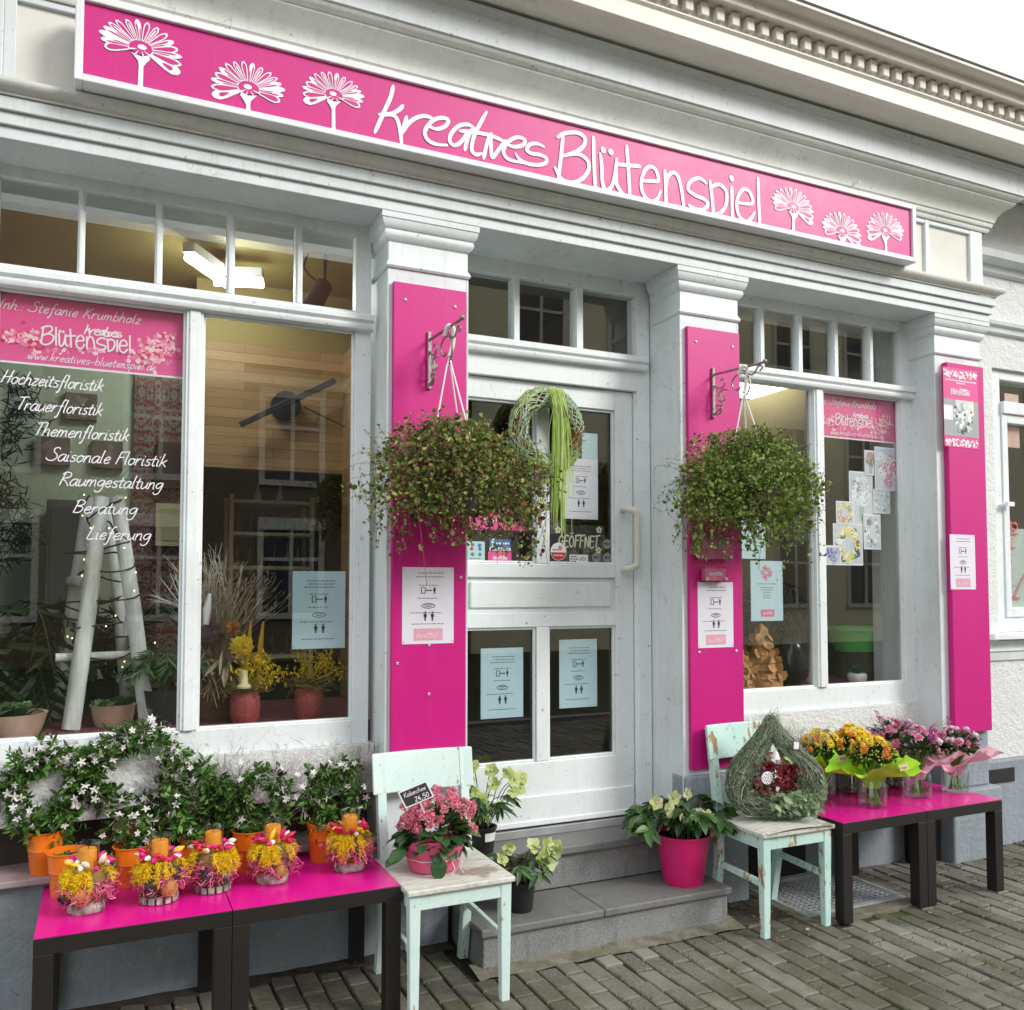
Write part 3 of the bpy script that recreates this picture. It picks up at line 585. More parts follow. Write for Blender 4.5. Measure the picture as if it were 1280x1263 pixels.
# ================================================================== LETTERING
GL = {
'a': (9, '8,9 5,10.4 1,8 0,3 2,0 5,1 8,8|8.2,10 7.4,3 8.6,0 10.5,1.5'), 'b': (8.5, '1,20 .6,8 .4,0|.5,5 3,9.8 7,9 8,4.5 5,.2 .6,1.5'), 'c': (7.5, '7,8.6 4,10 .8,7 .4,3 2.5,0 5,.2 7.4,2'),
'd': (9, '8,8 5,10 1,7.6 .3,3 2.4,0 5.4,1.2 8,7|9,20 8,8 8,2 9.4,0'), 'e': (8, '.6,4.6 5,5.4 7,7.6 5.4,10 2.4,8.8 .5,4.6 1.4,1 4.4,0 7.6,2.4'), 'f': (6.5, '7.5,18 5.5,20 3.6,17 3,8 2.4,-4 .6,-8 -1,-6|.4,9.6 6,10'),
'g': (9, '8,9 5,10.2 1,8 .4,3.6 3,1.4 6,3.4 8,9|8.2,10 8,2 6.4,-6 2,-8 -1,-5'), 'h': (9, '1.4,20 .6,8 0,0|.4,5 3.6,9.8 6.6,9 7,4 7.2,.6 9,0'), 'i': (3.6, '1,10 .6,3 1.6,0 3,1|1.6,14.2 1.9,14.6'),
'k': (8.6, '1.6,20 .8,8 0,0|7.4,10.4 3.6,6.4 .8,5.4 3.6,4.8 6,2 8.4,-.6'), 'l': (3.8, '1.6,20 1,8 1.2,1 3,.4'), 'm': (13, '.6,10 .2,0|.4,5 2.8,9.6 5,9 5.4,4 5.2,0|5.4,5 8,9.6 10.4,9 10.8,3 12.4,0'),
'n': (8.6, '.6,10 .2,0|.4,5 3.4,9.8 6,9.2 6.6,4 7,.6 8.6,.4'), 'o': (8.4, '4,10 1,8 .3,4 2,.4 5,.4 7.4,4 7,8.4 4,10 6,8.6 8.6,8.8'), 'p': (8.6, '1,10 .4,0 0,-8|.6,5.4 3,9.6 6.6,9.4 8,5 5.4,.6 1,1.4'),
'r': (6.8, '.6,10 .2,0|.4,5 2.6,9 4.6,10 6.6,8.8'), 's': (6.8, '6.4,8.6 4,10 1.2,8.4 2,6 5,4.6 6.2,2.4 4.2,.2 1.4,.4 0,2'), 't': (6, '2.8,16 2,6 2.2,1 4,0 5.6,1.4|-.6,10 6,11'),
'u': (9, '.6,10 .4,4 1.6,.4 4,.4 7,4.4 7.8,10|7.8,10 7.4,3 8.8,.2'), 'v': (7.6, '.2,10 2.6,0 7.2,10.4'), 'w': (11.6, '.2,10 2,0 5.2,8 7.4,0 11.2,10.4'), 'z': (8, '.6,9.6 7,10 .2,.4 7.6,1'),
'B': (11, '2,19 1,8 .4,0|-.6,17 4,19.8 9,17.6 8.4,12.6 2,10.4 8,9.4 9.6,5 6,.6 .2,1'), 'F': (9.4, '2,19 1,8 0,0|1,18.6 6,19 11,20|1.2,10.4 7.6,11'), 'H': (12, '2.4,19.6 1.2,9 0,0|10.6,20 9.4,9 8.8,0|-.6,9 6,9.6 12,11'),
'I': (4, '2.6,19.6 1,8 .4,0'), 'K': (11.6, '2.4,19.6 1.2,9 .2,0|10.6,20 5,13 1,9.6 6,6.6 11,-1'), 'L': (9, '2.6,20 1.2,8 .4,.6 5,.2 9,1.4'), 'R': (11.4, '2,19 1,8 .2,0|-1,16.6 4,20 9.6,18 8.8,12.6 1.4,9.8 6,6 11.4,-1'),
'S': (10.4, '10,17 7.4,20 3,18.4 3.4,13.4 8,9.4 9,4.4 5,.2 -1,1 -4,4'), 'T': (9.6, '-1,18.4 5,19 11.4,20|5.4,19 4.2,8 3.6,0'), 'E': (8.6, '8.4,17.6 1,17.8 .6,0 8.4,.4|.8,9.4 7,9.6'), 'G': (11, '9.4,15 6,18 1.4,14 .4,7 3,0 8,.6 10,5 9.8,8.4 6,8.4'),
'N': (10.4, '.6,0 1,18 8.6,0 9,18'), 'O': (11, '5,18 1,13 .6,6 4,0 8,1.6 10,8 8.6,15 5,18'), '.': (3, '.6,.4 1,.2'), ':': (4, '1,.4 1.4,.2|1.4,7 1.8,6.8'), '-': (8, '0,5.4 7.4,6'), ',': (4, '1.6,1 .4,-3'), ' ': (6, ''),
'2': (9, '1,14 4,18 8,15 6,9 0,.4 8.6,.6'), '4': (9, '5.6,18 .4,6 9,6.4|6.4,11 6,0'), '5': (9, '8.4,18 2,17.6 1,10.4 6,11 8.2,6 5,.2 .2,2'), '0': (9, '4.4,18 1,13 .6,5 4,0 7.6,4 8,13 4.4,18'), 'x': (8, '0,10 7.4,0|7.4,10 0,0')}
GL['Ö'] = (11, GL['O'][1]+'|3,22 3.3,22|7,22.6 7.3,22.6'); GL['ü'] = (9, GL['u'][1]+'|2,14.4 2.3,14.4|6,14.8 6.3,14.8')
def text_strokes(s, gap=2.0):
    x = 0; out = []
    for ch in s:
        w, g = GL[ch]
        for st in g.split('|') if g else []:
            out.append([(x+float(a), float(b)) for a, b in (p.split(',') for p in st.split(' '))])
        x += w+gap
    return out, x-gap
def write(mb, s, P0, P1, h, w, slant=.22, mi=0, y=None, gap=2.0, per=4, N=(0, -1, 0), up=(0, 0, 1)):
    """h: x-height; text runs from P0 to P1 along the base line"""
    P0 = Vector(P0); P1 = Vector(P1); st, wd = text_strokes(s, gap); k = (P1-P0).length/wd; d = (P1-P0).normalized(); U = Vector(up)
    for p in st: ribbon(mb, spline([P0+d*(a*k+b*h/10*slant)+U*(b*h/10) for a, b in p], per), w, mi, N, caps=w > .004 or len(p) == 2)
# ------------------------------------------------------------------ main sign
SY = 3.30
def c1(p): return onY(460+p[0]/5.3333, 90+p[1]/5.3333, SY)
def c2(p): return onY(680+p[0]/4.5714, 150+p[1]/4.5714, SY)
KREA = [[(168,95),(150,170),(110,260),(45,405)], [(233,225),(205,255),(150,282),(75,285)], [(75,285),(150,285),(190,310),(212,380),(225,490)], [(258,300),(242,355),(222,415)], [(222,415),(265,350),(320,308),(380,295),(432,312)],
 [(400,362),(460,382),(515,362),(535,325),(500,308),(440,320),(392,370),(378,412),(400,455),(450,482),(525,490)], [(712,378),(665,352),(605,362),(556,410),(545,460),(572,490),(615,472),(665,410),(705,378)], [(690,390),(665,440),(645,522)],
 [(790,268),(750,340),(710,420),(692,490),(695,530),(720,552),(757,545)], [(612,395),(680,400),(760,412),(830,430),(908,465)], [(822,412),(795,470),(770,578)], [(818,420),(820,500),(828,572),(870,520),(918,458)],
 [(920,480),(970,500),(1030,490),(1045,455),(1000,437),(950,455),(910,500),(905,545),(940,585),(1032,608)], [(1172,500),(1130,480),(1080,485),(1058,520),(1090,545),(1150,555),(1190,580),(1180,610),(1130,622),(1060,612),(1010,585),(985,548)]]
BLUE = [[(108,90),(100,180),(88,280),(82,335)], [(78,100),(120,78),(190,75),(232,105),(225,150),(180,185),(108,208)], [(108,208),(190,195),(245,230),(255,280),(220,335),(160,360),(100,340),(62,275)], [(282,100),(285,240),(292,395)],
 [(322,195),(330,280),(335,370),(360,405),(390,370),(408,290),(415,225)], [(412,290),(415,370),(447,420)], [(337,170),(339,176)], [(381,182),(383,188)], [(472,150),(482,290),(490,440)], [(430,256),(545,266)],
 [(562,350),(610,350),(652,347),(640,290),(605,268),(570,300),(555,370),(570,430),(610,468),(645,455),(665,408)], [(690,290),(695,390),(697,485)], [(697,390),(705,330),(735,302),(765,325),(785,400),(798,505)],
 [(925,362),(890,335),(840,350),(822,395),(860,430),(915,455),(935,485),(905,515),(860,508),(828,488)], [(948,350),(960,450),(968,550)], [(955,385),(1000,370),(1040,410),(1040,480),(1010,530),(965,545)], [(1072,385),(1074,480),(1075,565)], [(1071,332),(1073,338)],
 [(1110,475),(1190,478),(1175,415),(1140,398),(1112,430),(1100,490),(1115,550),(1155,583),(1185,560),(1202,530)], [(1222,335),(1226,470),(1232,600)]]
K3 = [[c1(p) for p in s] for s in KREA]; B3 = [[c2(p) for p in s] for s in BLUE]
def logo(mb, x0, x1, zb, y, w, ratio=1.0, both=True, mi=0):
    """the shop's lettering again, small: base of the B at zb, from x0 to x1"""
    bx0 = min(p.x for s in B3 for p in s); bx1 = max(p.x for s in B3 for p in s); bz = min(p.z for p in B3[3]); k = (x1-x0)/(bx1-bx0)
    for s in B3: ribbon(mb, spline([(x0+(p.x-bx0)*k, y, zb+(p.z-bz)*k*ratio) for p in s], 4), w*(1.5 if len(s) == 2 and len(B3) and s not in (B3[8], B3[9], B3[3]) else 1), mi, caps=len(s) == 2)
    if both:
        kx0 = min(p.x for s in K3 for p in s); q = k*.62
        for s in K3: ribbon(mb, spline([(x0+(x1-x0)*.48+(p.x-kx0)*q, y, zb+.20*k*ratio*1.1+(p.z-3.36)*q*ratio) for p in s], 4), w*.8, mi, caps=False)
sg = thing('shop_sign', 'long pink lightbox sign with white flowers and the handwritten shop name', 'sign', (1.9, 3.36, 3.247))
mb = MB(); X0, X1, Z0, Z1 = -.128, 3.911, 3.246, 3.557; px0, px1, pz0, pz1 = -.101, 3.884, 3.272, 3.532
mb.box(X0, px0, 3.288, 3.40, Z0, Z1).box(px1, X1, 3.288, 3.40, Z0, Z1).box(px0, px1, 3.2885, 3.40, Z0, pz0).box(px0, px1, 3.2885, 3.40, pz1, Z1)
mb.build('sign_frame', ALU, sg, bevel=.004)
MB().box(px0, px1, 3.302, 3.395, pz0, pz1).build('sign_panel', PINK, sg)
mb = MB(); off = Vector((0, -.0005, 0))
for s in K3: ribbon(mb, [p+off for p in spline(s, 7)], .0165, taper=.4)
for i, s in enumerate(B3): ribbon(mb, [p+off*2 for p in spline(s, 7)], .0178 if len(s) > 2 or i in (8, 9) else .026, taper=.3 if len(s) > 2 else 0)
mb.build('lettering', VINYL, sg)
def daisy(parent, cpx, wpx, flip, stem=True):
    c = onY(cpx[0], cpx[1], SY); k = (onY(cpx[0]+wpx/2, cpx[1], SY).x-onY(cpx[0]-wpx/2, cpx[1], SY).x)/2.0
    f = -1 if flip else 1; mb = MB(); y1, y2, y3, y4 = SY-.0004, SY-.0010, SY-.0016, SY-.0022
    def P(u, v, y): return (c.x+f*u*k, y, c.z+v*k*.92)
    def petal(a, L, w, y, mi, r0=.17, tip=.2):
        d = (math.cos(a), math.sin(a)*.86); n = (-d[1], d[0]); o = []
        for t, q in ((0, .25), (.3, .62), (.6, .95), (.82, 1), (.95, .62), (1, tip), (.96, -.5), (.82, -1), (.6, -.95), (.3, -.6), (0, -.25)):
            r = r0+(L-r0)*t; o.append(P(d[0]*r+n[0]*w*q, d[1]*r+n[1]*w*q, y))
        mb.add(o if f > 0 else o[::-1], [tuple(range(len(o)))], mi)
    A = [(-30, 1.08, .15, 0), (-14, 1.0, .10, 1), (2, .98, .08, 2), (16, .92, .10, 1), (32, .92, .085, 2), (48, .93, .085, 1), (64, .92, .08, 3), (80, .93, .085, 1), (96, .94, .085, 2), (112, .92, .08, 3), (128, .95, .075, 1), (141, .97, .075, 3), (153, .97, .075, 2), (165, 1.0, .085, 0), (178, .92, .08, 2), (193, .86, .12, 1)]
    for j, (a, L, w, kd) in enumerate(A):
        yy = y1-.00002*j; petal(R(a), L, w, yy, 0)
        if kd == 1: petal(R(a), L*.93, w*.62, y2-.00002*j, 1, .3)
        if kd == 2: petal(R(a+2.5), L*.86, w*.28, y2-.00002*j, 1, .28); petal(R(a-4), L*.7, w*.16, y2-.0003-.00002*j, 1, .25)
        if kd == 3: petal(R(a), L*.93, w*.62, y2-.00002*j, 1, .3); petal(R(a), L*.86, w*.25, y3, 0, .35)
    petal(R(-31), .88, .062, y2, 1, .6); petal(R(-20), .84, .02, y2-.0003, 1, .3)
    mb.add([P(.25*math.cos(t)*1.1, .02+.2*math.sin(t), y3) for t in np.linspace(0, 2*math.pi, 14)[:-1]][::f], [tuple(range(13))], 1)
    mb.add([P(.03+.11*math.cos(t), .04+.075*math.sin(t), y4) for t in np.linspace(0, 2*math.pi, 11)[:-1]][::f], [tuple(range(10))], 0)
    for a in (200, 240, 285, 320): petal(R(a), .3, .02, y4, 0, .1)
    zb = (pz0-c.z)/(k*.92)+.0
    cal = [(-.22, -.16), (.02, -.22), (.20, -.14), (.22, -.26), (.12, -.40), (.07, -.50)]
    if zb < -.55: cal += [(.065, max(zb, -9)), (-.055, max(zb, -9))]
    else: cal = [(-.22, -.16), (.02, -.22), (.20, -.14), (.22, -.26), (.12, max(-.4, zb)), (-.02, max(-.4, zb))]
    if zb < -.55: cal += [(-.04, -.48)]
    cal += [(-.06, -.36 if zb < -.45 else zb*.9)]
    mb.add([P(u, v, y2-.0003) for u, v in cal][::f], [tuple(range(len(cal)))], 0)
    return mb.build('flower_emblem', [VINYL, PINK], parent)
for cpx, w, fl in (((176, 61), 108, 0), ((311, 111), 96, 1), ((417.5, 119.5), 80, 1), ((991, 260), 54, 0), ((1052, 290), 51, 0), ((1107, 289.5), 48, 1)): daisy(sg, cpx, w, fl)
# ------------------------------------------------------------------ pink boards on the pilasters
SCREW = pm('screw heads', (.6, .5, .58), None, .35, metal=.5)
def board(lab, x0, x1, z0, z1, th, spots):
    b = thing('pink_board', lab, 'pink board', ((x0+x1)/2, YP, z0), 'pink boards on the pilasters')
    MB().box(x0, x1, YP-th, YP-.001, z0, z1).build('panel', PINK, b, bevel=.003)
    mb = MB()
    for (u, z) in spots: mb.lathe([(.007, 0), (.006, .003), (.0, .005)], (0, 0, 0), 8) ; 
    mb = MB()
    for (u, z) in spots:
        mb.box(u-.006, u+.006, YP-th-.004, YP-th, z-.006, z+.006)
    mb.build('screw', SCREW, b, bevel=.002)
YB = YP-.022
board('tall pink board beside the door, under the hanging basket with reddish leaves', 1.060, 1.384, .845, 2.772, .022, [(1.11, 2.70), (1.33, 2.70), (1.22, 1.27), (1.22, 1.07), (1.085, 1.2), (1.36, 1.55)])
board('tall pink board behind the green hanging basket and the chipped chair', 2.530, 2.845, .645, 2.772, .022, [(2.58, 2.70), (2.80, 2.70), (2.58, 1.2), (2.8, 1.2)])
board('tall pink board with a printed photo panel on its upper part', 4.303, 4.605, .70, 2.787, .035, [])
YB3 = YP-.035
# ------------------------------------------------------------------ sheets of paper
GREYINK = pm('grey print', (.16, .16, .18), None, .6)
LOGOPINK = pm('pink logo print', (.72, .16, .32), (.66, .13, .28), .5, 60)
LOGOPALE = pm('pale pink logo print', (.74, .36, .47), (.70, .32, .42), .5, 60)
def person(mb, x, z, h, y, mi=0):
    disc(mb, (x, y, z+h*.88), h*.10, mi, n=10); s = h
    mb.add([(x-.17*s, y, z+.74*s), (x-.17*s, y, z+.38*s), (x-.11*s, y, z+.38*s), (x-.10*s, y, z+.60*s), (x-.09*s, y, z), (x-.02*s, y, z), (x, y, z+.36*s), (x+.02*s, y, z), (x+.09*s, y, z), (x+.10*s, y, z+.60*s), (x+.11*s, y, z+.38*s), (x+.17*s, y, z+.38*s), (x+.17*s, y, z+.74*s)][::-1], [tuple(range(13))], mi)
def row(mb, x0, x1, z, h, y, mi=0, seed=0):
    """a line of print too small to read: short word-long dashes"""
    q = random.Random(int(x0*7919+z*104729)+seed); x = x0
    while x < x1:
        w = q.uniform(.006, .017); w = min(w, x1-x)
        if w > .002: mb.add([(x, y, z), (x+w, y, z), (x+w, y, z+h), (x, y, z+h)], [(0, 1, 2, 3)], mi)
        x += w+.0035
def quad(mb, x0, x1, z0, z1, y, mi=0): mb.add([(x0, y, z0), (x1, y, z0), (x1, y, z1), (x0, y, z1)], [(0, 1, 2, 3)], mi)
def sheet(name, lab, cat, tl, br, y, mat, group=None, px=True, tilt=0):
    a = onY(*tl, y) if px else tl; b = onY(*br, y) if px else br
    x0, x1, z1, z0 = a[0] if not px else a.x, b[0] if not px else b.x, a[2] if not px else a.z, b[2] if not px else b.z
    t = thing(name, lab, cat, ((x0+x1)/2, y, z0), group)
    MB().box(x0, x1, y, y+.0008, z0, z1).build('sheet', mat, t)
    return t, x0, x1, z0, z1
def notice(lab, tl, br, y, mat, logo_=False, red=False, cut=0):
    t, x0, x1, z0, z1 = sheet('hygiene_notice', lab, 'notice', tl, br, y, mat, 'hygiene notices')
    w, h = x1-x0, z1-z0; yy = y-.0006; mb = MB(); U = lambda u: x0+u*w; V = lambda v: z1-v*h
    hd = [.13, .17, .21] if not logo_ else [.08, .13]
    for v in hd: row(mb, U(.22+.04*(v*100 % 3)), U(.80), V(v), h*.009, yy, 1 if red and v > .14 else 0)
    k = .03 if not logo_ else -.03
    for v, a, b in ((.27+k, .32, .70), (.44+k, .30, .68), (.63+k, .14, .76), (.88 if not logo_ else .745, .18, .80)): row(mb, U(a), U(b), V(v), h*.008, yy, 0)
    z = V(.375+k); hh = h*.085
    for (a, b, c, d) in ((.36, .375, 0, hh), (.43, .445, 0, hh), (.375, .43, 0, hh*.1), (.375, .43, hh*.92, hh)): quad(mb, U(a), U(b), z+c, z+d, yy)
    quad(mb, U(.47), U(.55), z+hh*.42, z+hh*.56, yy); disc(mb, (U(.47), yy, z+hh*.49), h*.011); disc(mb, (U(.55), yy, z+hh*.49), h*.011)
    person(mb, U(.62), z-hh*.05, hh*1.15, yy)
    zc = V(.535+k); q = [(U(.5)+w*.11*math.cos(s)*(1+.18*math.cos(2*s)), yy, zc+h*.032*math.sin(s)) for s in np.linspace(0, 2*math.pi, 17)]
    ribbon(mb, q, w*.012, 0, caps=False); ribbon(mb, [(U(.42), yy, zc+h*.012), (U(.58), yy, zc+h*.012)], w*.01, caps=False); ribbon(mb, [(U(.44), yy, zc-h*.008), (U(.56), yy, zc-h*.008)], w*.01, caps=False)
    person(mb, U(.44), V(.80 if not logo_ else .70), h*.125, yy); person(mb, U(.58), V(.80 if not logo_ else .70), h*.125, yy)
    mb.build('print', [INK, INKRED], t)
    if logo_:
        m2 = MB(); quad(m2, U(.22), U(.78), V(.955), V(.80), yy, 0); logo(m2, U(.27), U(.66), V(.925), yy-.0004, .0012, 1, True, 1)
        q = random.Random(3)
        for _ in range(16): disc(m2, (U(.70)+q.uniform(-.04, .06)*w, yy-.0003, V(.87)+q.uniform(-.05, .04)*h), q.uniform(.001, .002), 1, n=5)
        m2.build('logo', [LOGOPALE, VINYL], t)
    m3 = MB()
    for (a, b) in ((.03, .03), (.97, .03), (.03, .97), (.97, .97)): disc(m3, (U(a), yy, V(b)), .0035, 0, n=8)
    m3.build('pin', SCREW, t)
    return t
YG = 3.682                                     # just behind the shop panes
notice('pale blue hygiene notice inside the display window with the yellow flowers', (366, 714), (431, 810), YG, TINTPAPER)
notice('white hygiene notice with pink logo on the board under the reddish basket', (503, 709), (567, 804), YB-.0015, PAPER, True)
YDG = YD+.038
t, *_ = sheet('blank_sheet', 'pale blue sheet mostly covered by a white notice on the door', 'paper', (727, 541), (747, 577), YDG+.003, TINTPAPER)
notice('white notice with red heading beside the wreath on the door', (704, 572), (747.6, 650), YDG, PAPER, False, True)
notice('pale blue notice in the lower door pane nearer the reddish basket', (601, 811), (654, 896), YDG, TINTPAPER)
notice('pale blue notice in the lower door pane nearer the handle', (699, 800), (746.5, 883), YDG, TINTPAPER)
notice('white hygiene notice with pink logo below the small card box', (872, 728), (917, 809), YB-.0015, PAPER, True)
notice('pale blue notice partly hidden by trailing leaves of the green basket', (922, 618), (957, 699), YG+.004, TINTPAPER)
notice('white hygiene notice on the pink board with the photo panel', (1187, 668), (1220, 737), YB3-.0015, PAPER, True)
t, x0, x1, z0, z1 = sheet('price_poster', 'pale blue poster with a pink flower burst in the display window', 'poster', (938, 701), (979, 776), YG, TINTPAPER)
mb = MB(); cx, cz = (x0+x1)/2, z1-(z1-z0)*.20; q = random.Random(5)
for k in range(70):
    a = q.uniform(0, 6.28); r = q.uniform(.012, .046); ribbon(mb, [(cx+r*.6*math.cos(a), YG-.0008-k*1e-6, cz+r*.6*math.sin(a)), (cx+r*math.cos(a), YG-.0008-k*1e-6, cz+r*math.sin(a))], .004, q.choice([0, 0, 1]), caps=False)
for v, a in ((.39, .2), (.45, .3), (.49, .3), (.53, .38), (.58, .38), (.62, .38)): row(mb, x0+(x1-x0)*a, x1-(x1-x0)*a, z1-(z1-z0)*v, .004, YG-.0006, 2)
quad(mb, x0+(x1-x0)*.3, x0+(x1-x0)*.72, z0+(z1-z0)*.07, z0+(z1-z0)*.19, YG-.0006, 0); logo(mb, x0+(x1-x0)*.36, x0+(x1-x0)*.66, z0+(z1-z0)*.105, YG-.0010, .0012, 1, True, 3)
mb.build('print', [LOGOPINK, pm('orange red print', (.75, .18, .14), None, .6), GREYINK, VINYL], t)
# ------------------------------------------------------------------ pink window banners
PET = [pm('petal print white', (.85, .62, .70), None, .5), pm('petal print rose', (.80, .22, .36), None, .5), pm('petal print red', (.55, .03, .10), None, .5), pm('petal print pink', (.86, .42, .52), None, .5)]
BANPINK = pm('pink window foil', (.74, .085, .30), (.72, .075, .28), .4, 2)
def banner(lab, x0, x1, z0, z1):
    t = thing('window_banner', lab, 'banner', ((x0+x1)/2, YG, z0), 'pink banners inside the display windows')
    MB().box(x0, x1, YG, YG+.0008, z0+.008, z1).build('foil', BANPINK, t)
    MB().box(x0, x1, YG-.0004, YG+.0008, z0, z0+.0078).build('white_edge', VINYL, t)
    w, h = x1-x0, z1-z0; U = lambda u: x0+u*w; V = lambda v: z1-v*h; y = YG-.0012; mb = MB()
    write(mb, 'Inh.: Stefanie Krumbholz', (U(.01), y, V(.255)), (U(.74), y, V(.255)), h*.075, .0030, .35)
    write(mb, 'www.kreatives-bluetenspiel.de', (U(.155), y, V(.92)), (U(.83), y, V(.92)), h*.062, .0026, .3)
    logo(mb, U(.215), U(.69), V(.70), y, .0062*w/.65, 1.12)
    mb.build('lettering', VINYL, t)
    mb = MB(); q = random.Random(9)
    def spot(u, v, s):
        r = q.uniform(.004, .0092)*s; k = q.randrange(4); disc(mb, (U(u), YG-.0002-.0000022*len(mb.f), V(v)), r, k, n=7, sx=q.uniform(.7, 1.3))
    for _ in range(230): u = min(1, max(0, q.gauss(.80, .06))); spot(u+.05*q.random(), .62-(u-.8)*1.1+q.gauss(0, .10), w/.65)
    for _ in range(100): spot(q.uniform(.03, .2), .70-q.random()**2*.16+q.gauss(0, .02), w/.65)
    for _ in range(60): u = q.uniform(.15, .8); spot(u, .74+.04*math.sin(u*9)+q.gauss(0, .025), w/.65)
    for p in ((.13, .42), (.18, .50), (.88, .34), (.91, .37)): spot(*p, w/.65)
    mb.build('petal_print', PET, t)
zb1 = onY(110, 463, YG).z
banner('pink window banner above the white list of services', -.376, .276, zb1, 2.60)
a = onY(1031, 488, YG); b = onY(1128, 558, YG)
banner('pale pink window banner above the pasted flower photos', 3.573, 4.169, b.z+.01, 2.60)
lt = thing('service_lettering', 'white handwritten list of florist services on the window glass', 'window lettering', (.0, 3.668, 1.9))
mb = MB(); yl = 3.6690
for s, p0, p1 in (('Hochzeitsfloristik', (1, 479), (132, 489)), ('Trauerfloristik', (20, 512), (131, 520)), ('Themenfloristik', (42, 545), (164, 551)), ('Saisonale Floristik', (60, 576), (211, 583.5)), ('Raumgestaltung', (74, 607), (206, 612)), ('Beratung', (91, 641), (174, 644)), ('Lieferung', (108, 674), (191, 676))):
    A = onY(*p0, yl); B = onY(*p1, yl); z = (A.z+B.z)/2; write(mb, s, (A.x, yl, z), (B.x-.012, yl, z), .0250, .0036, .34, gap=1.2)
mb.build('lettering', VINYL, lt)
# ------------------------------------------------------------------ photos pasted in the right window
PC = {n: pm('photo '+n, c, None, .5) for n, c in dict(bg=(.60, .64, .72), white=(.82, .82, .84), pale=(.62, .66, .66), pink=(.74, .25, .40), dark=(.07, .09, .09), green=(.20, .30, .16), yellow=(.74, .64, .22), cream=(.80, .76, .55), blue=(.14, .14, .52), lilac=(.50, .42, .66), grey=(.33, .37, .38)).items()}
PN = list(PC)
def photo(lab, tl, br, kind, cols, y):
    f = lambda p: (1020+p[0]/5.267, 480+p[1]/5.267)
    t, x0, x1, z0, z1 = sheet('flower_photo', lab, 'photo', f(tl), f(br), y, VINYL, 'flower photos in the window')
    w, h = x1-x0, z1-z0; m = .008; yy = y-.0006; mb = MB(); q = random.Random(int(tl[0]*7+tl[1])); quad(mb, x0+m, x1-m, z0+m, z1-m, yy, PN.index('bg')); cx, cz = (x0+x1)/2, (z0+z1)/2
    for k in range(100):
        c = PN.index(q.choice(cols)); s = q.uniform(.06, .10)*min(w, h)
        a = q.uniform(0, 6.283)
        if kind == 'ring': r = q.uniform(.66, 1); u, v = cx+r*w*.38*math.cos(a), cz+r*h*.40*math.sin(a)
        elif kind == 'heart':
            r = math.sqrt(q.random()); u = cx+r*w*.41*(math.sin(a)**3); v = cz+r*h*.40*(13*math.cos(a)-5*math.cos(2*a)-2*math.cos(3*a))/15+.02*h
        else: r = math.sqrt(q.random()); u, v = cx+r*w*.36*math.cos(a), cz+h*.12+r*h*.27*math.sin(a)
        s = min(s, u-x0-.004, x1-u-.004, v-z0-.004, z1-v-.004)
        if s < .004: continue
        disc(mb, (u, yy-.0002-k*4e-6, v), s, c, n=8); disc(mb, (u, yy-.00021-k*4e-6, v), s*.4, PN.index(q.choice(cols+['white'])), n=6)
    if kind == 'bunch':
        for k in range(7): quad(mb, cx+(k-3)*w*.03, cx+(k-3)*w*.03+w*.014, z0+h*.08, cz, yy-.0001, PN.index('green'))
    mb.build('print', [PC[n] for n in PN], t)
photo('small photo of a single pink rose tucked behind the heart photo', (318, 435), (396, 605), 'bunch', ['pink', 'green', 'green'], YG+.004)
photo('large photo of a pink and white flower heart', (384, 412), (566, 710), 'heart', ['pink', 'white', 'white', 'pale', 'pink'], YG)
photo('tall pale photo of a white rose bouquet on a light cloth', (216, 572), (378, 935), 'bunch', ['white', 'white', 'pale', 'grey'], YG+.008)
photo('small photo of a grey green leaf wreath', (376, 690), (489, 857), 'ring', ['pale', 'grey', 'white'], YG+.004)
photo('small photo of a yellow and orange flower wreath', (131, 770), (254, 930), 'ring', ['yellow', 'cream', 'pink', 'green'], YG+.003)
photo('tall photo of a white drop shaped arrangement on a dark leaf base', (311, 856), (429, 1092), 'ring', ['white', 'pale', 'grey', 'dark'], YG+.002)
photo('big photo of a pale yellow wreath, above the blue one', (111, 917), (311, 1197), 'ring', ['cream', 'yellow', 'dark', 'white', 'yellow'], YG+.006)
photo('small photo of blue cornflowers at the corner of the pane', (63, 1062), (167, 1194), 'heart', ['blue', 'lilac', 'blue', 'grey'], YG)
# ------------------------------------------------------------------ photo panel on the third board
t, x0, x1, z0, z1 = sheet('photo_panel', 'printed panel with lace edge and a bridal bouquet photo on a pink board', 'poster', (1178.5, 458), (1224, 562), YB3-.0015, BANPINK)
w, h = x1-x0, z1-z0; U = lambda u: x0+u*w; V = lambda v: z1-v*h; y = YB3-.0022; mb = MB(); q = random.Random(2)
quad(mb, x0, x1, V(.86), V(.40), y, PN.index('grey')); quad(mb, U(.34), U(.72), V(.62), V(.40), y-.0002, PN.index('pale')); quad(mb, U(.0), U(.25), V(.66), V(.48), y-.0002, PN.index('white')); quad(mb, U(.72), U(.86), V(.62), V(.40), y-.0002, PN.index('cream'))
for k in range(60):
    a = q.uniform(0, 6.28); r = math.sqrt(q.random()); c = q.choice(['white', 'white', 'pale', 'bg', 'grey', 'dark'] if r < .75 else ['grey', 'dark', 'pale']); disc(mb, (U(.54)+r*w*.33*math.cos(a), y-.0004-k*4e-6, V(.63)+r*h*.18*math.sin(a)), q.uniform(.008, .017), PN.index(c), n=7)
for (va, vb) in ((.035, .12), (.90, .985)):
    for k in range(90): disc(mb, (U(q.uniform(.03, .97)), y-.0002-k*2e-6, V(q.uniform(va, vb))), q.uniform(.004, .008), PN.index('white'), n=6)
for v, a in ((.165, .06), (.195, .38)): row(mb, U(a), U(1-a), V(v), .007, y, PN.index('white'))
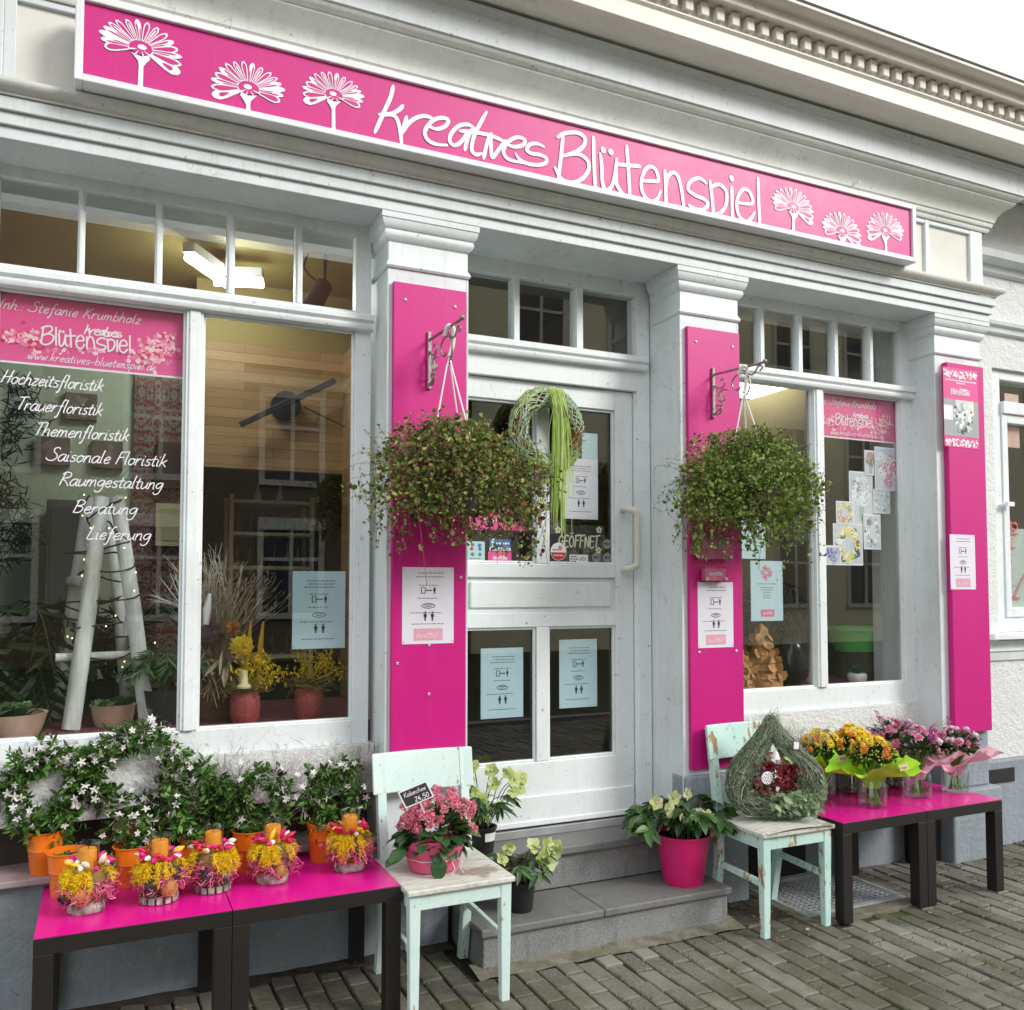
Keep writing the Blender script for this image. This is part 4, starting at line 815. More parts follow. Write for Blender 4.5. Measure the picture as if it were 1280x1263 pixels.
logo(mb, U(.20), U(.74), V(.335), y-.0005, .004, 1.0, True, PN.index('white'))
mb.build('print', [PC[n] for n in PN], t)
# ------------------------------------------------------------------ acrylic holders
ACRYL = glass('clear acrylic', (.93, .93, .93), .8)
def holder(name, lab, tl, br, dep, cat):
    a = onY(*tl, YB-dep); b = onY(*br, YB-dep); x0, x1, z1, z0 = a.x, b.x, a.z, b.z
    t = thing(name, lab, cat, ((x0+x1)/2, YB, z0)); mb = MB()
    mb.box(x0, x1, YB-dep, YB-dep+.003, z0, z1).box(x0, x0+.003, YB-dep+.003, YB, z0, z1).box(x1-.003, x1, YB-dep+.003, YB, z0, z1).box(x0+.003, x1-.003, YB-dep+.003, YB, z0, z0+.003); mb.build('clear_box', ACRYL, t)
    MB().box(x0+.012, x1-.006, YB-dep+.006, YB-.004, z0+.008, z1-.01).build('flyers', LOGOPINK, t)
    mb = MB(); logo(mb, x0+.03, x1-.03, (z0+z1)/2-.006, YB-dep+.005, .0018); mb.build('lettering', VINYL, t)
    mb = MB()
    for u in (.1, .93): disc(mb, (x0+(x1-x0)*u, YB-dep-.002, z0+.016), .008)
    mb.build('cap', SCREW, t)
holder('flyer_holder', 'clear acrylic flyer holder with pink flyers under the green hanging basket', (873, 668), (917, 701), .035, 'flyer holder')
holder('card_box', 'small clear card box with pink business cards above a white notice', (881, 708), (910, 728), .045, 'card box')
# ------------------------------------------------------------------ stickers and sign on the door glass
YS = YD+.0285
def d2(p): return onY(570+p[0]/5.565, 620+p[1]/5.565, YS)
def sticker(lab, tl, br, mat, extra=None, name='door_sticker', y=YS):
    a, b = d2(tl), d2(br); t = thing(name, lab, 'sticker', ((a.x+b.x)/2, y, b.z), 'stickers on the door glass'); MB().box(a.x, b.x, y, y+.0006, b.z, a.z).build('sheet', mat, t)
    if extra: mb = MB(); mats = extra(mb, a.x, b.x, b.z, a.z, y-.0004); mb.build('print', mats, t)
MINT = pm('mint sticker', (.42, .62, .62), None, .4); FBLUE = pm('blue sticker', (.05, .17, .42), None, .4); REDM = pm('red sticker', (.62, .03, .05), None, .4); GREYST = pm('grey sticker', (.26, .26, .28), None, .4); SLATE = pm('black chalkboard', (.022, .021, .020), (.035, .033, .031), .8, 12); CHALK = pm('chalk', (.72, .66, .50), (.80, .76, .66), .9, 30)
def pr1(mb, x0, x1, z0, z1, y):
    q = random.Random(1)
    for u, v, c in ((.25, .62, 1), (.72, .62, 0), (.30, .34, 2), (.72, .34, 2), (.3, .82, 2), (.7, .80, 0)): disc(mb, (x0+(x1-x0)*u, y, z0+(z1-z0)*v), .009, c, n=8)
    row(mb, x0+.01, x1-.01, z0+.01, .004, y, 2); return [FBLUE, REDM, GREYINK]
sticker('mint sticker with small coloured symbols low on the door pane', (78, 315), (200, 455), MINT, pr1)
def pr2(mb, x0, x1, z0, z1, y):
    w, h = x1-x0, z1-z0; write(mb, 'f', (x0+w*.08, y, z0+h*.45), (x0+w*.2, y, z0+h*.45), h*.28, .005, 0); row(mb, x0+w*.3, x1-w*.08, z0+h*.55, .009, y); quad(mb, x0, x1, z0, z0+h*.26, y); row(mb, x0+w*.05, x1-w*.05, z0+h*.06, .007, y-.0003, 1); return [VINYL, GREYINK]
sticker('blue social media sticker with a white f above a pink one', (233, 300), (380, 383), FBLUE, pr2)
def pr3(mb, x0, x1, z0, z1, y):
    w, h = x1-x0, z1-z0; logo(mb, x0+w*.2, x1-w*.2, z0+h*.28, y, .002); row(mb, x0+w*.1, x1-w*.1, z0+h*.1, .004, y); return [VINYL]
sticker('small pink logo sticker under the blue sticker', (223, 386), (385, 466), BANPINK, pr3)
def pr4(mb, x0, x1, z0, z1, y):
    w, h = x1-x0, z1-z0; write(mb, 'Inh.: Stefanie Krumbholz', (x0+w*.2, y, z0+h*.42), (x0+w*.82, y, z0+h*.42), h*.09, .003, .1); return [VINYL]
sticker('wide pink foil strip showing below the reddish basket', (92, 82), (490, 246), BANPINK, pr4, 'door_foil')
def rsticker(lab, c, r, extra):
    p = d2(c); rr = r/5.565/ (FPX/3.65)*1.02; t = thing('round_sticker', lab, 'sticker', (p.x, YS, p.z), 'round stickers on the door glass'); mb = MB()
    mb.add([(p.x+rr*math.cos(a), YS, p.z+rr*math.sin(a)) for a in np.linspace(0, 2*math.pi, 29)[:-1]], [tuple(range(28))]); b = MB(); m = extra(b, p.x, p.z, rr, YS-.0005); mb.build('sheet', m[0], t); b.build('print', m[1:], t)
def rp1(mb, x, z, r, y):
    n = 14; mb.add([(x+r*.94*math.cos(a), y, z+r*.94*math.sin(a)-.0) for a in np.linspace(math.pi*1.03, math.pi*1.97, n)], [tuple(range(n))], 0)
    for k in range(6): disc(mb, (x+r*.22+r*.16*math.cos(k*1.05), y, z+r*.45+r*.16*math.sin(k*1.05)), r*.09, 0, n=6)
    row(mb, x-r*.75, x+r*.3, z+r*.12, r*.14, y, 1); row(mb, x-r*.6, x+r*.6, z-r*.5, r*.14, y-.0003, 2); return [VINYL, REDM, GREYINK, VINYL]
def rp2(mb, x, z, r, y):
    disc(mb, (x-r*.35, y, z+r*.05), r*.26, 0, n=6); row(mb, x-r*.02, x+r*.72, z+r*.12, r*.16, y); row(mb, x-r*.02, x+r*.72, z-r*.2, r*.16, y); return [GREYST, INK]
rsticker('round white and red sticker partly over the chalkboard', (713, 388), 72, rp1)
for c, l in (((1050, 336), 'grey round sticker above the other two'), ((975, 430), 'grey round sticker beside the white card'), ((1052, 430), 'grey round sticker in the bottom corner of the pane')): rsticker(l, c, 40, rp2)
def pr5(mb, x0, x1, z0, z1, y):
    w, h = x1-x0, z1-z0; row(mb, x0+w*.06, x0+w*.42, z0+h*.70, .005, y); row(mb, x0+w*.06, x0+w*.45, z0+h*.4, .005, y); row(mb, x0+w*.06, x0+w*.36, z0+h*.12, .005, y)
    ribbon(mb, spline([(x0+w*a, y, z0+h*b) for a, b in ((.55, .2), (.6, .7), (.64, .25), (.72, .8), (.76, .2), (.85, .7), (.88, .15))], 4), .002, caps=False); return [INK]
sticker('small white card with handwriting at the bottom of the pane', (790, 408), (918, 468), VINYL, pr5, 'door_card')
a, b = d2((655, 195)), d2((1042, 462)); yc = YDG
t = thing('open_sign', 'black chalkboard reading GEÖFFNET inside the door pane', 'sign', ((a.x+b.x)/2, yc, b.z))
MB().box(1.938, b.x, yc+.002, yc+.012, b.z, a.z).build('chalkboard', SLATE, t)
mb = MB(); p0, p1 = d2((722, 355)), d2((1000, 355)); write(mb, 'GEÖFFNET', (p0.x, yc+.0014, p0.z+.002), (p1.x, yc+.0014, p0.z+.002), .030, .0075, .04, gap=2.2); mb.build('lettering', CHALK, t)
mb = MB()
for c in ((1003, 236), (716, 236), (998, 380)):
    p = d2(c)
    for k in range(5): disc(mb, (p.x+.011*math.cos(k*1.257+.3), yc+.0012-k*1e-5, p.z+.011*math.sin(k*1.257+.3)), .0075, 0, n=7)
mb.build('paper_flower', CHALK, t)
# red writing on the wing window
wt = thing('window_writing', 'red vertical shop lettering on the frosted pane of the side window', 'window lettering', (5.15, 3.655, 1.45))
mb = MB(); A = onY(1253, 650, 3.656); B = onY(1251, 748, 3.656); write(mb, 'Blütenspiel', (A.x+.0, 3.656, A.z), (A.x, 3.656, B.z), .070, .011, .1, N=(0, -1, 0), up=(1, 0, 0))
q2 = [(A.x+.22, 3.657, A.z-.1), (A.x+.26, 3.657, A.z-.25), (A.x+.15, 3.657, A.z-.4), (A.x+.08, 3.657, A.z-.5)]; ribbon(mb, spline(q2), .008)
mb.build('lettering', pm('red foil', (.55, .10, .12), None, .5), wt)
A = onY(1263, 535, 3.656); mb = MB(); mb.box(A.x-.03, A.x+.10, 3.668, 3.669, A.z-.12, A.z+.22); t = mb.build('curtain_print', pm('pink curtain print', (.62, .34, .30), (.66, .5, .46), .6, 9)); tag(t, 'pink floral print strip hanging behind the side window', 'curtain')
# ================================================================== TABLES AND CHAIRS
def table(lab, x0, w, d, y0, first=None):
    t = thing('side_table', lab, 'table', (0, 0, 0), 'low pink tables along the shopfront')
    MB().box(0, w, 0, d, .398, .448).build('tabletop', DARKWOOD, t, bevel=.002)
    MB().box(.001, w-.001, .001, d-.001, .4482, .4505).build('pink_foil', PINKTOP, t)
    for lx, ly in ((0, 0), (w-.055, 0), (0, d-.055), (w-.055, d-.055)): MB().box(lx, lx+.055, ly, ly+.055, 0, .3978).build('leg', DARKWOOD, t, bevel=.002)
    t.location = (x0, y0, 0); return t
ta = table('low dark table with pink top under the candle arrangements nearest the picture edge', -.172, .575, .53, 3.05)
tb = dup(ta); tb.location = (.4045, 3.05, 0); tb['label'] = 'low dark table with pink top touching the pale chair with the pink potted plant'
tc_ = table('low dark table with pink top under the green wrapped bouquets', 3.036, .531, .53, 3.015)
td = dup(tc_); td.location = (3.5695, 3.015, 0); td['label'] = 'low dark table with pink top under the pink wrapped bouquets'
def chairpaint(nm, chips, seed, tint):
    m, t, b = new_mat(nm); v = coords(t); base = mixc(t, ramp(t, noise(t, v, 5, 5), [(.35, (0, 0, 0)), (.7, (1, 1, 1))]), *tint)
    n3 = noise(t, coords(t, (1, 1, .35)), 16+seed, 7, .72); c = mixc(t, ramp(t, n3, [(1-chips-.012, (0, 0, 0)), (1-chips, (1, 1, 1))]), base, (.36, .22, .12))
    n4 = noise(t, coords(t, (1, 1, .5)), 60, 6, .8); c = mixc(t, ramp(t, n4, [(.62, (0, 0, 0)), (.64, (.9,)*3)]), c, (.30, .26, .20))
    t.links.new(c, b.inputs['Base Color']); b.inputs['Roughness'].default_value = .45; bump(t, b, n3, .35, .002); return m
MINT1 = chairpaint('mint chair paint', .385, 0, ((.58, .78, .74), (.70, .82, .79))); MINT2 = chairpaint('chipped mint chair paint', .43, 3, ((.46, .72, .66), (.60, .78, .73)))
def seatwood():
    m, t, b = new_mat('grey weathered seat'); v = coords(t); n1 = noise(t, coords(t, (3, 40, 3)), 4, 6, .75)
    c = ramp(t, n1, [(.3, (.24, .21, .17)), (.46, (.56, .55, .49)), (.66, (.72, .74, .69))]); c = mixc(t, ramp(t, noise(t, v, 6, 3), [(.6, (0, 0, 0)), (.68, (.7,)*3)]), c, (.20, .15, .10))
    t.links.new(c, b.inputs['Base Color']); b.inputs['Roughness'].default_value = .7; bump(t, b, n1, .5, .003); return m
SEAT = seatwood()
def chair(lab, x0, x1, y0, y1, m, sm, bz=(.695, .85)):
    t = thing('wooden_chair', lab, 'chair', ((x0+x1)/2, (y0+y1)/2, 0), 'old mint chairs by the door'); lw = .042
    for x in (x0+.004, x1-lw-.004):
        mb = MB(); a = Vector((x+lw/2, y0+lw/2+.006, 0)); mb.add([(x+.005, y0+.012, 0), (x+lw-.005, y0+.012, 0), (x+lw-.005, y0+lw, 0), (x+.005, y0+lw, 0), (x, y0+.006, .43), (x+lw, y0+.006, .43), (x+lw, y0+lw+.006, .43), (x, y0+lw+.006, .43)], [(0, 1, 5, 4), (1, 2, 6, 5), (2, 3, 7, 6), (3, 0, 4, 7), (3, 2, 1, 0), (4, 5, 6, 7)]); mb.build('leg', m, t, bevel=.003)
        mb = MB(); xx = x+lw/2; ww = .034
        for (ya, za), (yb, zb) in zip(((y1+.012, 0), (y1-.03, .22), (y1-.03, .46), (y1+.004, .70)), ((y1-.03, .22), (y1-.03, .46), (y1+.004, .70), (y1+.026, .845))):
            mb.add([(xx-ww/2, ya-.018, za), (xx+ww/2, ya-.018, za), (xx+ww/2, ya+.018, za), (xx-ww/2, ya+.018, za), (xx-ww/2, yb-.018, zb), (xx+ww/2, yb-.018, zb), (xx+ww/2, yb+.018, zb), (xx-ww/2, yb+.018, zb)], [(0, 1, 5, 4), (1, 2, 6, 5), (2, 3, 7, 6), (3, 0, 4, 7), (3, 2, 1, 0), (4, 5, 6, 7)])
        mb.build('leg', m, t)
        MB().bar((xx, y0+lw, .225), (xx, y1-.046, .235), .018, .028).build('stretcher', m, t, bevel=.003)
    MB().box(x0+.042, x1-.042, y0+.010, y0+.032, .375, .4302).box(x0+.042, x1-.042, y1-.04, y1-.02, .375, .4302).box(x0+.010, x0+.032, y0+.05, y1-.05, .375, .4302).box(x1-.032, x1-.010, y0+.05, y1-.05, .375, .4302).build('apron', m, t, bevel=.002)
    mb = MB(); n = 8; P = []
    for i in range(n+1):
        u = i/n; x = x0-.012+(x1-x0+.024)*u; c = .022*(1-(2*u-1)**2); P.append((x, c))
    for (zz, e) in ((bz[0], 0), (bz[1], .024)):
        for x, c in P: mb.v.append((x, y1-.022+c+e, zz))
        for x, c in P: mb.v.append((x, y1-.006+c+e, zz))
    k = n+1
    for i in range(n): mb.f += [(i, i+1, 2*k+i+1, 2*k+i), (k+i+1, k+i, 3*k+i, 3*k+i+1), (2*k+i, 2*k+i+1, 3*k+i+1, 3*k+i), (i+1, i, k+i, k+i+1)]
    mb.f += [(0, 2*k, 3*k, k), (n, k+n, 3*k+n, 2*k+n)]; mb.m = [0]*len(mb.f); mb.n = len(mb.v)
    mb.build('backrest', m, t, bevel=.005)
    MB().box(x0-.006, x1+.006, y0-.008, y1-.015, .4304, .4505).build('seat', sm, t, bevel=.005)
    return t
chair('pale mint wooden chair with grey worn seat holding a pink flowering plant', .984, 1.384, 2.975, 3.405, MINT1, SEAT)
cr = chair('chipped mint wooden chair with peeling paint holding a drop shaped wreath', 2.590, 2.985, 3.022, 3.390, MINT2, SEAT, (.705, .862))
# the lifted veneer of its seat
mb = MB(); n = 14
for i in range(n+1):
    u = i/n; x = 2.60+.375*u; z = .4525+.016*max(0, math.sin(u*3.1))*(1-u*.6); mb.v += [(x, 3.006-.006*math.sin(u*3.1), z), (x, 3.37, .4525)]
mb.f = [(2*i, 2*i+2, 2*i+3, 2*i+1) for i in range(n)]; mb.m = [0]*n; mb.n = len(mb.v); o = mb.build('seat_veneer', SEAT, cr); o.modifiers.new('th', 'SOLIDIFY').thickness = .003
# ================================================================== HANGING BASKETS
IRON = pm('wrought iron grey', (.26, .22, .20), (.40, .36, .34), .45, 40, .3, 120, .6); CORD = pm('white plastic hanger', (.78, .78, .78), None, .35)
STEMR = pm('red brown stems', (.10, .035, .022), (.16, .06, .03), .6, 30); STEMG = pm('olive stems', (.09, .07, .03), (.14, .11, .05), .6, 30)
def spiral(c, r0, r1, a0, a1, n=18):
    return [(c[0], c[1]+(r0+(r1-r0)*k/n)*math.cos(a0+(a1-a0)*k/n), c[2]+(r0+(r1-r0)*k/n)*math.sin(a0+(a1-a0)*k/n)) for k in range(n+1)]
def bracket(lab, x, y, z0, z1, tip):
    t = thing('hanging_bracket', lab, 'bracket', (x, y, z0), 'wrought brackets on the pink boards'); L = y-tip[1]
    zt = z1-.035
    MB().box(x-.008, x+.008, y-.012, y, z0, z1).build('wall_bar', IRON, t, bevel=.003)
    mb = MB(); f = lambda s: x+(tip[0]-x)*s
    mb.tube([(f(s), y-.008-L*s, zt+(tip[2]-zt)*s) for s in np.linspace(0, 1, 5)], .006, 6); mb.ball((tip[0], tip[1]-.006, tip[2]+.004), .011)
    mb.build('arm', IRON, t, smooth=40)
    mb = MB(); q = lambda pts: [(x+(tip[0]-x)*min(1, max(0, (y-p[1])/L)), p[1], p[2]) for p in pts]
    mb.tube(q(spiral((x, y-L*.52, zt-.075), .018, .074, -2.2, 4.2)), .0045, 5); mb.tube(q(spiral((x, y-.055, zt-.045), .008, .034, .5, 6.0)), .004, 5)
    mb.tube(q(spiral((x, y-.062, zt-.120), .008, .040, 2.6, 8.6)), .004, 5); mb.tube(q(spiral((x, y-.032, z0+.045), .006, .034, 0, 5.5)), .004, 5)
    mb.tube(q(spline([(x, y-.010, z0+.02), (x, y-.055, z0+.05), (x, y-.05, z0+.10), (x, y-.014, z0+.16)])), .0045, 5)
    mb.tube(q(spline([(x, y-L*.6, zt-.01), (x, y-L*.78, zt-.045), (x, y-L*.9, zt-.01), (x, y-L*.97, zt-.02), (x, y-L*.92, zt-.035)])), .0042, 5)
    mb.build('scroll', IRON, t, smooth=40)
def basket(lab, c, rx, ry, rz, hook, leafm, stemm, nleaf, nst, ex, seed):
    g = np.random.default_rng(seed); t = thing('hanging_basket', lab, 'hanging plant', (c[0], c[1], c[2]-rz*.5), 'hanging wire vine baskets')
    MB().lathe([(.085, -.13), (.115, -.05), (.13, .0), (.134, .004), (.124, .004), (.11, -.04)], c, 24).build('pot', pm('brown basket pot', (.07, .05, .04), None, .6), t, smooth=40)
    mb = MB(); ztop = hook[2]-.11
    mb.tube(spline([(hook[0]-.014, hook[1]+.02, hook[2]-.02), (hook[0]-.008, hook[1], hook[2]+.014), (hook[0]+.012, hook[1]-.008, hook[2]+.004), (hook[0]+.014, hook[1], hook[2]-.05), (hook[0], hook[1], ztop)]), .009, 8)
    for a in (.9, 3.0, 5.1): mb.tube([(hook[0], hook[1], ztop), (hook[0]+.012*math.cos(a), hook[1]+.012*math.sin(a), ztop-.04), (c[0]+.125*math.cos(a), c[1]+.125*math.sin(a), c[2]+.01)], .0035, 6)
    mb.build('hanger', CORD, t, smooth=40)
    mb = MB(); tips = []
    for k in range(nst):
        a = g.uniform(0, 6.283); e = g.uniform(-.1, 1.35); d = np.array([math.cos(a)*math.cos(e)*rx, math.sin(a)*math.cos(e)*ry, math.sin(e)*rz*1.25]); s = g.uniform(.8, 1.12)
        p = np.array(c)+np.array([.08*math.cos(a), .08*math.sin(a), .0]); end = np.array(c)+d*s; drop = g.uniform(.0, 1)**1.6*(rz*2.1 if ex(a) else rz*1.1)
        pts = [p, p+(end-p)*.5+np.array([0, 0, rz*.28]), end, end+np.array([d[0]*.06+g.normal(0, .02), d[1]*.04+g.normal(0, .015), -drop*.5]), end+np.array([g.normal(0, .03), g.normal(0, .02), -drop])]
        pts = [np.array([q[0], min(q[1], YB-.03), q[2]]) for q in pts]
        S = spline(pts, 4); mb.tube(S, .0011, 3, caps=False); tips += [(tuple(S[j]), tuple(S[j+1]-S[j])) for j in range(3, len(S)-1)]
    mb.build('stems', stemm, t)
    mb = MB(); P = []; D = []
    for k in range(nleaf):
        if g.random() < .42:
            p, d = tips[g.integers(len(tips))]; p = np.array(p)+g.normal(0, .012, 3); dd = np.array(d)/max(1e-6, np.linalg.norm(d))*.5+g.normal(0, 1, 3)
        else:
            v = g.normal(size=3); v /= np.linalg.norm(v); r = g.uniform(.5, 1.06); lump = 1+.15*math.sin(v[0]*6+seed)+.12*math.sin(v[2]*8+v[0]*5+seed)+.08*math.sin(v[0]*15+v[2]*11)
            if math.sin(v[0]*11+seed*2)+math.sin(v[2]*10-v[0]*6+seed)+math.sin(v[1]*9+v[2]*7) > 1.25 and r > .72 and g.random() < .75: continue
            p = np.array(c)+v*np.array([rx, ry, rz])*r*lump; dd = v*.6+g.normal(0, .8, 3)
        if p[1] > YB-.012: continue
        P.append(p); D.append(dd)
    n = len(P); L = .0085+.0165*g.random(n)**1.6; leaves(mb, P, D, L, L*g.uniform(.75, 1.0, n), 'round', .3)
    mb.build('leaves', leafm, t)
    mb = MB()
    for k in range(170):      # wiry runners that stand out from the mass
        a = g.uniform(0, 6.283); e = g.uniform(-.8, 1.2); d = np.array([math.cos(a)*math.cos(e)*rx, math.sin(a)*math.cos(e)*ry, math.sin(e)*rz]); p = np.array(c)+d*.9; q = p+d*g.uniform(.1, .42)+g.normal(0, .03, 3); w = q+g.normal(0, .035, 3)-np.array([0, 0, .03])
        f = lambda v: np.array([v[0], min(v[1], YB-.015), v[2]]); S = spline([f(p), f(q), f(w)], 4); mb.tube(S, .0007, 3, caps=False)
        m2 = 9; idx = g.integers(0, len(S)-1, m2); l = g.uniform(.006, .013, m2); leaves(mb, [tuple(S[i]) for i in idx], g.normal(size=(m2, 3)), l, l*.8, 'diamond', mi=1)
    for k in range(34):      # long trailing shoots
        a = g.uniform(0, 6.283)
        if not ex(a): a = math.pi*(k % 2)+g.normal(0, .5)
        p = np.array(c)+np.array([math.cos(a)*rx*g.uniform(.45, .98), math.sin(a)*ry*.8, -rz*.35]); l = g.uniform(.08, .24); pts = [p, p+np.array([math.cos(a)*.03, 0, -l*.5])+g.normal(0, .012, 3), p+np.array([math.cos(a)*.02, 0, -l])+g.normal(0, .02, 3)]
        S = spline([np.array([u[0], min(u[1], YB-.02), u[2]]) for u in pts], 8); mb.tube(S, .0009, 3, caps=False); m2 = int(22*l/.15); idx = g.integers(0, len(S), m2); L = g.uniform(.009, .019, m2)
        leaves(mb, np.array([tuple(S[i]) for i in idx])+g.normal(0, .006, (m2, 3))*np.array([1, .4, 1]), g.normal(size=(m2, 3)), L, L*.85, 'round', .3, mi=1)
    mb.build('runners', [stemm, leafm], t)
LEAF1 = ramp3('bronze green vine leaves', [(0, (.05, .075, .016)), (.35, (.13, .20, .04)), (.68, (.25, .32, .075)), (.87, (.48, .47, .16)), (.94, (.17, .04, .022)), (1, (.10, .025, .02))], .4, .25)
LEAF2 = ramp3('olive vine leaves', [(0, (.055, .105, .018)), (.4, (.15, .25, .038)), (.75, (.27, .36, .075)), (.95, (.46, .52, .19)), (1, (.16, .07, .03))], .4, .28)
bracket('wrought scroll bracket carrying the reddish hanging basket beside the door', 1.214, YB, 2.333, 2.576, (1.243, 3.15, 2.552))
bracket('wrought scroll bracket carrying the green hanging basket by the window', 2.676, YB, 2.332, 2.580, (2.739, 3.15, 2.545))
basket('hanging basket of wire vine with bronze and red leaves beside the door', (1.255, 3.215, 1.925), .335, .195, .195, (1.232, 3.25, 2.535), LEAF1, STEMR, 9500, 190, lambda a: math.cos(a) > .2 or rnd.random() < .4, 21)
basket('hanging basket of green wire vine in front of the photo window', (2.705, 3.215, 1.955), .345, .195, .22, (2.705, 3.25, 2.530), LEAF2, STEMG, 11500, 190, lambda a: abs(math.cos(a)) > .55, 33)
# ================================================================== DOOR WREATH
STRAW = ramp3('brown moss and straw', [(0, (.14, .06, .02)), (.6, (.36, .18, .06)), (1, (.60, .40, .20))], .8, .1); MINTG = ramp3('mint and sage strands', [(0, (.34, .50, .36)), (.5, (.50, .66, .52)), (1, (.72, .82, .72))], .6, .2); LIME = ramp3('lime ribbon strands', [(0, (.36, .58, .08)), (.5, (.54, .72, .18)), (1, (.78, .86, .46))], .5, .35)
wr = thing('door_wreath', 'round straw wreath with mint strands and lime ribbons hanging on the door', 'wreath', (1.893, 3.69, 2.25))
C0 = Vector((1.893, 3.69, 2.252)); RW = .150
mb = MB(); mb.tube([C0+Vector((RW*math.cos(a), 0, RW*math.sin(a)*1.08)) for a in np.linspace(0, 2*math.pi, 41)], .029, 10, caps=False); mb.build('straw_ring', pm('straw core', (.14, .07, .03), (.26, .15, .06), .9, 40, 1, 120), wr, smooth=60)
def strands(mb, arcs, n, r, spread, wid, seg=10, wrap=0):
    for k in range(n):
        a0, a1 = rnd.choice(arcs); s = rnd.uniform(a0, a1); e = s+rnd.uniform(.4, 1.3); ph = rnd.uniform(0, 6.28); pts = []
        tw = rnd.uniform(-wrap, wrap)
        for j in range(seg+1):
            a = s+(e-s)*j/seg; b = ph+tw*j/seg; q = r*rnd.uniform(.9, 1.12); rr = RW+q*math.cos(b)
            pts.append(C0+Vector((rr*math.cos(a), q*math.sin(b), rr*math.sin(a)*1.08)))
        mb.tube(pts, wid, 3, caps=False)
mb = MB(); n = 4200; a = rng.uniform(0, 6.283, n); b = rng.uniform(0, 6.283, n); rr = RW+.036*np.cos(b); P = np.column_stack([C0.x+rr*np.cos(a), C0.y+.036*np.sin(b), C0.z+rr*np.sin(a)*1.08]); leaves(mb, P, rng.normal(size=(n, 3))+np.column_stack([-np.sin(a), 0*a, np.cos(a)]), rng.uniform(.012, .03, n), .0035, 'diamond'); mb.build('moss_tufts', STRAW, wr)
mb = MB(); strands(mb, [(.5, 2.4), (2.6, 4.9), (3.4, 5.0), (-.1, .9)], 430, .043, .01, .0019, wrap=2.5); mb.build('mint_strands', MINTG, wr)
mb = MB(); strands(mb, [(.2, 2.6), (3.4, 5.2)], 150, .044, .01, .0022, wrap=2.0); mb.build('lime_strands', LIME, wr)
mb = MB()
for k in range(72):
    x = C0.x+.028+rnd.gauss(0, .017); zt = C0.z+RW*1.08+.035; zb = C0.z-rnd.choice([.12, .22, .30, .36, .44, .50])+rnd.uniform(-.05, .05); dx = rnd.gauss(.015, .02)
    mb.tube(spline([(x, C0.y+.02, zt-.05), (x, C0.y-.030, zt), (x+dx*.4, C0.y-.048-rnd.uniform(0, .02), zt-.08), (x+dx, C0.y-.045-rnd.uniform(0, .02), (zt+zb)/2), (x+dx+rnd.gauss(0, .012), C0.y-.035-rnd.uniform(0, .02), zb)], 4), rnd.uniform(.001, .0026), 3)
mb.build('ribbons', LIME, wr)
# ================================================================== JASMINE HOOPS IN ORANGE POTS
ORANGE = pm('orange enamelled tin', (.86, .20, .012), (.78, .17, .01), .3, 5, .04, 30, coat=.2); TERRA = pm('orange brown clay', (.50, .13, .03), (.42, .10, .025), .55, 9)
EARTH = pm('potting soil', (.03, .02, .014), (.06, .042, .03), .95, 60, 1, 120)
JLEAF = ramp3('jasmine leaves', [(0, (.016, .052, .010)), (.5, (.050, .135, .020)), (.85, (.11, .23, .04)), (1, (.20, .34, .08))], .35, .2, .4); JSTEM = pm('jasmine stems', (.07, .06, .025), (.10, .10, .04), .7, 30)
STAR = ramp3('white jasmine stars', [(0, (.70, .68, .64)), (.6, (.82, .81, .80)), (1, (.84, .74, .74))], .6, .25)
def pot(mb, c, rb, rt, h, rim=.004, mi=0, n=28):
    mb.lathe([(rb, 0), (rb+.001, .004), (rb+(rt-rb)*.55, h*.55), (rb+(rt-rb)*.56+.002, h*.57), (rb+(rt-rb)*.6, h*.6), (rt, h-.006), (rt+rim, h-.003), (rt+rim, h), (rt-.002, h), (rt-.004, h-.03)], c, n, mi)
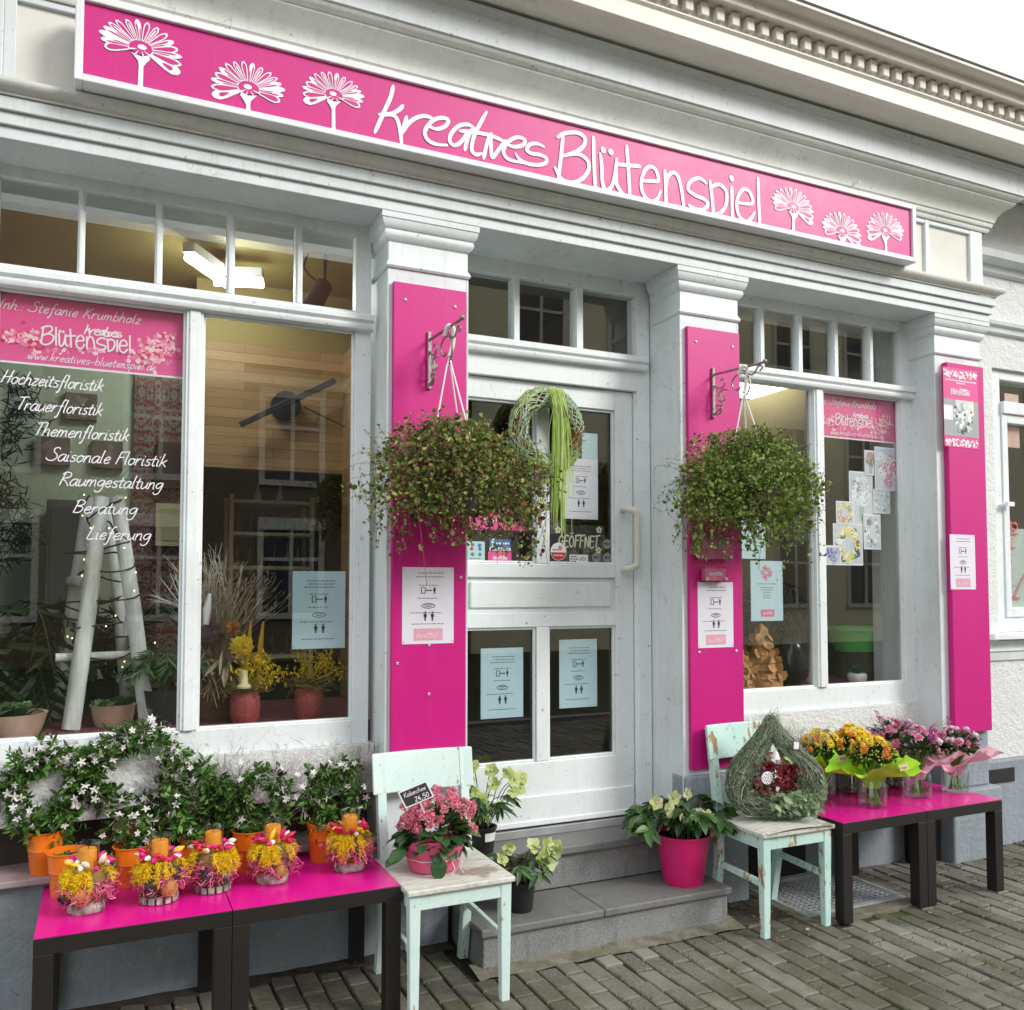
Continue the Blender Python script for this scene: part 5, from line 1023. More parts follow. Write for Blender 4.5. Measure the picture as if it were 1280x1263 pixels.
def jasmine(lab, base, potd, hc, hr, nl, nf, m, hx=1.0, seed=0):
    t = thing('jasmine_pot', lab, 'potted jasmine', base, 'jasmine hoops in orange pots'); rb, rt, h = potd; q = random.Random(seed); B = Vector(base); g = np.random.default_rng(seed+50)
    mb = MB(); pot(mb, B, rb, rt, h); mb.build('pot', m, t, smooth=35)
    MB().lathe([(.0, h-.022), (rt-.006, h-.022), (rt-.006, h-.026), (0, h-.026)], B, 20).build('soil', EARTH, t)
    Hc = Vector(hc); w1, w2 = q.uniform(0, 6), q.uniform(0, 6); hoop = [Hc+Vector((hr*hx*math.sin(a)*(1+.09*math.sin(2*a+w1)), .02*math.sin(2*a+w2), hr*math.cos(a)*(1+.08*math.sin(3*a+w2)))) for a in np.linspace(-2.75, 2.75, 30)]; path_ = 0
    hoop = [Vector((B.x-.025, B.y, B.z+h-.02))]+hoop+[Vector((B.x+.025, B.y, B.z+h-.02))]
    mb = MB(); mb.tube(spline(hoop, 2), .0022, 5); dense = spline(hoop, 8); path = [dense[0]]
    for p in dense:
        if (p-path[-1]).length > .006: path.append(p)
    for k in range(26):
        i = q.randrange(2, len(path)-12); mb.tube([path[j]+Vector((q.gauss(0, .012), q.gauss(0, .012), q.gauss(0, .012))) for j in range(i, i+9, 2)], .0012, 3)
    P = []; D = []
    for k in range(int(nl/3.7)):      # pinnate sprigs
        p = Vector(q.choice(path))+Vector((q.gauss(0, .015), q.gauss(0, .017), q.gauss(0, .014))); out = (p-Hc); out.y *= .6; out = out.normalized() if out.length > .01 else Vector((0, 0, 1))
        d = (out*q.uniform(-.9, .5)+Vector((q.gauss(0, .6), q.gauss(-.35, .5), q.gauss(-.15, .5)))).normalized(); L = q.uniform(.025, .05); s = d.cross(Vector((q.gauss(0, 1), q.gauss(0, 1), q.gauss(0, 1)))).normalized()
        mb.tube([p, p+d*L*.5-Vector((0, 0, .003)), p+d*L-Vector((0, 0, .010))], .0007, 3, caps=False)
        for j in range(3):
            b = p+d*L*(.35+.28*j)-Vector((0, 0, .01*(.3+.3*j)**2)); P += [b, b]; D += [d*.8+s, d*.8-s]
        P.append(p+d*L-Vector((0, 0, .010))); D.append(d)
    # a bushy skirt over the pot
    n0 = int(nl*.14) if hr > .11 else int(nl*.05); P += [(B.x+q.gauss(0, rt*.75), B.y+q.gauss(-.01, rt*.6), B.z+h+abs(q.gauss(.015, .02))) for _ in range(n0)]; D += [Vector((q.gauss(0, 1), q.gauss(-.4, .7), q.gauss(.1, .6))) for _ in range(n0)]
    mb.build('stems', JSTEM, t)
    mb = MB(); L = g.uniform(.020, .038, len(P)); leaves(mb, [tuple(p) for p in P], [tuple(d) for d in D], L, L*g.uniform(.32, .46, len(P)), 'lance', .2, .25); mb.build('leaves', JLEAF, t)
    if not nf: return t
    mb = MB()
    for k in range(int(nf*1.15)):
        p = Vector(q.choice(path))+Vector((q.gauss(0, .026), q.gauss(-.022, .018), q.gauss(.004, .028))); ax = Vector((q.gauss(0, .7), -1+q.gauss(0, .5), q.gauss(.5, .7))).normalized()
        T = q.uniform(.012, .022); mb.tube([p-ax*T, p], [.0009, .0014], 4)
        if q.random() < .72:
            a = ax.orthogonal().normalized(); b = ax.cross(a); a0 = q.random()*6
            dirs = [a*math.cos(a0+1.2566*j)+b*math.sin(a0+1.2566*j)+ax*q.uniform(.05, .35) for j in range(5)]
            leaves(mb, [tuple(p)]*5, [tuple(d) for d in dirs], q.uniform(.013, .019), .0078, 'oval', .1, .1, up=tuple(ax))
        else: mb.tube([p, p+ax*.012], [.0014, .0006], 4)
    mb.build('blossoms', STAR, t); return t
def hoopc(px, py, y): return tuple(onY(px, py, y))
TZ = .4512
def tabp(px, y): return onY(px, 1000, y).x
jasmine('jasmine hoop with white stars in an orange pot raised on the ledge', (onY(57, 1050, 3.59).x, 3.59, .4935), (.047, .064, .150), hoopc(58, 980, 3.585), .118, 900, 90, ORANGE, 1.0, 1)
jasmine('largest jasmine hoop, thick with white stars, in a shaded clay coloured pot', (onY(167, 1030, 3.59).x, 3.59, .4935), (.047, .064, .150), hoopc(166, 962, 3.585), .140, 1250, 150, TERRA, 1.0, 2)
jasmine('leafy jasmine hoop with few flowers behind the third candle', (tabp(248, 3.46), 3.46, TZ), (.047, .061, .145), hoopc(244, 992, 3.46), .092, 640, 22, ORANGE, .85, 3)
jasmine('jasmine hoop with white stars in an orange pot behind the fourth candle', (tabp(312, 3.46), 3.46, TZ), (.047, .061, .148), hoopc(324, 995, 3.46), .090, 560, 34, ORANGE, 1.0, 4)
jasmine('jasmine hoop in an orange pot beside the backrest of the pale chair', (tabp(404, 3.46), 3.46, TZ), (.047, .061, .148), hoopc(417, 988, 3.46), .090, 560, 36, ORANGE, .95, 5)
jasmine('low bushy jasmine in an orange pot behind the second candle', (tabp(166, 3.46), 3.46, TZ), (.047, .061, .140), (tabp(168, 3.46), 3.46, .640), .05, 150, 26, ORANGE, 1.2, 6)
def plainpot(lab, base, m):
    t = thing('orange_pot', lab, 'plant pot', base); mb = MB(); pot(mb, Vector(base), .049, .064, .150); mb.build('pot', m, t, smooth=35); MB().lathe([(.0, .128), (.056, .128), (.056, .124), (0, .124)], base, 20).build('soil', EARTH, t)
    mb = MB(); n = 40; leaves(mb, np.array(base)+np.column_stack([rng.normal(0, .02, (n, 2)), np.full(n, .13)]), rng.normal(size=(n, 3))+np.array([0, 0, .6]), .022, .008, 'lance'); mb.build('leaves', JLEAF, t)
plainpot('orange pot with bare soil at the table corner behind the first candle', (tabp(86, 3.44), 3.44, TZ), ORANGE)
# fine grey twig plants standing between the hoops
TWIG = pm('silver grey twigs', (.30, .29, .26), (.48, .46, .43), .8, 40); PALETWIG = pm('pale twigs', (.58, .55, .54), (.70, .67, .66), .8, 40)
def twigs(lab, x, y, z, n, h, spread, m, seed, zp):
    t = thing('twig_plant', lab, 'twig plant', (x, y, zp), 'fine silver twig plants'); q = random.Random(seed); mb = MB(); pot(mb, Vector((x, y, zp)), .035, .045, .085); mb.build('pot', EARTH, t, smooth=35); mb = MB()
    def grow(p, d, L, k):
        e = p+d*L; mb.tube([p, (p+e)/2+Vector((q.gauss(0, .004),)*3), e], .0008 if k else .0005, 3, caps=False)
        if k:
            for _ in range(3): grow(p+d*L*q.uniform(.55, 1), (d+Vector((q.gauss(0, .5), q.gauss(0, .4), q.gauss(.1, .3)))).normalized(), L*q.uniform(.45, .75), k-1)
    for _ in range(n): grow(Vector((x, y, zp+.075)), Vector((q.gauss(0, spread), q.gauss(-.05, .25), 1)).normalized(), h*q.uniform(.35, .55), 3)
    mb.build('twigs', m, t)
for i, (x, lab, m, zz) in enumerate(((.47, 'fine silver twigs between the two middle jasmine hoops', TWIG, .50), (.66, 'pale twig plant left of the hoop by the chair', PALETWIG, .50), (.945, 'fine twigs above the table end behind the pale chair', TWIG, .50), (.26, 'fine silver twigs between the largest hoop and the leafy hoop', TWIG, .50))):
    twigs(lab, x, 3.585, .5, 26, .36, .55, m, 60+i, .4935)
for i, (x, lab) in enumerate(((2.98, 'fine twigs rising behind the drop shaped wreath'), (3.22, 'fine twigs rising behind the yellow bouquets'), (3.9, 'fine twigs rising behind the pink bouquets'))):
    twigs(lab, x, 3.49, .5, 22, .34, .5, TWIG, 80+i, .4512 if x > 3.03 else .4506)
# ================================================================== CANDLE ARRANGEMENTS ON THE LEFT TABLES
WAX = pm('orange wax', (.95, .40, .02), (.92, .36, .015), .4, sub=.25); CLEARG = glass('clear glass', (.96, .97, .97), 1.0)
YFERN = ramp3('yellow dyed fern', [(0, (.76, .46, .01)), (.6, (.90, .68, .015)), (1, (.94, .80, .06))], .6, .25); SISAL = ramp3('pink sisal', [(0, (.62, .06, .20)), (.6, (.78, .14, .30)), (1, (.86, .34, .46))], .6, .2)
BARK = pm('birch bark', (.52, .48, .43), (.10, .08, .065), .8, 38, .5, 80); HAY = ramp3('hay and moss', [(0, (.10, .10, .025)), (.5, (.22, .14, .045)), (1, (.40, .25, .09))], .8, .1); DKCONE = pm('dark cones', (.05, .030, .035), (.10, .06, .06), .7, 40, .6, 90)
PODS = [pm('red pods', (.52, .01, .06), None, .4), pm('white pods', (.76, .70, .62), (.82, .78, .72), .6, 30), pm('magenta petals', (.66, .01, .20), None, .5), pm('yellow petals', (.84, .50, .02), None, .5), pm('violet pods', (.20, .03, .14), None, .5)]
ORGF = pm('orange dried bloom', (.62, .20, .04), (.50, .28, .10), .7, 60)
HAYBALL = pm('wound hay', (.48, .28, .09), (.62, .22, .10), .8, 14, .5, 90); PODG = pm('grey seed pod', (.16, .16, .15), (.26, .26, .24), .7, 30)
def candle_arr(lab, x, y, seed, base):
    q = random.Random(seed); g = np.random.default_rng(seed); z = TZ; t = thing('candle_arrangement', lab, 'candle arrangement', (x, y, z), 'flower arrangements with orange candles'); c = Vector((x, y, z))
    mb = MB(); mb.lathe([(.050, 0), (.055, .006), (.056, .018), (.053, .030), (.044, .032)], c, 18, wob=.05)
    if base: 
        for k in range(14): a = k*.449; mb.box(-.009, .009, -.004, .004, .002, .020, 1, Matrix.Translation(c+Vector((.056*math.cos(a), .056*math.sin(a), 0))) @ Matrix.Rotation(a+1.57, 4, 'Z'))
    mb.build('wood_base', [BARK if not base else DKCONE, BARK], t, smooth=50)
    mb = MB(); mb.lathe([(.046, .03), (.058, .045), (.062, .070), (.057, .098), (.042, .115), (.0, .12)], c, 16, wob=.04); mb.build('core', HAY, t, smooth=60)
    def shell(n, z0, z1, r, L, w, kind, a0=0, a1=6.283, dz=0, out=.2):
        a = g.uniform(a0, a1, n); zz = g.uniform(z0, z1, n); rr = r*g.uniform(.95, 1.1, n); P = np.column_stack([x+rr*np.cos(a), y+rr*np.sin(a), z+zz]); D = np.column_stack([-np.sin(a)*g.normal(0, 1, n)+np.cos(a)*out, np.cos(a)*g.normal(0, 1, n)+np.sin(a)*out, g.normal(dz, .5, n)]); return P, D, g.uniform(.5, 1, n)*L, w
    mb = MB()
    P, D, L, w = shell(420, .03, .10, .061, .028, .002, 0); leaves(mb, P, D, L, w); mb.build('hay', HAY, t)
    mb = MB()
    for k in range(230):   # curly pink strands
        a = q.uniform(2.2, 7.2); zz = q.uniform(.045, .085); r = .064*q.uniform(.97, 1.14); p = c+Vector((r*math.cos(a), r*math.sin(a), zz)); pts = [p]
        for j in range(4): p = p+Vector((q.gauss(0, .0085), q.gauss(0, .0075), q.gauss(-.001, .007))); pts.append(p)
        mb.tube(spline(pts, 3), .0014, 3, caps=False)
    mb.build('pink_sisal', SISAL, t)
    a0_ = q.uniform(3.4, 5.8); mb = MB(); P = []; D = []
    for k in range(40):
        a = q.uniform(0, 6.283) if q.random() < .55 else a0_+q.gauss(0, .45); r0 = .040; d = Vector((math.cos(a), math.sin(a), 0)); L = q.uniform(.012, .05); pts = spline([c+d*r0+Vector((0, 0, .118)), c+d*(r0+.022)+Vector((0, 0, .118)), c+d*(r0+.034)+Vector((0, 0, .112-L*.5)), c+d*(r0+.040)+Vector((0, 0, .112-L))], 4); mb.tube(pts, .001, 3, caps=False)
        for p in pts[2:]:
            for s in range(6): P.append(tuple(p)); D.append((d.x*.6+q.gauss(0, .7), d.y*.6+q.gauss(0, .7), q.gauss(-.6, .5)))
    leaves(mb, P, D, rng.uniform(.010, .019, len(P)), .0024, 'diamond'); mb.build('yellow_fern', YFERN, t)
    mb = MB()
    for k in range(22):
        a = k*.2856+q.uniform(-.1, .1); r = q.uniform(.036, .050); p = c+Vector((r*math.cos(a), r*math.sin(a), .122+q.uniform(0, .016))); m = q.choice([0, 0, 0, 1, 1, 2, 2, 3]); d = Vector((math.cos(a+q.gauss(0, .7)), math.sin(a+q.gauss(0, .7)), q.uniform(-.1, .5))).normalized(); L = q.uniform(.026, .044); mb.tube([p, p+d*L*.3, p+d*L*.65, p+d*L], [.002, .0085, .0075, .0008], 7, m)
    mb.build('pods', PODS, t, smooth=60)
    mb = MB()
    for a, zz, s, m in ([(4.75, .058, .027, 2), (3.9, .05, .024, 0), (4.2, .085, .016, 1)], [(4.1, .062, .027, 0), (4.95, .048, .026, 2), (5.3, .085, .022, 0)], [(3.8, .055, .026, 0), (4.8, .058, .022, 3), (4.3, .085, .016, 1)], [(5.1, .045, .022, 2), (4.0, .06, .016, 1), (5.5, .06, .018, 0)], [(4.75, .06, .014, 0), (5.3, .085, .016, 1), (3.9, .05, .016, 1)])[seed-1]:
        p = c+Vector((.062*math.cos(a), .062*math.sin(a), zz)); mb.ball(p, s, 10, m, .9)
        if m == 2:
            for _ in range(90): u = Vector((q.gauss(0, 1), q.gauss(0, 1), q.gauss(0, 1))).normalized(); w = u.orthogonal().normalized(); mb.tube([p+(u*math.cos(th)+w*math.sin(th))*s*1.04 for th in np.linspace(0, q.uniform(1.5, 4), 8)], .0008, 3, 2, caps=False)
            continue
        if m == 3: continue
        leaves(mb, [tuple(p)]*24, [tuple(Vector((math.cos(a), math.sin(a), 0))*.8+Vector((q.gauss(0, .7), q.gauss(0, .7), q.gauss(0, .7)))) for _ in range(24)], s*1.35, s*.5, 'oval', mi=m)
    mb.build('dried_blooms', [DKCONE, ORGF, HAYBALL, PODG], t, smooth=60)
    MB().lathe([(0, .118), (.0255, .118), (.0265, .170), (.0245, .1725), (.012, .1715), (.0, .1715)], c, 20).build('candle', WAX, t, smooth=50)
    MB().tube([c+Vector((0, 0, .171)), c+Vector((.002, 0, .180))], .0012, 5).build('wick', INK, t)
    MB().lathe([(.029, .116), (.032, .14), (.0355, .187), (.0365, .189), (.0345, .189), (.031, .15), (.028, .118)], c, 24).build('glass_cup', CLEARG, t, smooth=50)
    t.scale = (1.02, 1.02, 1.16); t.rotation_euler = (0, 0, (-.3, .2, .5, -.1, .15)[seed-1])
for lab, x, y, s, b in (('candle arrangement nearest the picture edge with a hay ball at its foot', -.030, 3.245, 1, 0), ('candle arrangement with a dark cone and birch pieces at its foot', .190, 3.250, 2, 1), ('candle arrangement with mossy foot on the seam side of its table', .366, 3.285, 3, 1), ('candle arrangement with pink sisal and a pale bark foot left of the last', .572, 3.285, 4, 0), ('candle arrangement with yellow fern at the table end next to the pale chair', .858, 3.300, 5, 0)): candle_arr(lab, x, y, s, b)
# ================================================================== POTTED PLANTS BY THE DOOR
def cloud(q, c, r, n, zmin=-1):
    o = []
    while len(o) < n:
        v = Vector((q.gauss(0, 1), q.gauss(0, 1), q.gauss(0, 1))).normalized()
        if v.z < zmin: continue
        s = q.uniform(.75, 1.03); o.append((Vector(c)+Vector((v.x*r[0]*s, v.y*r[1]*s, v.z*r[2]*s)), v))
    return o
KLEAF = ramp3('kalanchoe leaves', [(0, (.022, .065, .022)), (.6, (.050, .12, .036)), (1, (.10, .19, .06))], .35, .15, .45); KPINK = ramp3('pink kalanchoe florets', [(0, (.68, .13, .24)), (.5, (.80, .26, .36)), (1, (.88, .46, .50))], .5, .25); PINKWRAP = pm('pink pot wrap', (.80, .10, .24), (.84, .16, .30), .5, 9, .25, 25, sub=.2)
q = random.Random(4); kx, ky, kz = 1.150, 3.185, .4512
t = thing('kalanchoe_pot', 'pink flowering kalanchoe in a pink wrapped pot on the pale chair', 'potted plant', (kx, ky, kz))
mb = MB(); n = 36; prof = [(.080, 0), (.094, .004), (.100, .03), (.103, .048), (.108, .056), (.118, .085), (.128, .112), (.126, .113), (.112, .085)]; V = []; F = []
for i, (r, z) in enumerate(prof):
    for j in range(n):
        a = 2*math.pi*j/n; k = max(0, z-.05)/.06; lift = k*(.012*math.sin(3*a+1)+.05*max(0, math.cos(a-.1))**4); rr = r*(1+k*.05*math.sin(5*a)); V.append((kx+rr*math.cos(a), ky+rr*math.sin(a)*.92, kz+z+lift))
for i in range(len(prof)-1):
    for j in range(n): F.append((i*n+j, i*n+(j+1) % n, (i+1)*n+(j+1) % n, (i+1)*n+j))
mb.add(V, F).build('pot_wrap', PINKWRAP, t, smooth=50)
mb = MB(); mb.tube([(kx+.106*math.cos(a), ky+.098*math.sin(a), kz+.05+.002*math.sin(9*a)) for a in np.linspace(0, 6.283, 40)], .0022, 5); 
for s in (-1, 1): mb.tube(spline([(kx+.055, ky-.088, kz+.05), (kx+.055+s*.02, ky-.105, kz+.045), (kx+.055+s*.012, ky-.108, kz+.02), (kx+.055+s*.025, ky-.108, kz+.002)]), .0022, 4)
mb.build('raffia_bow', PALETWIG, t)
mb = MB(); pts = cloud(q, (kx, ky, kz+.115), (.15, .12, .10), 190, -.35); L = rng.uniform(.040, .075, 190); leaves(mb, [tuple(p-v*.03) for p, v in pts], [tuple(v+Vector((0, 0, -.2))) for p, v in pts], L, L*.72, 'oval', .25, .35, up=(0, 0, 1))
for (ax, az, dx, dz, l) in ((-.13, .10, -1, -.25, .085), (-.15, .075, -1, .0, .075), (-.02, .075, -.2, -1, .085)): leaves(mb, [(kx+ax, ky-.06-(.05 if dx > -.5 else 0), kz+az)], [(dx, -.5, dz)], l, l*.75, 'oval', .2, .3, up=(0, -.6, 1))
mb.build('leaves', KLEAF, t)
mb = MB(); heads = [(p, v) for p, v in cloud(q, (kx+.01, ky-.01, kz+.165), (.150, .115, .125), 62, -.12)]
for p, v in heads:
    mb.tube([p-v*.07, p], .0012, 4, 1)
    for k in range(20):
        d = (v+Vector((q.gauss(0, .8), q.gauss(0, .8), q.gauss(0, .8)))).normalized(); b = p+d*q.uniform(.008, .024); s = q.uniform(.008, .0115); a = d.orthogonal().normalized(); e = d.cross(a)
        leaves(mb, [tuple(b)]*4, [tuple(a*math.cos(j*1.571)+e*math.sin(j*1.571)+d*.3) for j in range(4)], s, s*.85, 'diamond', .1)
mb.build('flowers', [KPINK, KLEAF], t)
lb = thing('price_label', 'small black slate label with chalk price stuck among the pink flowers', 'price label', (1.10, 3.07, .66)); A = onY(497, 991, 3.07); Bq = onY(533, 976, 3.07); hd = onY(507, 1011, 3.07)-A; xd_ = (Bq-A); w_, h_ = xd_.length, hd.length; xd_.normalize(); ud = -hd.normalized(); nd = xd_.cross(ud).normalized(); nd = nd if nd.y < 0 else -nd
def rq(mb, u0, u1, v0, v1, o, mi=0): mb.add([A+xd_*w_*u+hd*0-ud*h_*v+nd*o for u, v in ((u0, v1), (u1, v1), (u1, v0), (u0, v0))], [(0, 1, 2, 3)], mi)
mb = MB(); rq(mb, 0, 1, 0, 1, 0, 1); rq(mb, .05, .95, .07, .93, .0012, 0); mb.bar(A+xd_*w_*.5-ud*h_*.95-nd*.002, A+xd_*w_*.5-ud*(h_+.1)-nd*.002+Vector((0, .03, 0)), .004, .004, 1); mb.build('slate', [SLATE, VINYL], lb)
mb = MB(); p = lambda u, v: A+xd_*w_*u-ud*h_*v+nd*.0022
write(mb, 'Kalanchoe', p(.12, .42), p(.86, .42), h_*.13, .0018, .15, N=nd, up=ud); write(mb, '24,50', p(.38, .86), p(.86, .86), h_*.15, .0024, .15, N=nd, up=ud); mb.build('lettering', VINYL, lb)
HLEAF = ramp3('hellebore leaves', [(0, (.022, .060, .020)), (.6, (.055, .125, .035)), (1, (.12, .22, .06))], .35, .15, .45); HFLOW = ramp3('pale green hellebore blooms', [(0, (.46, .55, .16)), (.6, (.62, .70, .30)), (1, (.74, .78, .50))], .5, .35); HFLOW2 = ramp3('cream hellebore blooms', [(0, (.52, .58, .22)), (1, (.76, .78, .58))], .5, .35); BLACKPOT = pm('black plastic pot', (.018, .018, .019), None, .4)
def hellebore(lab, base, potd, m, spread, hz, nl, fl, fm, seed, band=False, lw=.30):
    q = random.Random(seed); B = Vector(base); rb, rt, h = potd; t = thing('hellebore_pot', lab, 'potted plant', base, 'hellebores in pots by the steps')
    mb = MB(); mb.lathe([(rb, 0), (rb+.002, .004), (rt-.002, h-.012), (rt+.003, h-.01), (rt+.004, h), (rt-.002, h), (rt-.006, h-.02)], B, 28); mb.build('pot', m, t, smooth=35)
    MB().lathe([(0, h-.02), (rt-.005, h-.02), (rt-.006, h-.024), (0, h-.024)], B, 20).build('soil', EARTH, t)
    mb = MB(); ml = MB(); P = []; D = []; Ls = []
    for k in range(nl):
        a = q.uniform(0, 6.283); r = spread*math.sqrt(q.uniform(.05, 1)); zz = hz*q.uniform(.35, .85)*(1-.35*(r/spread)**2); e = B+Vector((r*math.cos(a), r*math.sin(a)*.7, h+zz)); mb.tube(spline([B+Vector((rt*.4*math.cos(a), rt*.4*math.sin(a), h-.02)), B+Vector((r*.4*math.cos(a), r*.3*math.sin(a), h+zz*.8)), e], 4), .0022, 4)
        o = Vector((math.cos(a), math.sin(a)*.7, 0))
        for j in range(5):
            w = (j-2)*.6; d = Vector((math.cos(a+w), math.sin(a+w), q.uniform(-.5, .25))); P.append(tuple(e)); D.append(tuple(d)); Ls.append(q.uniform(.055, .10))
    leaves(ml, P, D, Ls, np.array(Ls)*lw, 'oval', .3, .45, up=(0, 0, 1)); mb.build('stems', JSTEM, t); ml.build('leaves', HLEAF, t)
    mb = MB()
    for (dx, dy, dz) in fl:
        p = B+Vector((dx, dy, h+dz)); ax = Vector((q.gauss(0, .35), -1, q.gauss(.1, .35))).normalized(); mb.tube(spline([B+Vector((dx*.2, 0, h)), B+Vector((dx*.6, dy*.5, h+dz*.75)), p], 4), .0022, 4, 1)
        a = ax.orthogonal().normalized(); e = ax.cross(a); a0 = q.random()*6; s = q.uniform(.031, .042); leaves(mb, [tuple(p)]*5, [tuple(a*math.cos(a0+j*1.257)+e*math.sin(a0+j*1.257)+ax*.35) for j in range(5)], s, s*.95, 'round', .1, .15, up=tuple(ax)); mb.ball(p+ax*.006, .007, 6)
    mb.build('blossoms', [fm, JSTEM], t)
    if band: ml = MB(); ml.add([(B.x+(rb+(rt-rb)*v+.0015)*math.cos(a), B.y+(rb+(rt-rb)*v+.0015)*math.sin(a), B.z+h*v) for v in (.5, .82) for a in np.linspace(4.5, 5.6, 9)], [(i, i+1, i+10, i+9) for i in range(8)]); ml.build('pot_label', ALU, t)
q = random.Random(8); fl = lambda n, sx, z0, z1: [(q.uniform(-sx, sx), q.uniform(-.09, .0), q.uniform(z0, z1)) for _ in range(n)]
hellebore('tall pale green hellebore in a black pot behind the pink kalanchoe', (1.535, 3.62, .3455), (.045, .060, .115), BLACKPOT, .13, .22, 18, [(-.06, -.03, .27), (.03, -.05, .19), (.10, -.05, .23), (.13, -.05, .20), (.16, -.04, .16), (.12, -.06, .15), (-.09, -.05, .21), (-.02, -.06, .13), (.06, -.05, .09), (.17, -.03, .20), (-.05, -.04, .15), (.02, -.05, .25)], HFLOW, 12, True)
hellebore('low pale green hellebore in a black pot on the lower step behind the chair leg', (1.610, 3.390, .1605), (.048, .064, .125), BLACKPOT, .16, .14, 26, [(.10, -.05, .14), (.13, -.05, .11), (.07, -.06, .10), (.15, -.04, .13), (-.08, -.05, .15), (.11, -.05, .07), (.03, -.06, .15), (-.11, -.05, .11)], HFLOW, 13)
PPOT = pm('pink enamelled bucket', (.72, .012, .17), (.66, .010, .15), .35, 4, .05, 30, coat=.15)
hellebore('hellebore with cream and green blooms in a bright pink bucket on the steps', (2.440, 3.395, .1605), (.088, .125, .225), PPOT, .25, .19, 74, [(-.20, -.08, .17), (-.05, -.1, .20), (-.09, -.12, .10), (.02, -.12, .07), (.05, -.12, .09), (.10, -.10, .02), (.13, -.1, .05), (-.12, -.1, .19), (-.15, -.1, .14), (.0, -.12, .11), (.16, -.1, .06)], HFLOW2, 14, False, .46)
# ================================================================== DROP SHAPED WREATH ON THE CHIPPED CHAIR
GRASS = ramp3('dried grey green grass', [(0, (.07, .10, .055)), (.5, (.22, .29, .18)), (.85, (.40, .47, .34)), (1, (.68, .72, .60))], .7, .2); EUC = ramp3('eucalyptus leaves', [(0, (.12, .20, .09)), (.6, (.24, .34, .18)), (1, (.42, .50, .34))], .5, .2); DKRED = ramp3('dark red petals', [(0, (.07, .006, .012)), (.6, (.17, .012, .022)), (1, (.30, .03, .04))], .5, .15); RUST = ramp3('rust and rose leaves', [(0, (.16, .05, .025)), (.6, (.30, .10, .06)), (1, (.62, .30, .28))], .6, .2)
dw = thing('drop_wreath', 'drop shaped dried grass wreath with dark red roses standing on the chipped chair', 'wreath', (2.83, 3.17, .456)); q = random.Random(6); g = np.random.default_rng(6)
DC = Vector((2.800, 3.185, .655)); ty = .42
def dloc(u, v, w=0): return DC+Vector((u*1.08*math.cos(ty)+w*math.sin(ty), w*math.cos(ty)-u*1.08*math.sin(ty)+.10*v, v))
path = [(0.0, .262), (-.022, .19), (-.075, .105), (-.145, .01), (-.152, -.085), (-.085, -.135), (0, -.145), (.085, -.135), (.152, -.085), (.145, .01), (.075, .105), (.022, .19), (.0, .262)]
rad = [.016, .034, .046, .054, .056, .054, .052, .054, .056, .054, .046, .034, .016]
pp = spline([(a, b, r) for (a, b), r in zip(path, rad)], 5)
mb = MB(); mb.tube([dloc(p[0], p[1]) for p in pp], [p[2]*.85 for p in pp], 10); mb.build('core', pm('dark moss core', (.035, .045, .022), (.06, .075, .035), .9, 30, .6, 90), dw, smooth=60)
mb = MB()
for k in range(1500):
    i = q.randrange(0, len(pp)-8); ph = q.uniform(0, 6.283); pts = []; tw = q.uniform(-1.6, 1.6); st = q.choice([1, 1, 2])
    for j in range(0, 7*st, st):
        m = min(len(pp)-1, i+j); p = pp[m]; nx = pp[min(m+1, len(pp)-1)]-pp[max(m-1, 0)]; tn = Vector((nx[0], nx[1])); tn = tn.normalized() if tn.length > 0 else Vector((1, 0)); b = ph+tw*j/7; r = p[2]*q.uniform(.9, 1.10); pts.append(dloc(p[0]-tn.y*r*math.cos(b), p[1]+tn.x*r*math.cos(b), r*math.sin(b)))
    mb.tube(pts, q.uniform(.0008, .0017), 3, caps=False)
for k in range(700):
    p = pp[q.randrange(len(pp))]; a = dloc(p[0]+q.gauss(0, p[2]*.7), p[1]+q.gauss(0, p[2]*.5), -p[2]*.8); mb.tube([a, a+Vector((q.gauss(0, .03), q.gauss(-.008, .01), q.gauss(0, .03)))], .0007, 3, caps=False)
mb.build('grass_strands', GRASS, dw)
mb = MB(); n = 260; P = [dloc(q.gauss(-.02, .065), q.gauss(-.015, .05), q.uniform(-.05, -.0)) for _ in range(n)]; leaves(mb, [tuple(p) for p in P], g.normal(size=(n, 3))+np.array([0, -.6, 0]), g.uniform(.02, .04, n), .018, 'oval'); mb.build('rust_leaves', RUST, dw)
mb = MB(); rc = dloc(.035, .005, -.062)
for k in range(34):
    a = k*2.4; r = .006+.0012*k; leaves(mb, [tuple(rc+Vector((r*.5*math.cos(a), .008-.0*k, r*.5*math.sin(a))))], [(math.cos(a), -.9+.03*k, math.sin(a))], .012+.0009*k, .020+.0008*k, 'round', .4, .2, up=(0, -1, 0))
for c0 in ((-.03, .045), (.075, .035)):
    rc2 = dloc(c0[0], c0[1], -.045)
    for k in range(22): a = k*2.4; leaves(mb, [tuple(rc2)], [(math.cos(a), -.8+.04*k, math.sin(a))], .018+.0008*k, .022, 'round', .4, .2, up=(0, -1, 0))
mb.build('red_roses', DKRED, dw)
mb = MB(); n = 120; P = []; D = []
for k in range(n):
    u = q.uniform(-.05, .15); P.append(tuple(dloc(u, -.07-.5*abs(u-.05)*.3+q.uniform(-.07, .015), -.06-q.uniform(0, .03)))); D.append((q.gauss(.35, .7), q.gauss(-.6, .4), q.gauss(-.45, .6)))
L = g.uniform(.025, .052, n); leaves(mb, P, D, L, L*.48, 'oval', .2, .2, up=(0, -1, .2)); mb.build('eucalyptus_leaves', EUC, dw)
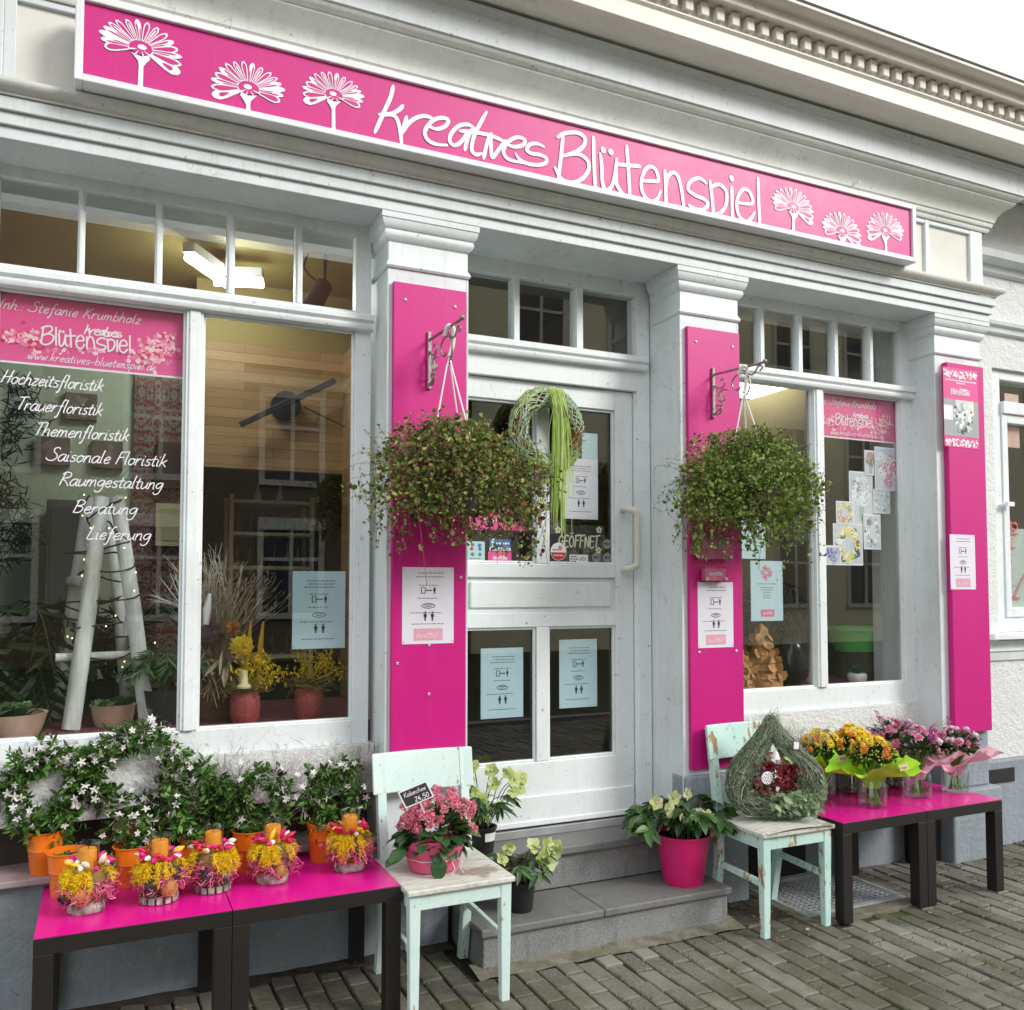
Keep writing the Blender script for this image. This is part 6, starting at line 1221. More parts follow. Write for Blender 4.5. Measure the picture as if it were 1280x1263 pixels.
mb = MB(); hc = dloc(-.052, .0, -.075); hp = [(hc.x+.030*math.cos(a)*1.05, hc.y, hc.z+.028*math.sin(a)) for a in np.linspace(0, 6.283, 25)[:-1]]; mb.add(hp+[(x, y+.006, z) for x, y, z in hp], [tuple(range(23, -1, -1)), tuple(range(24, 48))]+[(i, (i+1) % 24, 24+(i+1) % 24, 24+i) for i in range(24)])
for k in range(19): a = k*2.4; r = .0056*math.sqrt(k+.3)*1.05; disc(mb, (hc.x+r*math.cos(a)*1.05, hc.y-.0006, hc.z+r*math.sin(a)), .0033, 1, n=6)
mb.build('cutout_heart', [VINYL, DKCONE], dw)
mb = MB(); b0 = dloc(.0, .075, -.03); mb.lathe([(.022, 0), (.018, .012), (.012, .03), (.006, .036), (.0, .038)], b0, 14); mb.lathe([(.011, -.022), (.013, -.004), (.0, 0)], b0+Vector((.010, -.006, 0)), 10); mb.build('white_bell', ALU, dw, smooth=40)
mb = MB(); p = dloc(.085, .138, -.055); mb.box(-.014, .014, -.001, .001, -.016, .016, 0, Matrix.Translation(p) @ Matrix.Rotation(.1, 4, 'Y')); p = dloc(.062, -.07, -.09); mb.add([p+Vector(v) for v in ((-.011, 0, -.018), (.013, 0, -.016), (.009, 0, .006), (0, 0, .018), (-.007, 0, .006))], [(0, 1, 2, 3, 4)]); mb.build('paper_tag', VINYL, dw)
mb = MB(); leaves(mb, [tuple(dloc(.03, .085, -.04)), tuple(dloc(.05, .07, -.045))], [(.9, -.4, -.35), (.9, -.3, -.5)], [.07, .06], [.022, .02], 'lance', up=(0, -1, 0)); mb.build('lime_leaf', LIME, dw)
# ================================================================== BOUQUETS IN JARS ON THE RIGHT TABLES
JARG = glass('jar glass', (.93, .96, .95), 1.25); WATER = glass('water in jar', (.93, .95, .93), .4)
LIMEP = pm('lime tissue wrap', (.36, .74, .012), (.44, .82, .025), .5, 14, .3, 40, sub=.15); PINKP = pm('pink tissue wrap', (.92, .50, .62), (.95, .60, .70), .55, 14, .3, 40, sub=.22)
STEMM = ramp3('green cut stems', [(0, (.10, .22, .03)), (1, (.30, .48, .08))]); FGREEN = ramp3('bouquet greens', [(0, (.014, .045, .012)), (.6, (.045, .10, .022)), (1, (.14, .22, .06))], .45, .2)
YF = ramp3('yellow gerbera petals', [(0, (.80, .50, .01)), (1, (.88, .66, .03))], .5, .25); OF = ramp3('orange petals', [(0, (.62, .12, .02)), (.6, (.80, .25, .03)), (1, (.84, .45, .10))], .5, .25); PF = ramp3('pink petals', [(0, (.60, .10, .24)), (.5, (.76, .28, .42)), (1, (.86, .52, .62))], .5, .25); LF = ramp3('lilac white pompons', [(0, (.70, .50, .64)), (1, (.84, .74, .80))], .5, .25); MF = ramp3('magenta spikes', [(0, (.34, .03, .20)), (1, (.62, .14, .42))], .5, .2); BR = pm('dark flower centres', (.10, .05, .02), None, .8); YGF = ramp3('small yellow green filler', [(0, (.40, .44, .05)), (1, (.72, .68, .14))], .6, .2)
TAG = pm('kraft paper tag', (.66, .46, .28), (.60, .41, .25), .7, 30)
def daisyf(mb, p, ax, r, n, mi, cm, layers=1):
    a = ax.orthogonal().normalized(); e = ax.cross(a)
    for l in range(layers):
        rr = r*(1-.28*l); dirs = [a*math.cos(k*6.283/n+l*.2)+e*math.sin(k*6.283/n+l*.2)+ax*(.12+.35*l) for k in range(n)]; leaves(mb, [tuple(p)]*n, [tuple(d) for d in dirs], rr, rr*.36, 'oval', .1, .1, mi, up=tuple(ax))
    mb.lathe([(r*.26, 0), (r*.2, r*.07), (0, r*.1)], (0, 0, 0), 8, cm) if False else mb.ball(p+ax*r*.05, r*.24, 7, cm, .6)
def bouquet(lab, x, y, kind, seed, tagpos=None, lift=0, ang=0, hscale=1):
    q = random.Random(seed); g = np.random.default_rng(seed); z = TZ; c = Vector((x, y, z)); t = thing('bouquet_jar', lab, 'bouquet', (x, y, z), 'wrapped bouquets in glass jars'); jr, jh = .064, .140
    mb = MB(); rib = lambda r: r
    mb.lathe([(.0, .0), (jr-.006, .0), (jr, .006), (jr, jh-.03), (jr-.006, jh-.018), (jr-.006, jh-.006), (jr-.003, jh), (jr-.009, jh), (jr-.012, jh-.02), (jr-.005, jh-.034), (jr-.005, .012), (jr-.012, .008), (0, .008)], c, 28); mb.build('jar', JARG, t, smooth=35)
    mb = MB()
    for k in range(24): a = k*.2618; mb.bar(c+Vector(((jr+.0004)*math.cos(a), (jr+.0004)*math.sin(a), .022)), c+Vector(((jr+.0004)*math.cos(a), (jr+.0004)*math.sin(a), jh-.036)), .004, .0016, up=(math.cos(a), math.sin(a), 0))
    mb.build('jar_ribs', JARG, t)
    mb = MB()
    for k in range(30): a = q.uniform(0, 6.283); r = .036*math.sqrt(q.random()); mb.tube([c+Vector((r*math.cos(a+2), r*math.sin(a+2), .014)), c+Vector((r*.5*math.cos(a), r*.5*math.sin(a), jh)), c+Vector((r*1.6*math.cos(a), r*1.6*math.sin(a), jh+.08))], .0024, 5)
    mb.build('stems', STEMM, t)
    mb = MB(); n = 72; prof = [(.034, .088), (.046, .114), (.052, .140), (.076, .160), (.122, .172), (.168, .186), (.200, .206)]; V = []; F = []; p1, p2 = q.uniform(0, 6), q.uniform(0, 6)
    for i, (r, zz) in enumerate(prof):
        k = (i/6)**2
        for j in range(n):
            a = 6.283*j/n; w = 1+k*(.10*math.sin(4*a+p1)+.07*math.sin(7*a+p2)+.06*math.sin(15*a+p1)+q.uniform(-.03, .03))+.04*math.sin(19*a+i); lz = k*(.026*math.sin(3*a+p2)+.016*math.sin(5*a+p1)+.012*math.sin(13*a)+q.uniform(-.005, .005)); V.append((x+r*w*math.cos(a)*1.02, y+r*w*math.sin(a)*.86, z+zz+lz+k*lift*math.cos(a-ang)))
    for i in range(6):
        for j in range(n): F.append((i*n+j, i*n+(j+1) % n, (i+1)*n+(j+1) % n, (i+1)*n+j))
    mb.add(V, F); mb.build('tissue_wrap', LIMEP if kind == 'lime' else PINKP, t, smooth=70)
    top = c+Vector((0, 0, .240)); mb = MB(); ms = MB(); n = 620; pts = cloud(q, top+Vector((0, 0, -.01)), (.125, .105, .085*hscale), n, -.25); L = g.uniform(.02, .05, n); leaves(mb, [tuple(p-v*.03) for p, v in pts], [tuple(v+Vector((q.gauss(0, .5), q.gauss(0, .5), q.gauss(.1, .5)))) for p, v in pts], L, L*.34, 'lance', .2, .2); mb.build('greenery', FGREEN, t)
    mb = MB()
    if kind == 'lime':
        for p, v in cloud(q, top, (.125, .10, .10*hscale), 240, -.1): mb.ball(p, q.uniform(.003, .005), 5, 4)
        for p, v in cloud(q, top+Vector((0, 0, .008)), (.105, .088, .098*hscale), 15, .0): daisyf(mb, p, (v+Vector((0, -.5, .25))).normalized(), q.uniform(.025, .034), 13, 0, 3, 2)
        for p, v in cloud(q, top, (.12, .10, .09*hscale), 13, -.1): daisyf(mb, p, v, q.uniform(.019, .025), 20, 1, 1, 3)
        for p, v in cloud(q, top, (.115, .10, .085*hscale), 5, -.1): mb.ball(p, .014, 8, 1, 1.15)
        mats = [YF, OF, BR, BR, YGF]
    else:
        for p, v in cloud(q, top, (.13, .105, .105*hscale), 9, -.05):
            d = (v+Vector((0, 0, .4))).normalized()
            for k in range(16): mb.ball(p+d*k*.003+Vector((q.gauss(0, .005), q.gauss(0, .005), 0)), .0035, 5, 2)
        for p, v in cloud(q, top, (.11, .095, .10*hscale), 13, .0):
            for k in range(16): a = k*2.4; ax = (v+Vector((0, -.4, .1))).normalized(); o = ax.orthogonal().normalized(); e = ax.cross(o); leaves(mb, [tuple(p)], [tuple(o*math.cos(a)+e*math.sin(a)+ax*(1.4-.07*k))], 0.017+.0009*k, .021, 'round', .4, .1, 0, up=tuple(ax))
        for p, v in cloud(q, top+Vector((.03, 0, .01)), (.105, .085, .10*hscale), 13, .0): mb.ball(p, .018, 8, 1, .75); daisyf(mb, p+v*.002, v, .022, 16, 1, 1, 3)
        mats = [PF, LF, MF, BR]
    mb.build('flowers', mats, t, smooth=60)
    if tagpos:
        p = c+Vector(tagpos); mb = MB(); mb.box(-.028, .028, -.001, .001, -.014, .014, 0, Matrix.Translation(p) @ Matrix.Rotation(.12*(-1)**seed, 4, 'Y') @ Matrix.Rotation(-.25, 4, 'X')); pt = mb.build('paper_tag', TAG, t)
        mb = MB(); row(mb, p.x-.018, p.x+.018, p.z-.004, .007, p.y-.006); mb.build('tag_print', GREYINK, t)
bouquet('yellow bouquet in lime tissue half hidden behind the drop shaped wreath', 3.330, 3.440, 'lime', 1, (-.03, -.165, .222), .02, 0)
bouquet('yellow bouquet in lime tissue at the back of its table', 3.545, 3.450, 'lime', 2, None, .0, 2)
bouquet('yellow and orange bouquet in lime tissue at the table front with a kraft tag', 3.405, 3.185, 'lime', 3, (.03, -.160, .212), .01, 0)
bouquet('pink bouquet in pink tissue at the back with a tall upright leaf', 3.830, 3.455, 'pink', 4, None, .05, 2.6, 1.35)
bouquet('pink bouquet in pink tissue in front of the other pink ones with white pompons', 3.770, 3.235, 'pink', 5, None, .02, .4)
bouquet('pink bouquet in pink tissue at the outer end of the table', 4.030, 3.225, 'pink', 6, None, .03, .0)
# ================================================================== THINGS BEHIND THE GLASS
SZ = .9455
TUBE = emit('lit fluorescent tube', (.95, 1.0, .90), 38); PANEL = emit('lit ceiling panel', (1.0, .93, .62), 3.6); BULB = emit('lit fairy bulb', (1, .75, .25), 5); BLACKM = pm('black lamp metal', (.02, .02, .022), None, .4)
def tube_lamp(lab, p0, p1, z):
    A = onZ(*p0, z); B = onZ(*p1, z); t = thing('tube_lamp', lab, 'ceiling lamp', tuple((A+B)/2), 'lit tube lamps on the shop ceiling'); d = (B-A).normalized()
    MB().bar(A+Vector((0, 0, .05)), B+Vector((0, 0, .05)), .06, .05).build('lamp_housing', ALU, t, bevel=.004); MB().tube([A, B], .020, 10).build('tube', TUBE, t, smooth=50)
tube_lamp('lit tube lamp seen through the transom, the longer one', (235, 322), (284, 356), 3.06)
tube_lamp('lit tube lamp seen through the transom, crossing the end of the longer one', (268, 352), (329, 355), 3.06)
tube_lamp('lit tube lamp deep in the shop behind the door', (600, 505), (640, 500), 3.1)
pl = thing('ceiling_panel_lamp', 'lit pale yellow panel lamp on the shop ceiling behind the green basket', 'ceiling lamp', (3.5, 4.5, 2.93)); a = onZ(925, 489, 2.93); b = onZ(1010, 487, 2.93); xm = (a.x+b.x)/2; ym = (a.y+b.y)/2
MB().box(a.x-.1, b.x, ym-.32, ym+.30, 2.93, 2.97).build('lit_panel', PANEL, pl); MB().box(a.x-.13, b.x+.03, ym-.35, ym+.33, 2.9705, 3.0).build('lamp_housing', ALU, pl)
sp = thing('spot_lamp', 'black spot lamp hanging below the shop ceiling', 'spot lamp', (.98, 4.4, 2.9)); p = onY(400, 368, 4.4); mb = MB(); mb.tube([p+Vector((.02, 0, .05)), p+Vector((-.06, -.05, -.10))], [.045, .05], 14); mb.tube([p+Vector((.02, 0, .04)), p+Vector((.03, 0, .35))], .010, 8); mb.tube(spline([p+Vector((.0, 0, .05)), p+Vector((-.08, 0, .12)), p+Vector((-.06, 0, .2))]), .006, 6); mb.build('lamp', BLACKM, sp, smooth=40)
wl = thing('rod_clock', 'black disc with a long slanting black rod on the wood strip wall', 'wall clock', (.89, 4.95, 2.5)); p = onY(357, 508, 4.97); A = onY(300, 531, 4.90); B = onY(419, 476, 4.90); mb = MB(); mb.add([(p.x+.080*math.cos(a), 4.998, p.z+.080*math.sin(a)) for a in np.linspace(0, 6.283, 33)[:-1]]+[(p.x+.080*math.cos(a), 4.94, p.z+.080*math.sin(a)) for a in np.linspace(0, 6.283, 33)[:-1]], [tuple(range(63, 31, -1))]+[(i, (i+1) % 32, 32+(i+1) % 32, 32+i) for i in range(32)]); mb.build('disc', BLACKM, wl)
MB().bar(A, B, .022, .034).build('rod', BLACKM, wl, bevel=.004); MB().tube([p+Vector((.1, -.02, 0)), p+Vector((.42, -.02, -.13))], .004, 5).build('cable', BLACKM, wl)
BIRCH = pm('whitewashed pole', (.74, .78, .78), (.40, .40, .36), .8, 16, .8, 70, stretch=(1, 1, .22)); WIRE = pm('dark wire', (.02, .016, .012), None, .6)
ld = thing('pole_stepladder', 'whitewashed pole stepladder wrapped in a fairy light chain', 'stepladder', (0, 4.1, SZ)); T = {}
def pole(ta, ba, r): A = onY(*ta); B = onY(*ba); B = A+(B-A)*((A.z-SZ)/(A.z-B.z)); MB().tube([A, (A+B)/2+Vector((.006, 0, 0)), B], [r*.92, r, r*1.05], 14).build('pole', BIRCH, ld, smooth=50); return A, B
fl_ = pole((127, 622, 4.02), (88, 915, 3.92), .033); bl_ = pole((113, 622, 4.20), (66, 905, 4.30), .032); fr_ = pole((146, 622, 4.06), (183, 895, 3.96), .032); br_ = pole((137, 640, 4.22), (160, 890, 4.32), .029)
for f in (.70,): MB().tube([fl_[0].lerp(fl_[1], f)+Vector((-.09, .03, 0)), fr_[0].lerp(fr_[1], f)+Vector((.03, .03, 0))], .018, 10).build('rung', BIRCH, ld, smooth=50)
MB().tube([bl_[0].lerp(bl_[1], .38)+Vector((-.02, 0, 0)), fl_[0].lerp(fl_[1], .38)], .024, 10).build('rung', BIRCH, ld, smooth=50)
fc = thing('fairy_light_chain', 'dark wire chain of tiny lit bulbs winding round the stepladder', 'fairy lights', (0, 4.0, 1.4)); q = random.Random(5); pts = []; bl = MB()
for k in range(46):
    f = k/45; s = math.sin(k*.9); x = fl_[0].lerp(fl_[1], f).x*(.5-.5*s)+fr_[0].lerp(fr_[1], f).x*(.5+.5*s); pts.append(Vector((x+q.gauss(-.03, .04), 4.03+.07*math.cos(k*.9)+q.gauss(0, .01), fl_[0].z-(fl_[0].z-1.12)*f+q.gauss(0, .02))))
MB().tube(spline(pts, 4), .0038, 5).build('wire', WIRE, fc)
for p in spline(pts, 2)[::4]: bl.ball(p+Vector((q.gauss(0, .02), -.012, q.gauss(0, .02))), 0.0026, 5)
bl.build('bulbs', BULB, fc)
PIC = pm('grey brown photo canvas', (.16, .14, .12), (.34, .29, .26), .6, 7)
for lab, tl, br in (('small square flower picture high on the pale wall', (82, 491), (121, 527)), ('small square picture of pale blossom low on the pale wall', (46, 546), (87, 583)), ('small square picture of a pink bloom beside the patterned wallpaper', (115, 551), (153, 587))):
    a = onY(*tl, 5.30); b = onY(*br, 5.30); t = thing('wall_picture', lab, 'picture', ((a.x+b.x)/2, 5.3, b.z), 'pictures on the pale wall'); MB().box(a.x, b.x, 5.28, 5.318, b.z, a.z).build('canvas', PIC, t)
    mb = MB(); q = random.Random(int(tl[0])); c = ((a.x+b.x)/2, 5.2795, (a.z+b.z)/2)
    for k in range(22): r = .3*(b.x-a.x)*math.sqrt(q.random()); w = q.uniform(0, 6.28); disc(mb, (c[0]+r*math.cos(w), 5.2792-k*1e-5, c[2]+r*math.sin(w)), .018, q.choice([0, 1]), n=7)
    mb.build('flower_print', [pm('faded blossom', (.40, .30, .30), None, .6), PIC], t)
CLAY = pm('pale terracotta', (.42, .24, .17), (.54, .38, .30), .75, 9, .2, 50); SUCC = ramp3('succulent leaves', [(0, (.05, .12, .05)), (.6, (.10, .20, .08)), (1, (.20, .32, .16))], .4, .15); GRN = ramp3('dark houseplant leaves', [(0, (.008, .022, .008)), (.6, (.020, .050, .015)), (1, (.05, .09, .03))], .4, .15)
def bowl(lab, x, y, r, h, n, big, seed):
    t = thing('succulent_bowl', lab, 'potted succulent', (x, y, SZ), 'succulents in clay bowls'); MB().lathe([(r*.8, 0), (r*.92, h*.4), (r, h*.85), (r+.006, h), (r-.01, h), (r-.02, h*.7)], (x, y, SZ), 28).build('bowl', CLAY, t, smooth=40); MB().lathe([(0, h*.8), (r-.012, h*.8), (r-.012, h*.77), (0, h*.77)], (x, y, SZ), 20).build('soil', EARTH, t)
    mb = MB(); q = random.Random(seed)
    for k in range(n):
        cx, cy = x+q.uniform(-.6, .6)*r, y+q.uniform(-.6, .6)*r
        for j in range(16): a = j*2.4; leaves(mb, [(cx, cy, SZ+h*.85)], [(math.cos(a), math.sin(a), .35+.09*j)], big*(1-.03*j), big*.5, 'oval', .3, -.1, up=(0, 0, 1))
    mb.build('leaves', SUCC, t)
bowl('wide clay bowl of broad leaved succulents at the window corner', -.315, 3.86, .125, .085, 5, .085, 1); bowl('small clay pot of pointed succulents beside the stepladder', .045, 3.98, .085, .085, 3, .065, 2)
def palm(lab, base, n, L, w, spread, m, seed, up=1.0):
    t = thing('house_plant', lab, 'house plant', base, 'house plants behind the window'); q = random.Random(seed); B = Vector(base); MB().lathe([(.07, 0), (.09, .14), (.085, .14), (.07, .1)], B, 20).build('pot', BLACKPOT, t, smooth=40); ms = MB(); ml = MB(); P = []; D = []; LL = []
    for k in range(n):
        a = q.uniform(0, 6.283); d = Vector((math.cos(a), math.sin(a)*.5, 0)); l = L*q.uniform(.6, 1.1); pts = spline([B+Vector((0, 0, .12)), B+d*l*.25*spread+Vector((0, 0, .12+l*.55*up)), B+d*l*.65*spread+Vector((0, 0, .12+l*.7*up)), B+d*l*spread+Vector((0, 0, .12+l*.45*up))], 6); ms.tube(pts, .003, 4)
        for i, p in enumerate(pts[4:]):
            tg = pts[min(i+5, len(pts)-1)]-pts[max(i+3, 0)]; s = tg.cross(Vector((0, 0, 1))); s = s.normalized() if s.length > 1e-6 else Vector((1, 0, 0))
            for sg_ in (-1, 1): P.append(tuple(p)); D.append(tuple(s*sg_+tg.normalized()*.8+Vector((0, 0, -.25)))); LL.append(w*q.uniform(.7, 1.1))
    leaves(ml, P, D, LL, np.array(LL)*.13, 'lance', .1, .3); ms.build('stems', JSTEM, t); ml.build('fronds', m, t)
palm('tall dark palm standing behind the window edge, its fronds crossing the pale wall', (-.42, 4.45, .3), 22, 1.35, .24, .55, GRN, 1); palm('dark feathery plant behind the stepladder foot', (.02, 4.45, SZ), 18, .55, .14, .9, GRN, 2, .9); palm('fern in a mossy pot next to the window post', (.245, 3.95, SZ), 16, .24, .08, .8, SUCC, 3, 1.0)
gl_ = thing('fir_garland', 'dark fir garland hanging at the edge of the pale wall', 'garland', (-.36, 4.9, 1.6)); mb = MB(); n = 900; A = onY(8, 590, 4.9); zz = rng.uniform(0, 1, n); P = np.column_stack([A.x+rng.normal(.0, .05, n)+.06*np.sin(zz*9), 4.9+rng.normal(0, .05, n), A.z-.45+zz*.9]); leaves(mb, P, rng.normal(size=(n, 3)), .08, .008, 'lance'); mb.build('needles', GRN, gl_)
# stand with boards behind the second pane
PALEWOOD = pm('pale wood rack', (.66, .60, .40), (.74, .68, .46), .6, 4); BOTTLE = pm('dark bottle glass', (.03, .032, .02), (.06, .05, .025), .15, 9)
rk = thing('shelf_rack', 'pale wooden shelf rack with dark bottles behind the dried flowers', 'shelf', (.95, 5.55, .6)); x0 = onY(289, 650, 5.5).x; x1 = onY(390, 650, 5.5).x; zt = onY(289, 618, 5.5).z; zs = [onY(340, r, 5.5).z for r in (626, 666, 708)]
for x in (x0, x1):
    for y in (5.5, 5.75): MB().box(x-.012, x+.012, y-.012, y+.012, 0, zt).build('post', PALEWOOD, rk)
for z in zs+[1.1, .6]: MB().box(x0+.013, x1-.013, 5.49, 5.76, z-.02, z).build('shelf_board', PALEWOOD, rk)
q = random.Random(3); k = 0
for z in zs[1:]+[1.1]:
    x = x0+.05
    while x < x1-.05:
        t = thing('bottle', 'dark bottle standing on the pale rack inside the shop', 'bottle', (x, 5.6, z), 'bottles on the rack'); h = q.uniform(.10, .16); MB().lathe([(.02, 0), (.024, .01), (.024, h*.5), (.009, h*.75), (.009, h), (0, h)], (x, 5.6, z+.0005), 10).build('glass', BOTTLE, t, smooth=50); x += q.uniform(.06, .09)
for px, lab in ((322, 'small white cone on top of the pale rack, nearer the post'), (350, 'small white cone on top of the pale rack, nearer the middle')):
    p = onY(px, 626, 5.6); t = thing('white_cone', lab, 'ornament', tuple(p), 'white cones on the rack'); MB().lathe([(.028, 0), (.026, .006), (.006, .10), (0, .11)], (p.x, 5.6, zs[0]+.0005), 14).build('cone', VINYL, t, smooth=50); MB().lathe([(.004, .1105), (.007, .117), (0, .124)], (p.x, 5.6, zs[0]+.0005), 8).build('tip', VINYL, t)
fr = thing('framed_certificate', 'pale framed certificate leaning against the patterned wallpaper', 'picture frame', (.33, 5.2, 1.5)); a = onY(195, 629, 5.2); b = onY(236, 683, 5.2); MB().box(a.x, b.x, 5.2, 5.225, b.z, a.z).build('frame', PALEWOOD, fr); MB().box(a.x+.02, b.x-.02, 5.196, 5.1995, b.z+.03, a.z-.03).build('paper', pm('certificate paper', (.60, .56, .36), (.50, .46, .28), .6, 6), fr)
cb = thing('dark_cabinet', 'dark cabinet standing below the pictures on the pale wall', 'cabinet', (-.05, 5.1, 0)); a = onY(60, 626, 5.1); b = onY(100, 626, 5.1); MB().box(a.x, b.x+.10, 5.0, 5.3, 0, a.z).build('body', pm('grey cabinet', (.10, .11, .11), (.14, .14, .14), .6, 4), cb, bevel=.006); MB().box(a.x+.02, b.x+.08, 4.992, 4.9995, .1, a.z-.04).build('door', pm('grey cabinet door', (.08, .09, .09), None, .5), cb)
bk = thing('book_shelf', 'dark shelf with books and jars in front of the patterned wallpaper', 'shelf', (.42, 5.2, 1.7)); a = onY(196, 552, 5.22); b = onY(250, 612, 5.22); MB().box(a.x, b.x, 5.22, 5.275, b.z, a.z).build('carcass', pm('dark red brown shelf', (.13, .05, .035), (.09, .05, .04), .6, 5), bk)
# dried flower arrangement, yellow arrangements in woven red pots
BEI = ramp3('dried beige grasses', [(0, (.20, .17, .10)), (.6, (.42, .36, .22)), (1, (.62, .56, .40))], .8, .2); GYT = pm('grey bare branches', (.48, .46, .42), (.60, .58, .54), .8, 30); WOV = pm('woven red pot', (.26, .035, .04), (.40, .07, .075), .6, 90, .8, 110); YEL = ramp3('yellow dried blooms', [(0, (.60, .36, .01)), (.6, (.82, .60, .02)), (1, (.88, .74, .05))], .6, .25)
da = thing('dried_arrangement', 'tall arrangement of dried grasses, branches and a protea in a dark pot', 'dried flowers', (.44, 3.98, SZ)); B = Vector((.44, 3.98, SZ)); q = random.Random(11); MB().lathe([(.07, 0), (.10, .08), (.095, .17), (.08, .2), (.07, .2), (.08, .1)], B, 24).build('pot', pm('mossy brown pot', (.10, .035, .02), (.16, .06, .03), .8, 20, .5, 60), da, smooth=40)
mb = MB(); P = []; D = []
for k in range(120):
    d = Vector((q.gauss(.12, .28), q.gauss(-.05, .2), 1)).normalized(); L = q.uniform(.28, .52); e = B+Vector((0, 0, .18))+d*L; mb.tube(spline([B+Vector((q.gauss(0, .03), q.gauss(0, .03), .18)), B+Vector((0, 0, .18))+d*L*.5+Vector((0, 0, .02)), e+Vector((d.x*.05, 0, -.01))], 3), .0012, 3, caps=False)
    for j in range(14): P.append(tuple(e-d*q.uniform(0, .16)+Vector((q.gauss(0, .006),)*3))); D.append(tuple(d+Vector((q.gauss(0, .5), q.gauss(0, .5), q.gauss(0, .4)))))
leaves(mb, P, D, .035, .003, 'diamond'); mb.build('grasses', BEI, da)
mb = MB()
def branch(p, d, L, k):
    e = p+d*L; mb.tube([p, e], [.0022*(k+1)*.6, .0022*k*.6+.0008], 4, caps=False)
    if k > 0:
        for _ in range(3): branch(p+d*L*q.uniform(.5, 1), (d+Vector((q.gauss(0, .38), q.gauss(0, .25), q.gauss(.1, .2)))).normalized(), L*q.uniform(.5, .75), k-1)
for _ in range(5): branch(B+Vector((q.gauss(0, .02), 0, .18)), Vector((q.gauss(.0, .16), q.gauss(0, .12), 1)).normalized(), .27, 3)
mb.build('bare_branches', GYT, da)
mb = MB(); c = onY(262, 795, 3.88); mb.ball(c, .045, 10, 0); leaves(mb, [tuple(c)]*70, rng.normal(size=(70, 3)), .075, .012, 'lance', mi=0); c = onY(292, 785, 3.88); leaves(mb, [tuple(c)]*40, rng.normal(size=(40, 3)), .035, .02, 'oval', mi=1); mb.build('protea', [DKCONE, ORGF], da)
mb = MB(); n = 40; c = onY(268, 845, 3.87); leaves(mb, [(c.x+rng.normal(0, .05), 3.87+rng.normal(0, .02), c.z+rng.normal(.03, .04)) for _ in range(n)], rng.normal(size=(n, 3))*np.array([.7, .4, .4])+np.array([0, -.2, -.9]), .12, .02, 'lance'); mb.build('dry_leaves', BEI, da)
mb = MB(); c = onY(259, 760, 3.87); mb.tube([c+Vector((.01, 0, .06)), c, c+Vector((-.004, 0, -.07))], [.006, .017, .012], 10); mb.build('white_pod', VINYL, da, smooth=60)
def yarr(lab, x, y, rose, seed):
    t = thing('yellow_arrangement', lab, 'dried flowers', (x, y, SZ), 'yellow arrangements in woven red pots'); q = random.Random(seed); B = Vector((x, y, SZ)); MB().lathe([(.048, 0), (.058, .02), (.062, .07), (.057, .125), (.052, .13), (.05, .11)], B, 28).build('pot', WOV, t, smooth=40); T = B+Vector((0, 0, .15))
    mb = MB()
    for k in range(170): a = q.uniform(0, 6.283); r = q.uniform(.05, .11); p = T+Vector((r*math.cos(a), r*.7*math.sin(a), q.gauss(0, .014))); mb.tube([p, p+Vector((-math.sin(a)*.07, math.cos(a)*.05, q.gauss(0, .014)))], .0016, 3, caps=False)
    mb.build('twig_nest', HAY, t)
    mb = MB(); P = []; D = []
    for k in range(16):
        d = Vector((q.gauss(.35, .5), q.gauss(-.2, .3), q.uniform(.2, 1))).normalized(); e = T+d*q.uniform(.08, .15); mb.tube([T, e], .0015, 3)
        for j in range(26): P.append(tuple(e+Vector((q.gauss(0, .018), q.gauss(0, .014), q.gauss(0, .018))))); D.append((q.gauss(0, 1), q.gauss(0, 1), q.gauss(-.2, 1)))
    leaves(mb, P, D, .022, .006, 'diamond')
    if rose:
        c = T+Vector((-.02, -.03, .17)); mb.tube([T, c], .003, 5)
        for k in range(40): a = k*2.4; leaves(mb, [tuple(c)], [(math.cos(a), -.9+.03*k, math.sin(a)*.8)], .018+.0011*k, .03, 'round', .4, .2, up=(0, -1, 0))
        for sx in (0, .05): mb.tube([T+Vector((sx, 0, 0)), T+Vector((sx+.01, 0, .17)), T+Vector((sx+.02, 0, .27))], [.006, .012, .004], 6)
    mb.build('yellow_blooms', YEL, t)
    if rose: mb = MB(); c = T+Vector((-.015, -.07, .0)); mb.lathe([(.028, 0), (.03, .008), (.016, .02), (.014, .06), (.012, .072), (0, .076)], c, 14); mb.build('gourd', pm('pale gourd', (.62, .52, .26), (.70, .62, .38), .5, 9), t, smooth=50)
yarr('yellow arrangement with a large yellow rose in a woven red pot', .545, 3.83, True, 1); yarr('smaller yellow arrangement in a woven red pot next to the notice', .815, 3.85, False, 2)
# right display window
BARKT = pm('carved bark wood', (.34, .15, .05), (.60, .34, .14), .75, 20, .6, 60)
def wtree(lab, x, y, h, r):
    t = thing('wooden_fir', lab, 'wooden fir', (x, y, SZ), 'carved wooden firs in the display'); mb = MB(); mb.lathe([(r*.9, 0), (r*.95, .01), (r*.9, h*.2), (0, h*.2)], (x, y, SZ), 16, wob=.05); mb.build('log', BARKT, t, smooth=40); mb = MB(); P = []; D = []
    for k in range(7):
        f = k/7; zz = SZ+h*.2+h*.8*f; rr = r*1.05*(1-f); m = max(4, int(11*(1-f))); mb.lathe([(rr*.9, 0), (rr*.62, h*.13)], (x, y, zz), 14)
        for j in range(m): a = 6.283*(j+.5*(k % 2))/m; P.append((x+rr*.75*math.cos(a), y+rr*.75*math.sin(a), zz+h*.10)); D.append((math.cos(a)*.5, math.sin(a)*.5, -1))
    leaves(mb, P, D, h*.16, r*.55, 'round', .2, -.2, up=None); mb.build('shingles', BARKT, t)
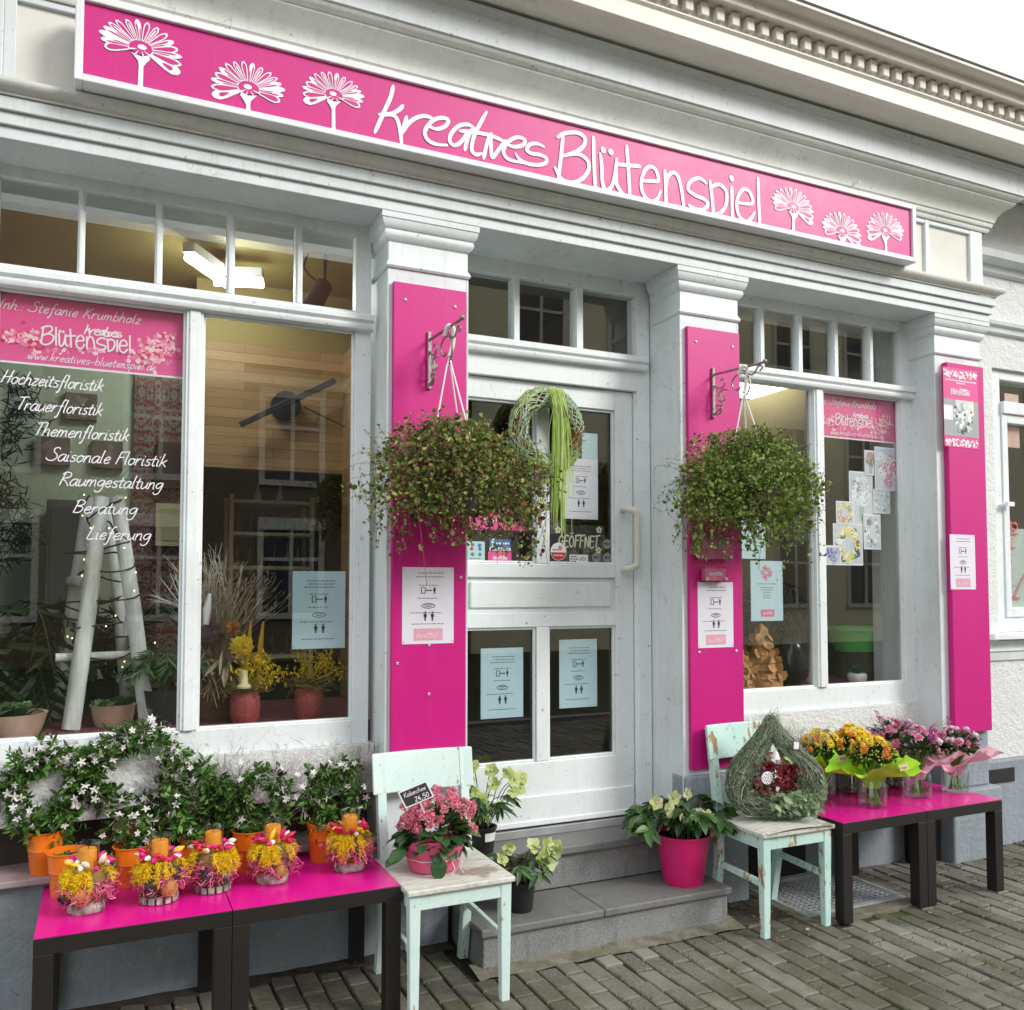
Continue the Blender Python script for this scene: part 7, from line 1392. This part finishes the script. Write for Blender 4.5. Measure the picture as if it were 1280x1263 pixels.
wtree('taller carved wooden fir behind the white price poster corner', onY(952, 850, 3.84).x, 3.84, .36, .12); wtree('carved wooden fir half hidden behind the pink board edge', onY(927, 850, 3.80).x, 3.80, .26, .075)
mail = thing('red_letter_stand', 'red lettered stand behind the lower corner of the display pane', 'display stand', (2.99, 4.1, SZ)); MB().box(2.86, 3.13, 4.10, 4.14, SZ, 1.42).build('panel', pm('raspberry red panel', (.40, .02, .05), (.48, .03, .07), .5, 4), mail); mb = MB(); mb.tube([(2.86, 4.09, 1.40), (3.13, 4.09, 1.40)], .03, 10); mb.build('top_roll', pm('red roll', (.50, .03, .05), None, .5), mail, smooth=50)
GR = pm('bright green tub', (.10, .50, .10), (.14, .60, .14), .35, 4)
gb = thing('green_tub', 'bright green tub standing in the second pane of the right window', 'tub', (3.95, 4.1, SZ)); gx_ = onY(1070, 805, 4.12).x; MB().lathe([(.13, 0), (.155, .12), (.17, .13), (.17, .15), (.155, .15), (.14, .08)], (gx_, 4.12, SZ+.17), 32).build('tub', GR, gb, smooth=40); MB().lathe([(.12, 0), (.12, .169)], (gx_, 4.12, SZ), 24).build('stand', DARKWALL, gb)
sm = thing('small_succulent', 'small succulent in a white pot at the foot of the right pane', 'potted succulent', (4.02, 3.86, SZ)); MB().lathe([(.035, 0), (.052, .02), (.056, .05), (.048, .065), (.044, .06)], (4.02, 3.86, SZ), 22).build('pot', VINYL, sm, smooth=50); mb = MB()
for k in range(40): a = k*2.4; leaves(mb, [(4.02, 3.86, SZ+.06)], [(math.cos(a), math.sin(a), .15+.05*k)], .06, .016, 'lance', .3, -.1, up=(0, 0, 1))
mb.build('leaves', ramp3('bright succulent', [(0, (.04, .16, .05)), (1, (.12, .30, .10))]), sm)
vs = thing('dark_vase', 'dark curved vase with a pale rim in the right display window', 'vase', (3.34, 3.92, SZ)); MB().lathe([(.05, 0), (.10, .06), (.12, .14), (.07, .24), (.06, .29), (.075, .32), (.065, .31), (.05, .26)], (onY(988, 840, 3.95).x, 3.95, SZ), 28).build('vase', pm('black glaze', (.015, .016, .02), None, .12), vs, smooth=60)
ft = thing('flower_tin', 'patterned flower tin beside the dark vase in the display', 'tin', (3.48, 3.86, SZ)); MB().lathe([(.055, 0), (.06, .01), (.06, .15), (.055, .155)], (onY(1008, 850, 4.1).x, 4.1, SZ), 22).build('tin', pm('floral tin', (.40, .14, .10), (.46, .44, .24), .5, 45), ft, smooth=40)
palm('dim green plant against the shelf boards behind the pasted photos', (3.78, 4.5, SZ), 20, .62, .10, .6, GRN, 9, 1.0)
for i, (x, z, w, lab) in enumerate(((3.9, 1.55, .8, 'pale wall board with jars behind the pasted photos, the upper one'), (3.9, 1.15, .9, 'pale wall board with jars behind the pasted photos, the lower one'))):
    t = thing('wall_shelf', lab, 'shelf', (x, 5.45, z), 'wall boards in the display room'); MB().box(x-w/2, x+w/2, 5.40, 5.598, z-.03, z).build('board', PALEWOOD, t)
    mb = MB()
    for k in range(6): mb.lathe([(.035, 0), (.045, .02), (.045, .10), (.03, .12), (.03, .14), (0, .14)], (x-w/2+.1+k*.13, 5.5, z+.001), 12)
    mb.build('jars', BOTTLE, t, smooth=50)
# ================================================================== ACROSS THE STREET (seen mirrored in the panes)
CREAMW = pm('cream house render', (.78, .70, .50), (.70, .63, .45), .85, .7); BROWNW = pm('brown brick house', (.20, .145, .10), (.16, .115, .08), .85, 9); TILE = pm('red roof tiles', (.32, .13, .08), (.24, .09, .06), .8, 14, .5, 30); DGL = pm('dark far panes', (.03, .035, .045), None, .1); SILLW = pm('pale window surround', (.58, .56, .50), None, .7)
def house(lab, x0, x1, y, h, m, roof, xs, zs, wv):
    t = thing('town_house', lab, 'house', ((x0+x1)/2, y, 0), 'houses across the street')
    MB().box(x0, x1, y-9, y, 0, h).build('wall', m, t); mb = MB(); mb.add([(x0-.3, y+.5, h-.1), (x1+.3, y+.5, h-.1), (x1+.3, y-4.5, h+roof), (x0-.3, y-4.5, h+roof), (x0-.3, y-9.5, h-.1), (x1+.3, y-9.5, h-.1)], [(0, 1, 2, 3), (3, 2, 5, 4), (0, 3, 4), (1, 5, 2), (0, 4, 5, 1)]); mb.build('roof', TILE, t)
    MB().box(x0-.02, x1+.02, y, y+.22, h-.45, h-.12).build('cornice', SILLW, t)
    for z in zs:
        for x in xs:
            f = MB().box(x-.12, x+wv+.12, y, y+.10, z-.12, z).box(x-.12, x+wv+.12, y, y+.12, z+1.75, z+2.0).box(x-.12, x, y, y+.06, z, z+1.75).box(x+wv, x+wv+.12, y, y+.06, z, z+1.75).box(x+wv/2-.04, x+wv/2+.04, y+.01, y+.05, z, z+1.75).box(x, x+wv, y+.012, y+.048, z+1.1, z+1.17).build('window', SILLW, t)
            MB().box(x, x+wv, y+.002, y+.01, z, z+1.75).build('pane', DGL, f)
house('brown house with a red tiled roof across the street', -9, 7.6, -11.5, 6.2, BROWNW, 4.2, [-7.5, -5, -2.4, .4, 3, 5.4], [1.0, 3.8], 1.15)
house('long cream house with tall windows across the street', 7.8, 34, -11.5, 9.6, CREAMW, 3.5, [9, 11.6, 14.2, 16.8, 19.4, 22, 24.6, 27.2], [1.1, 4.2, 7.2], 1.2)
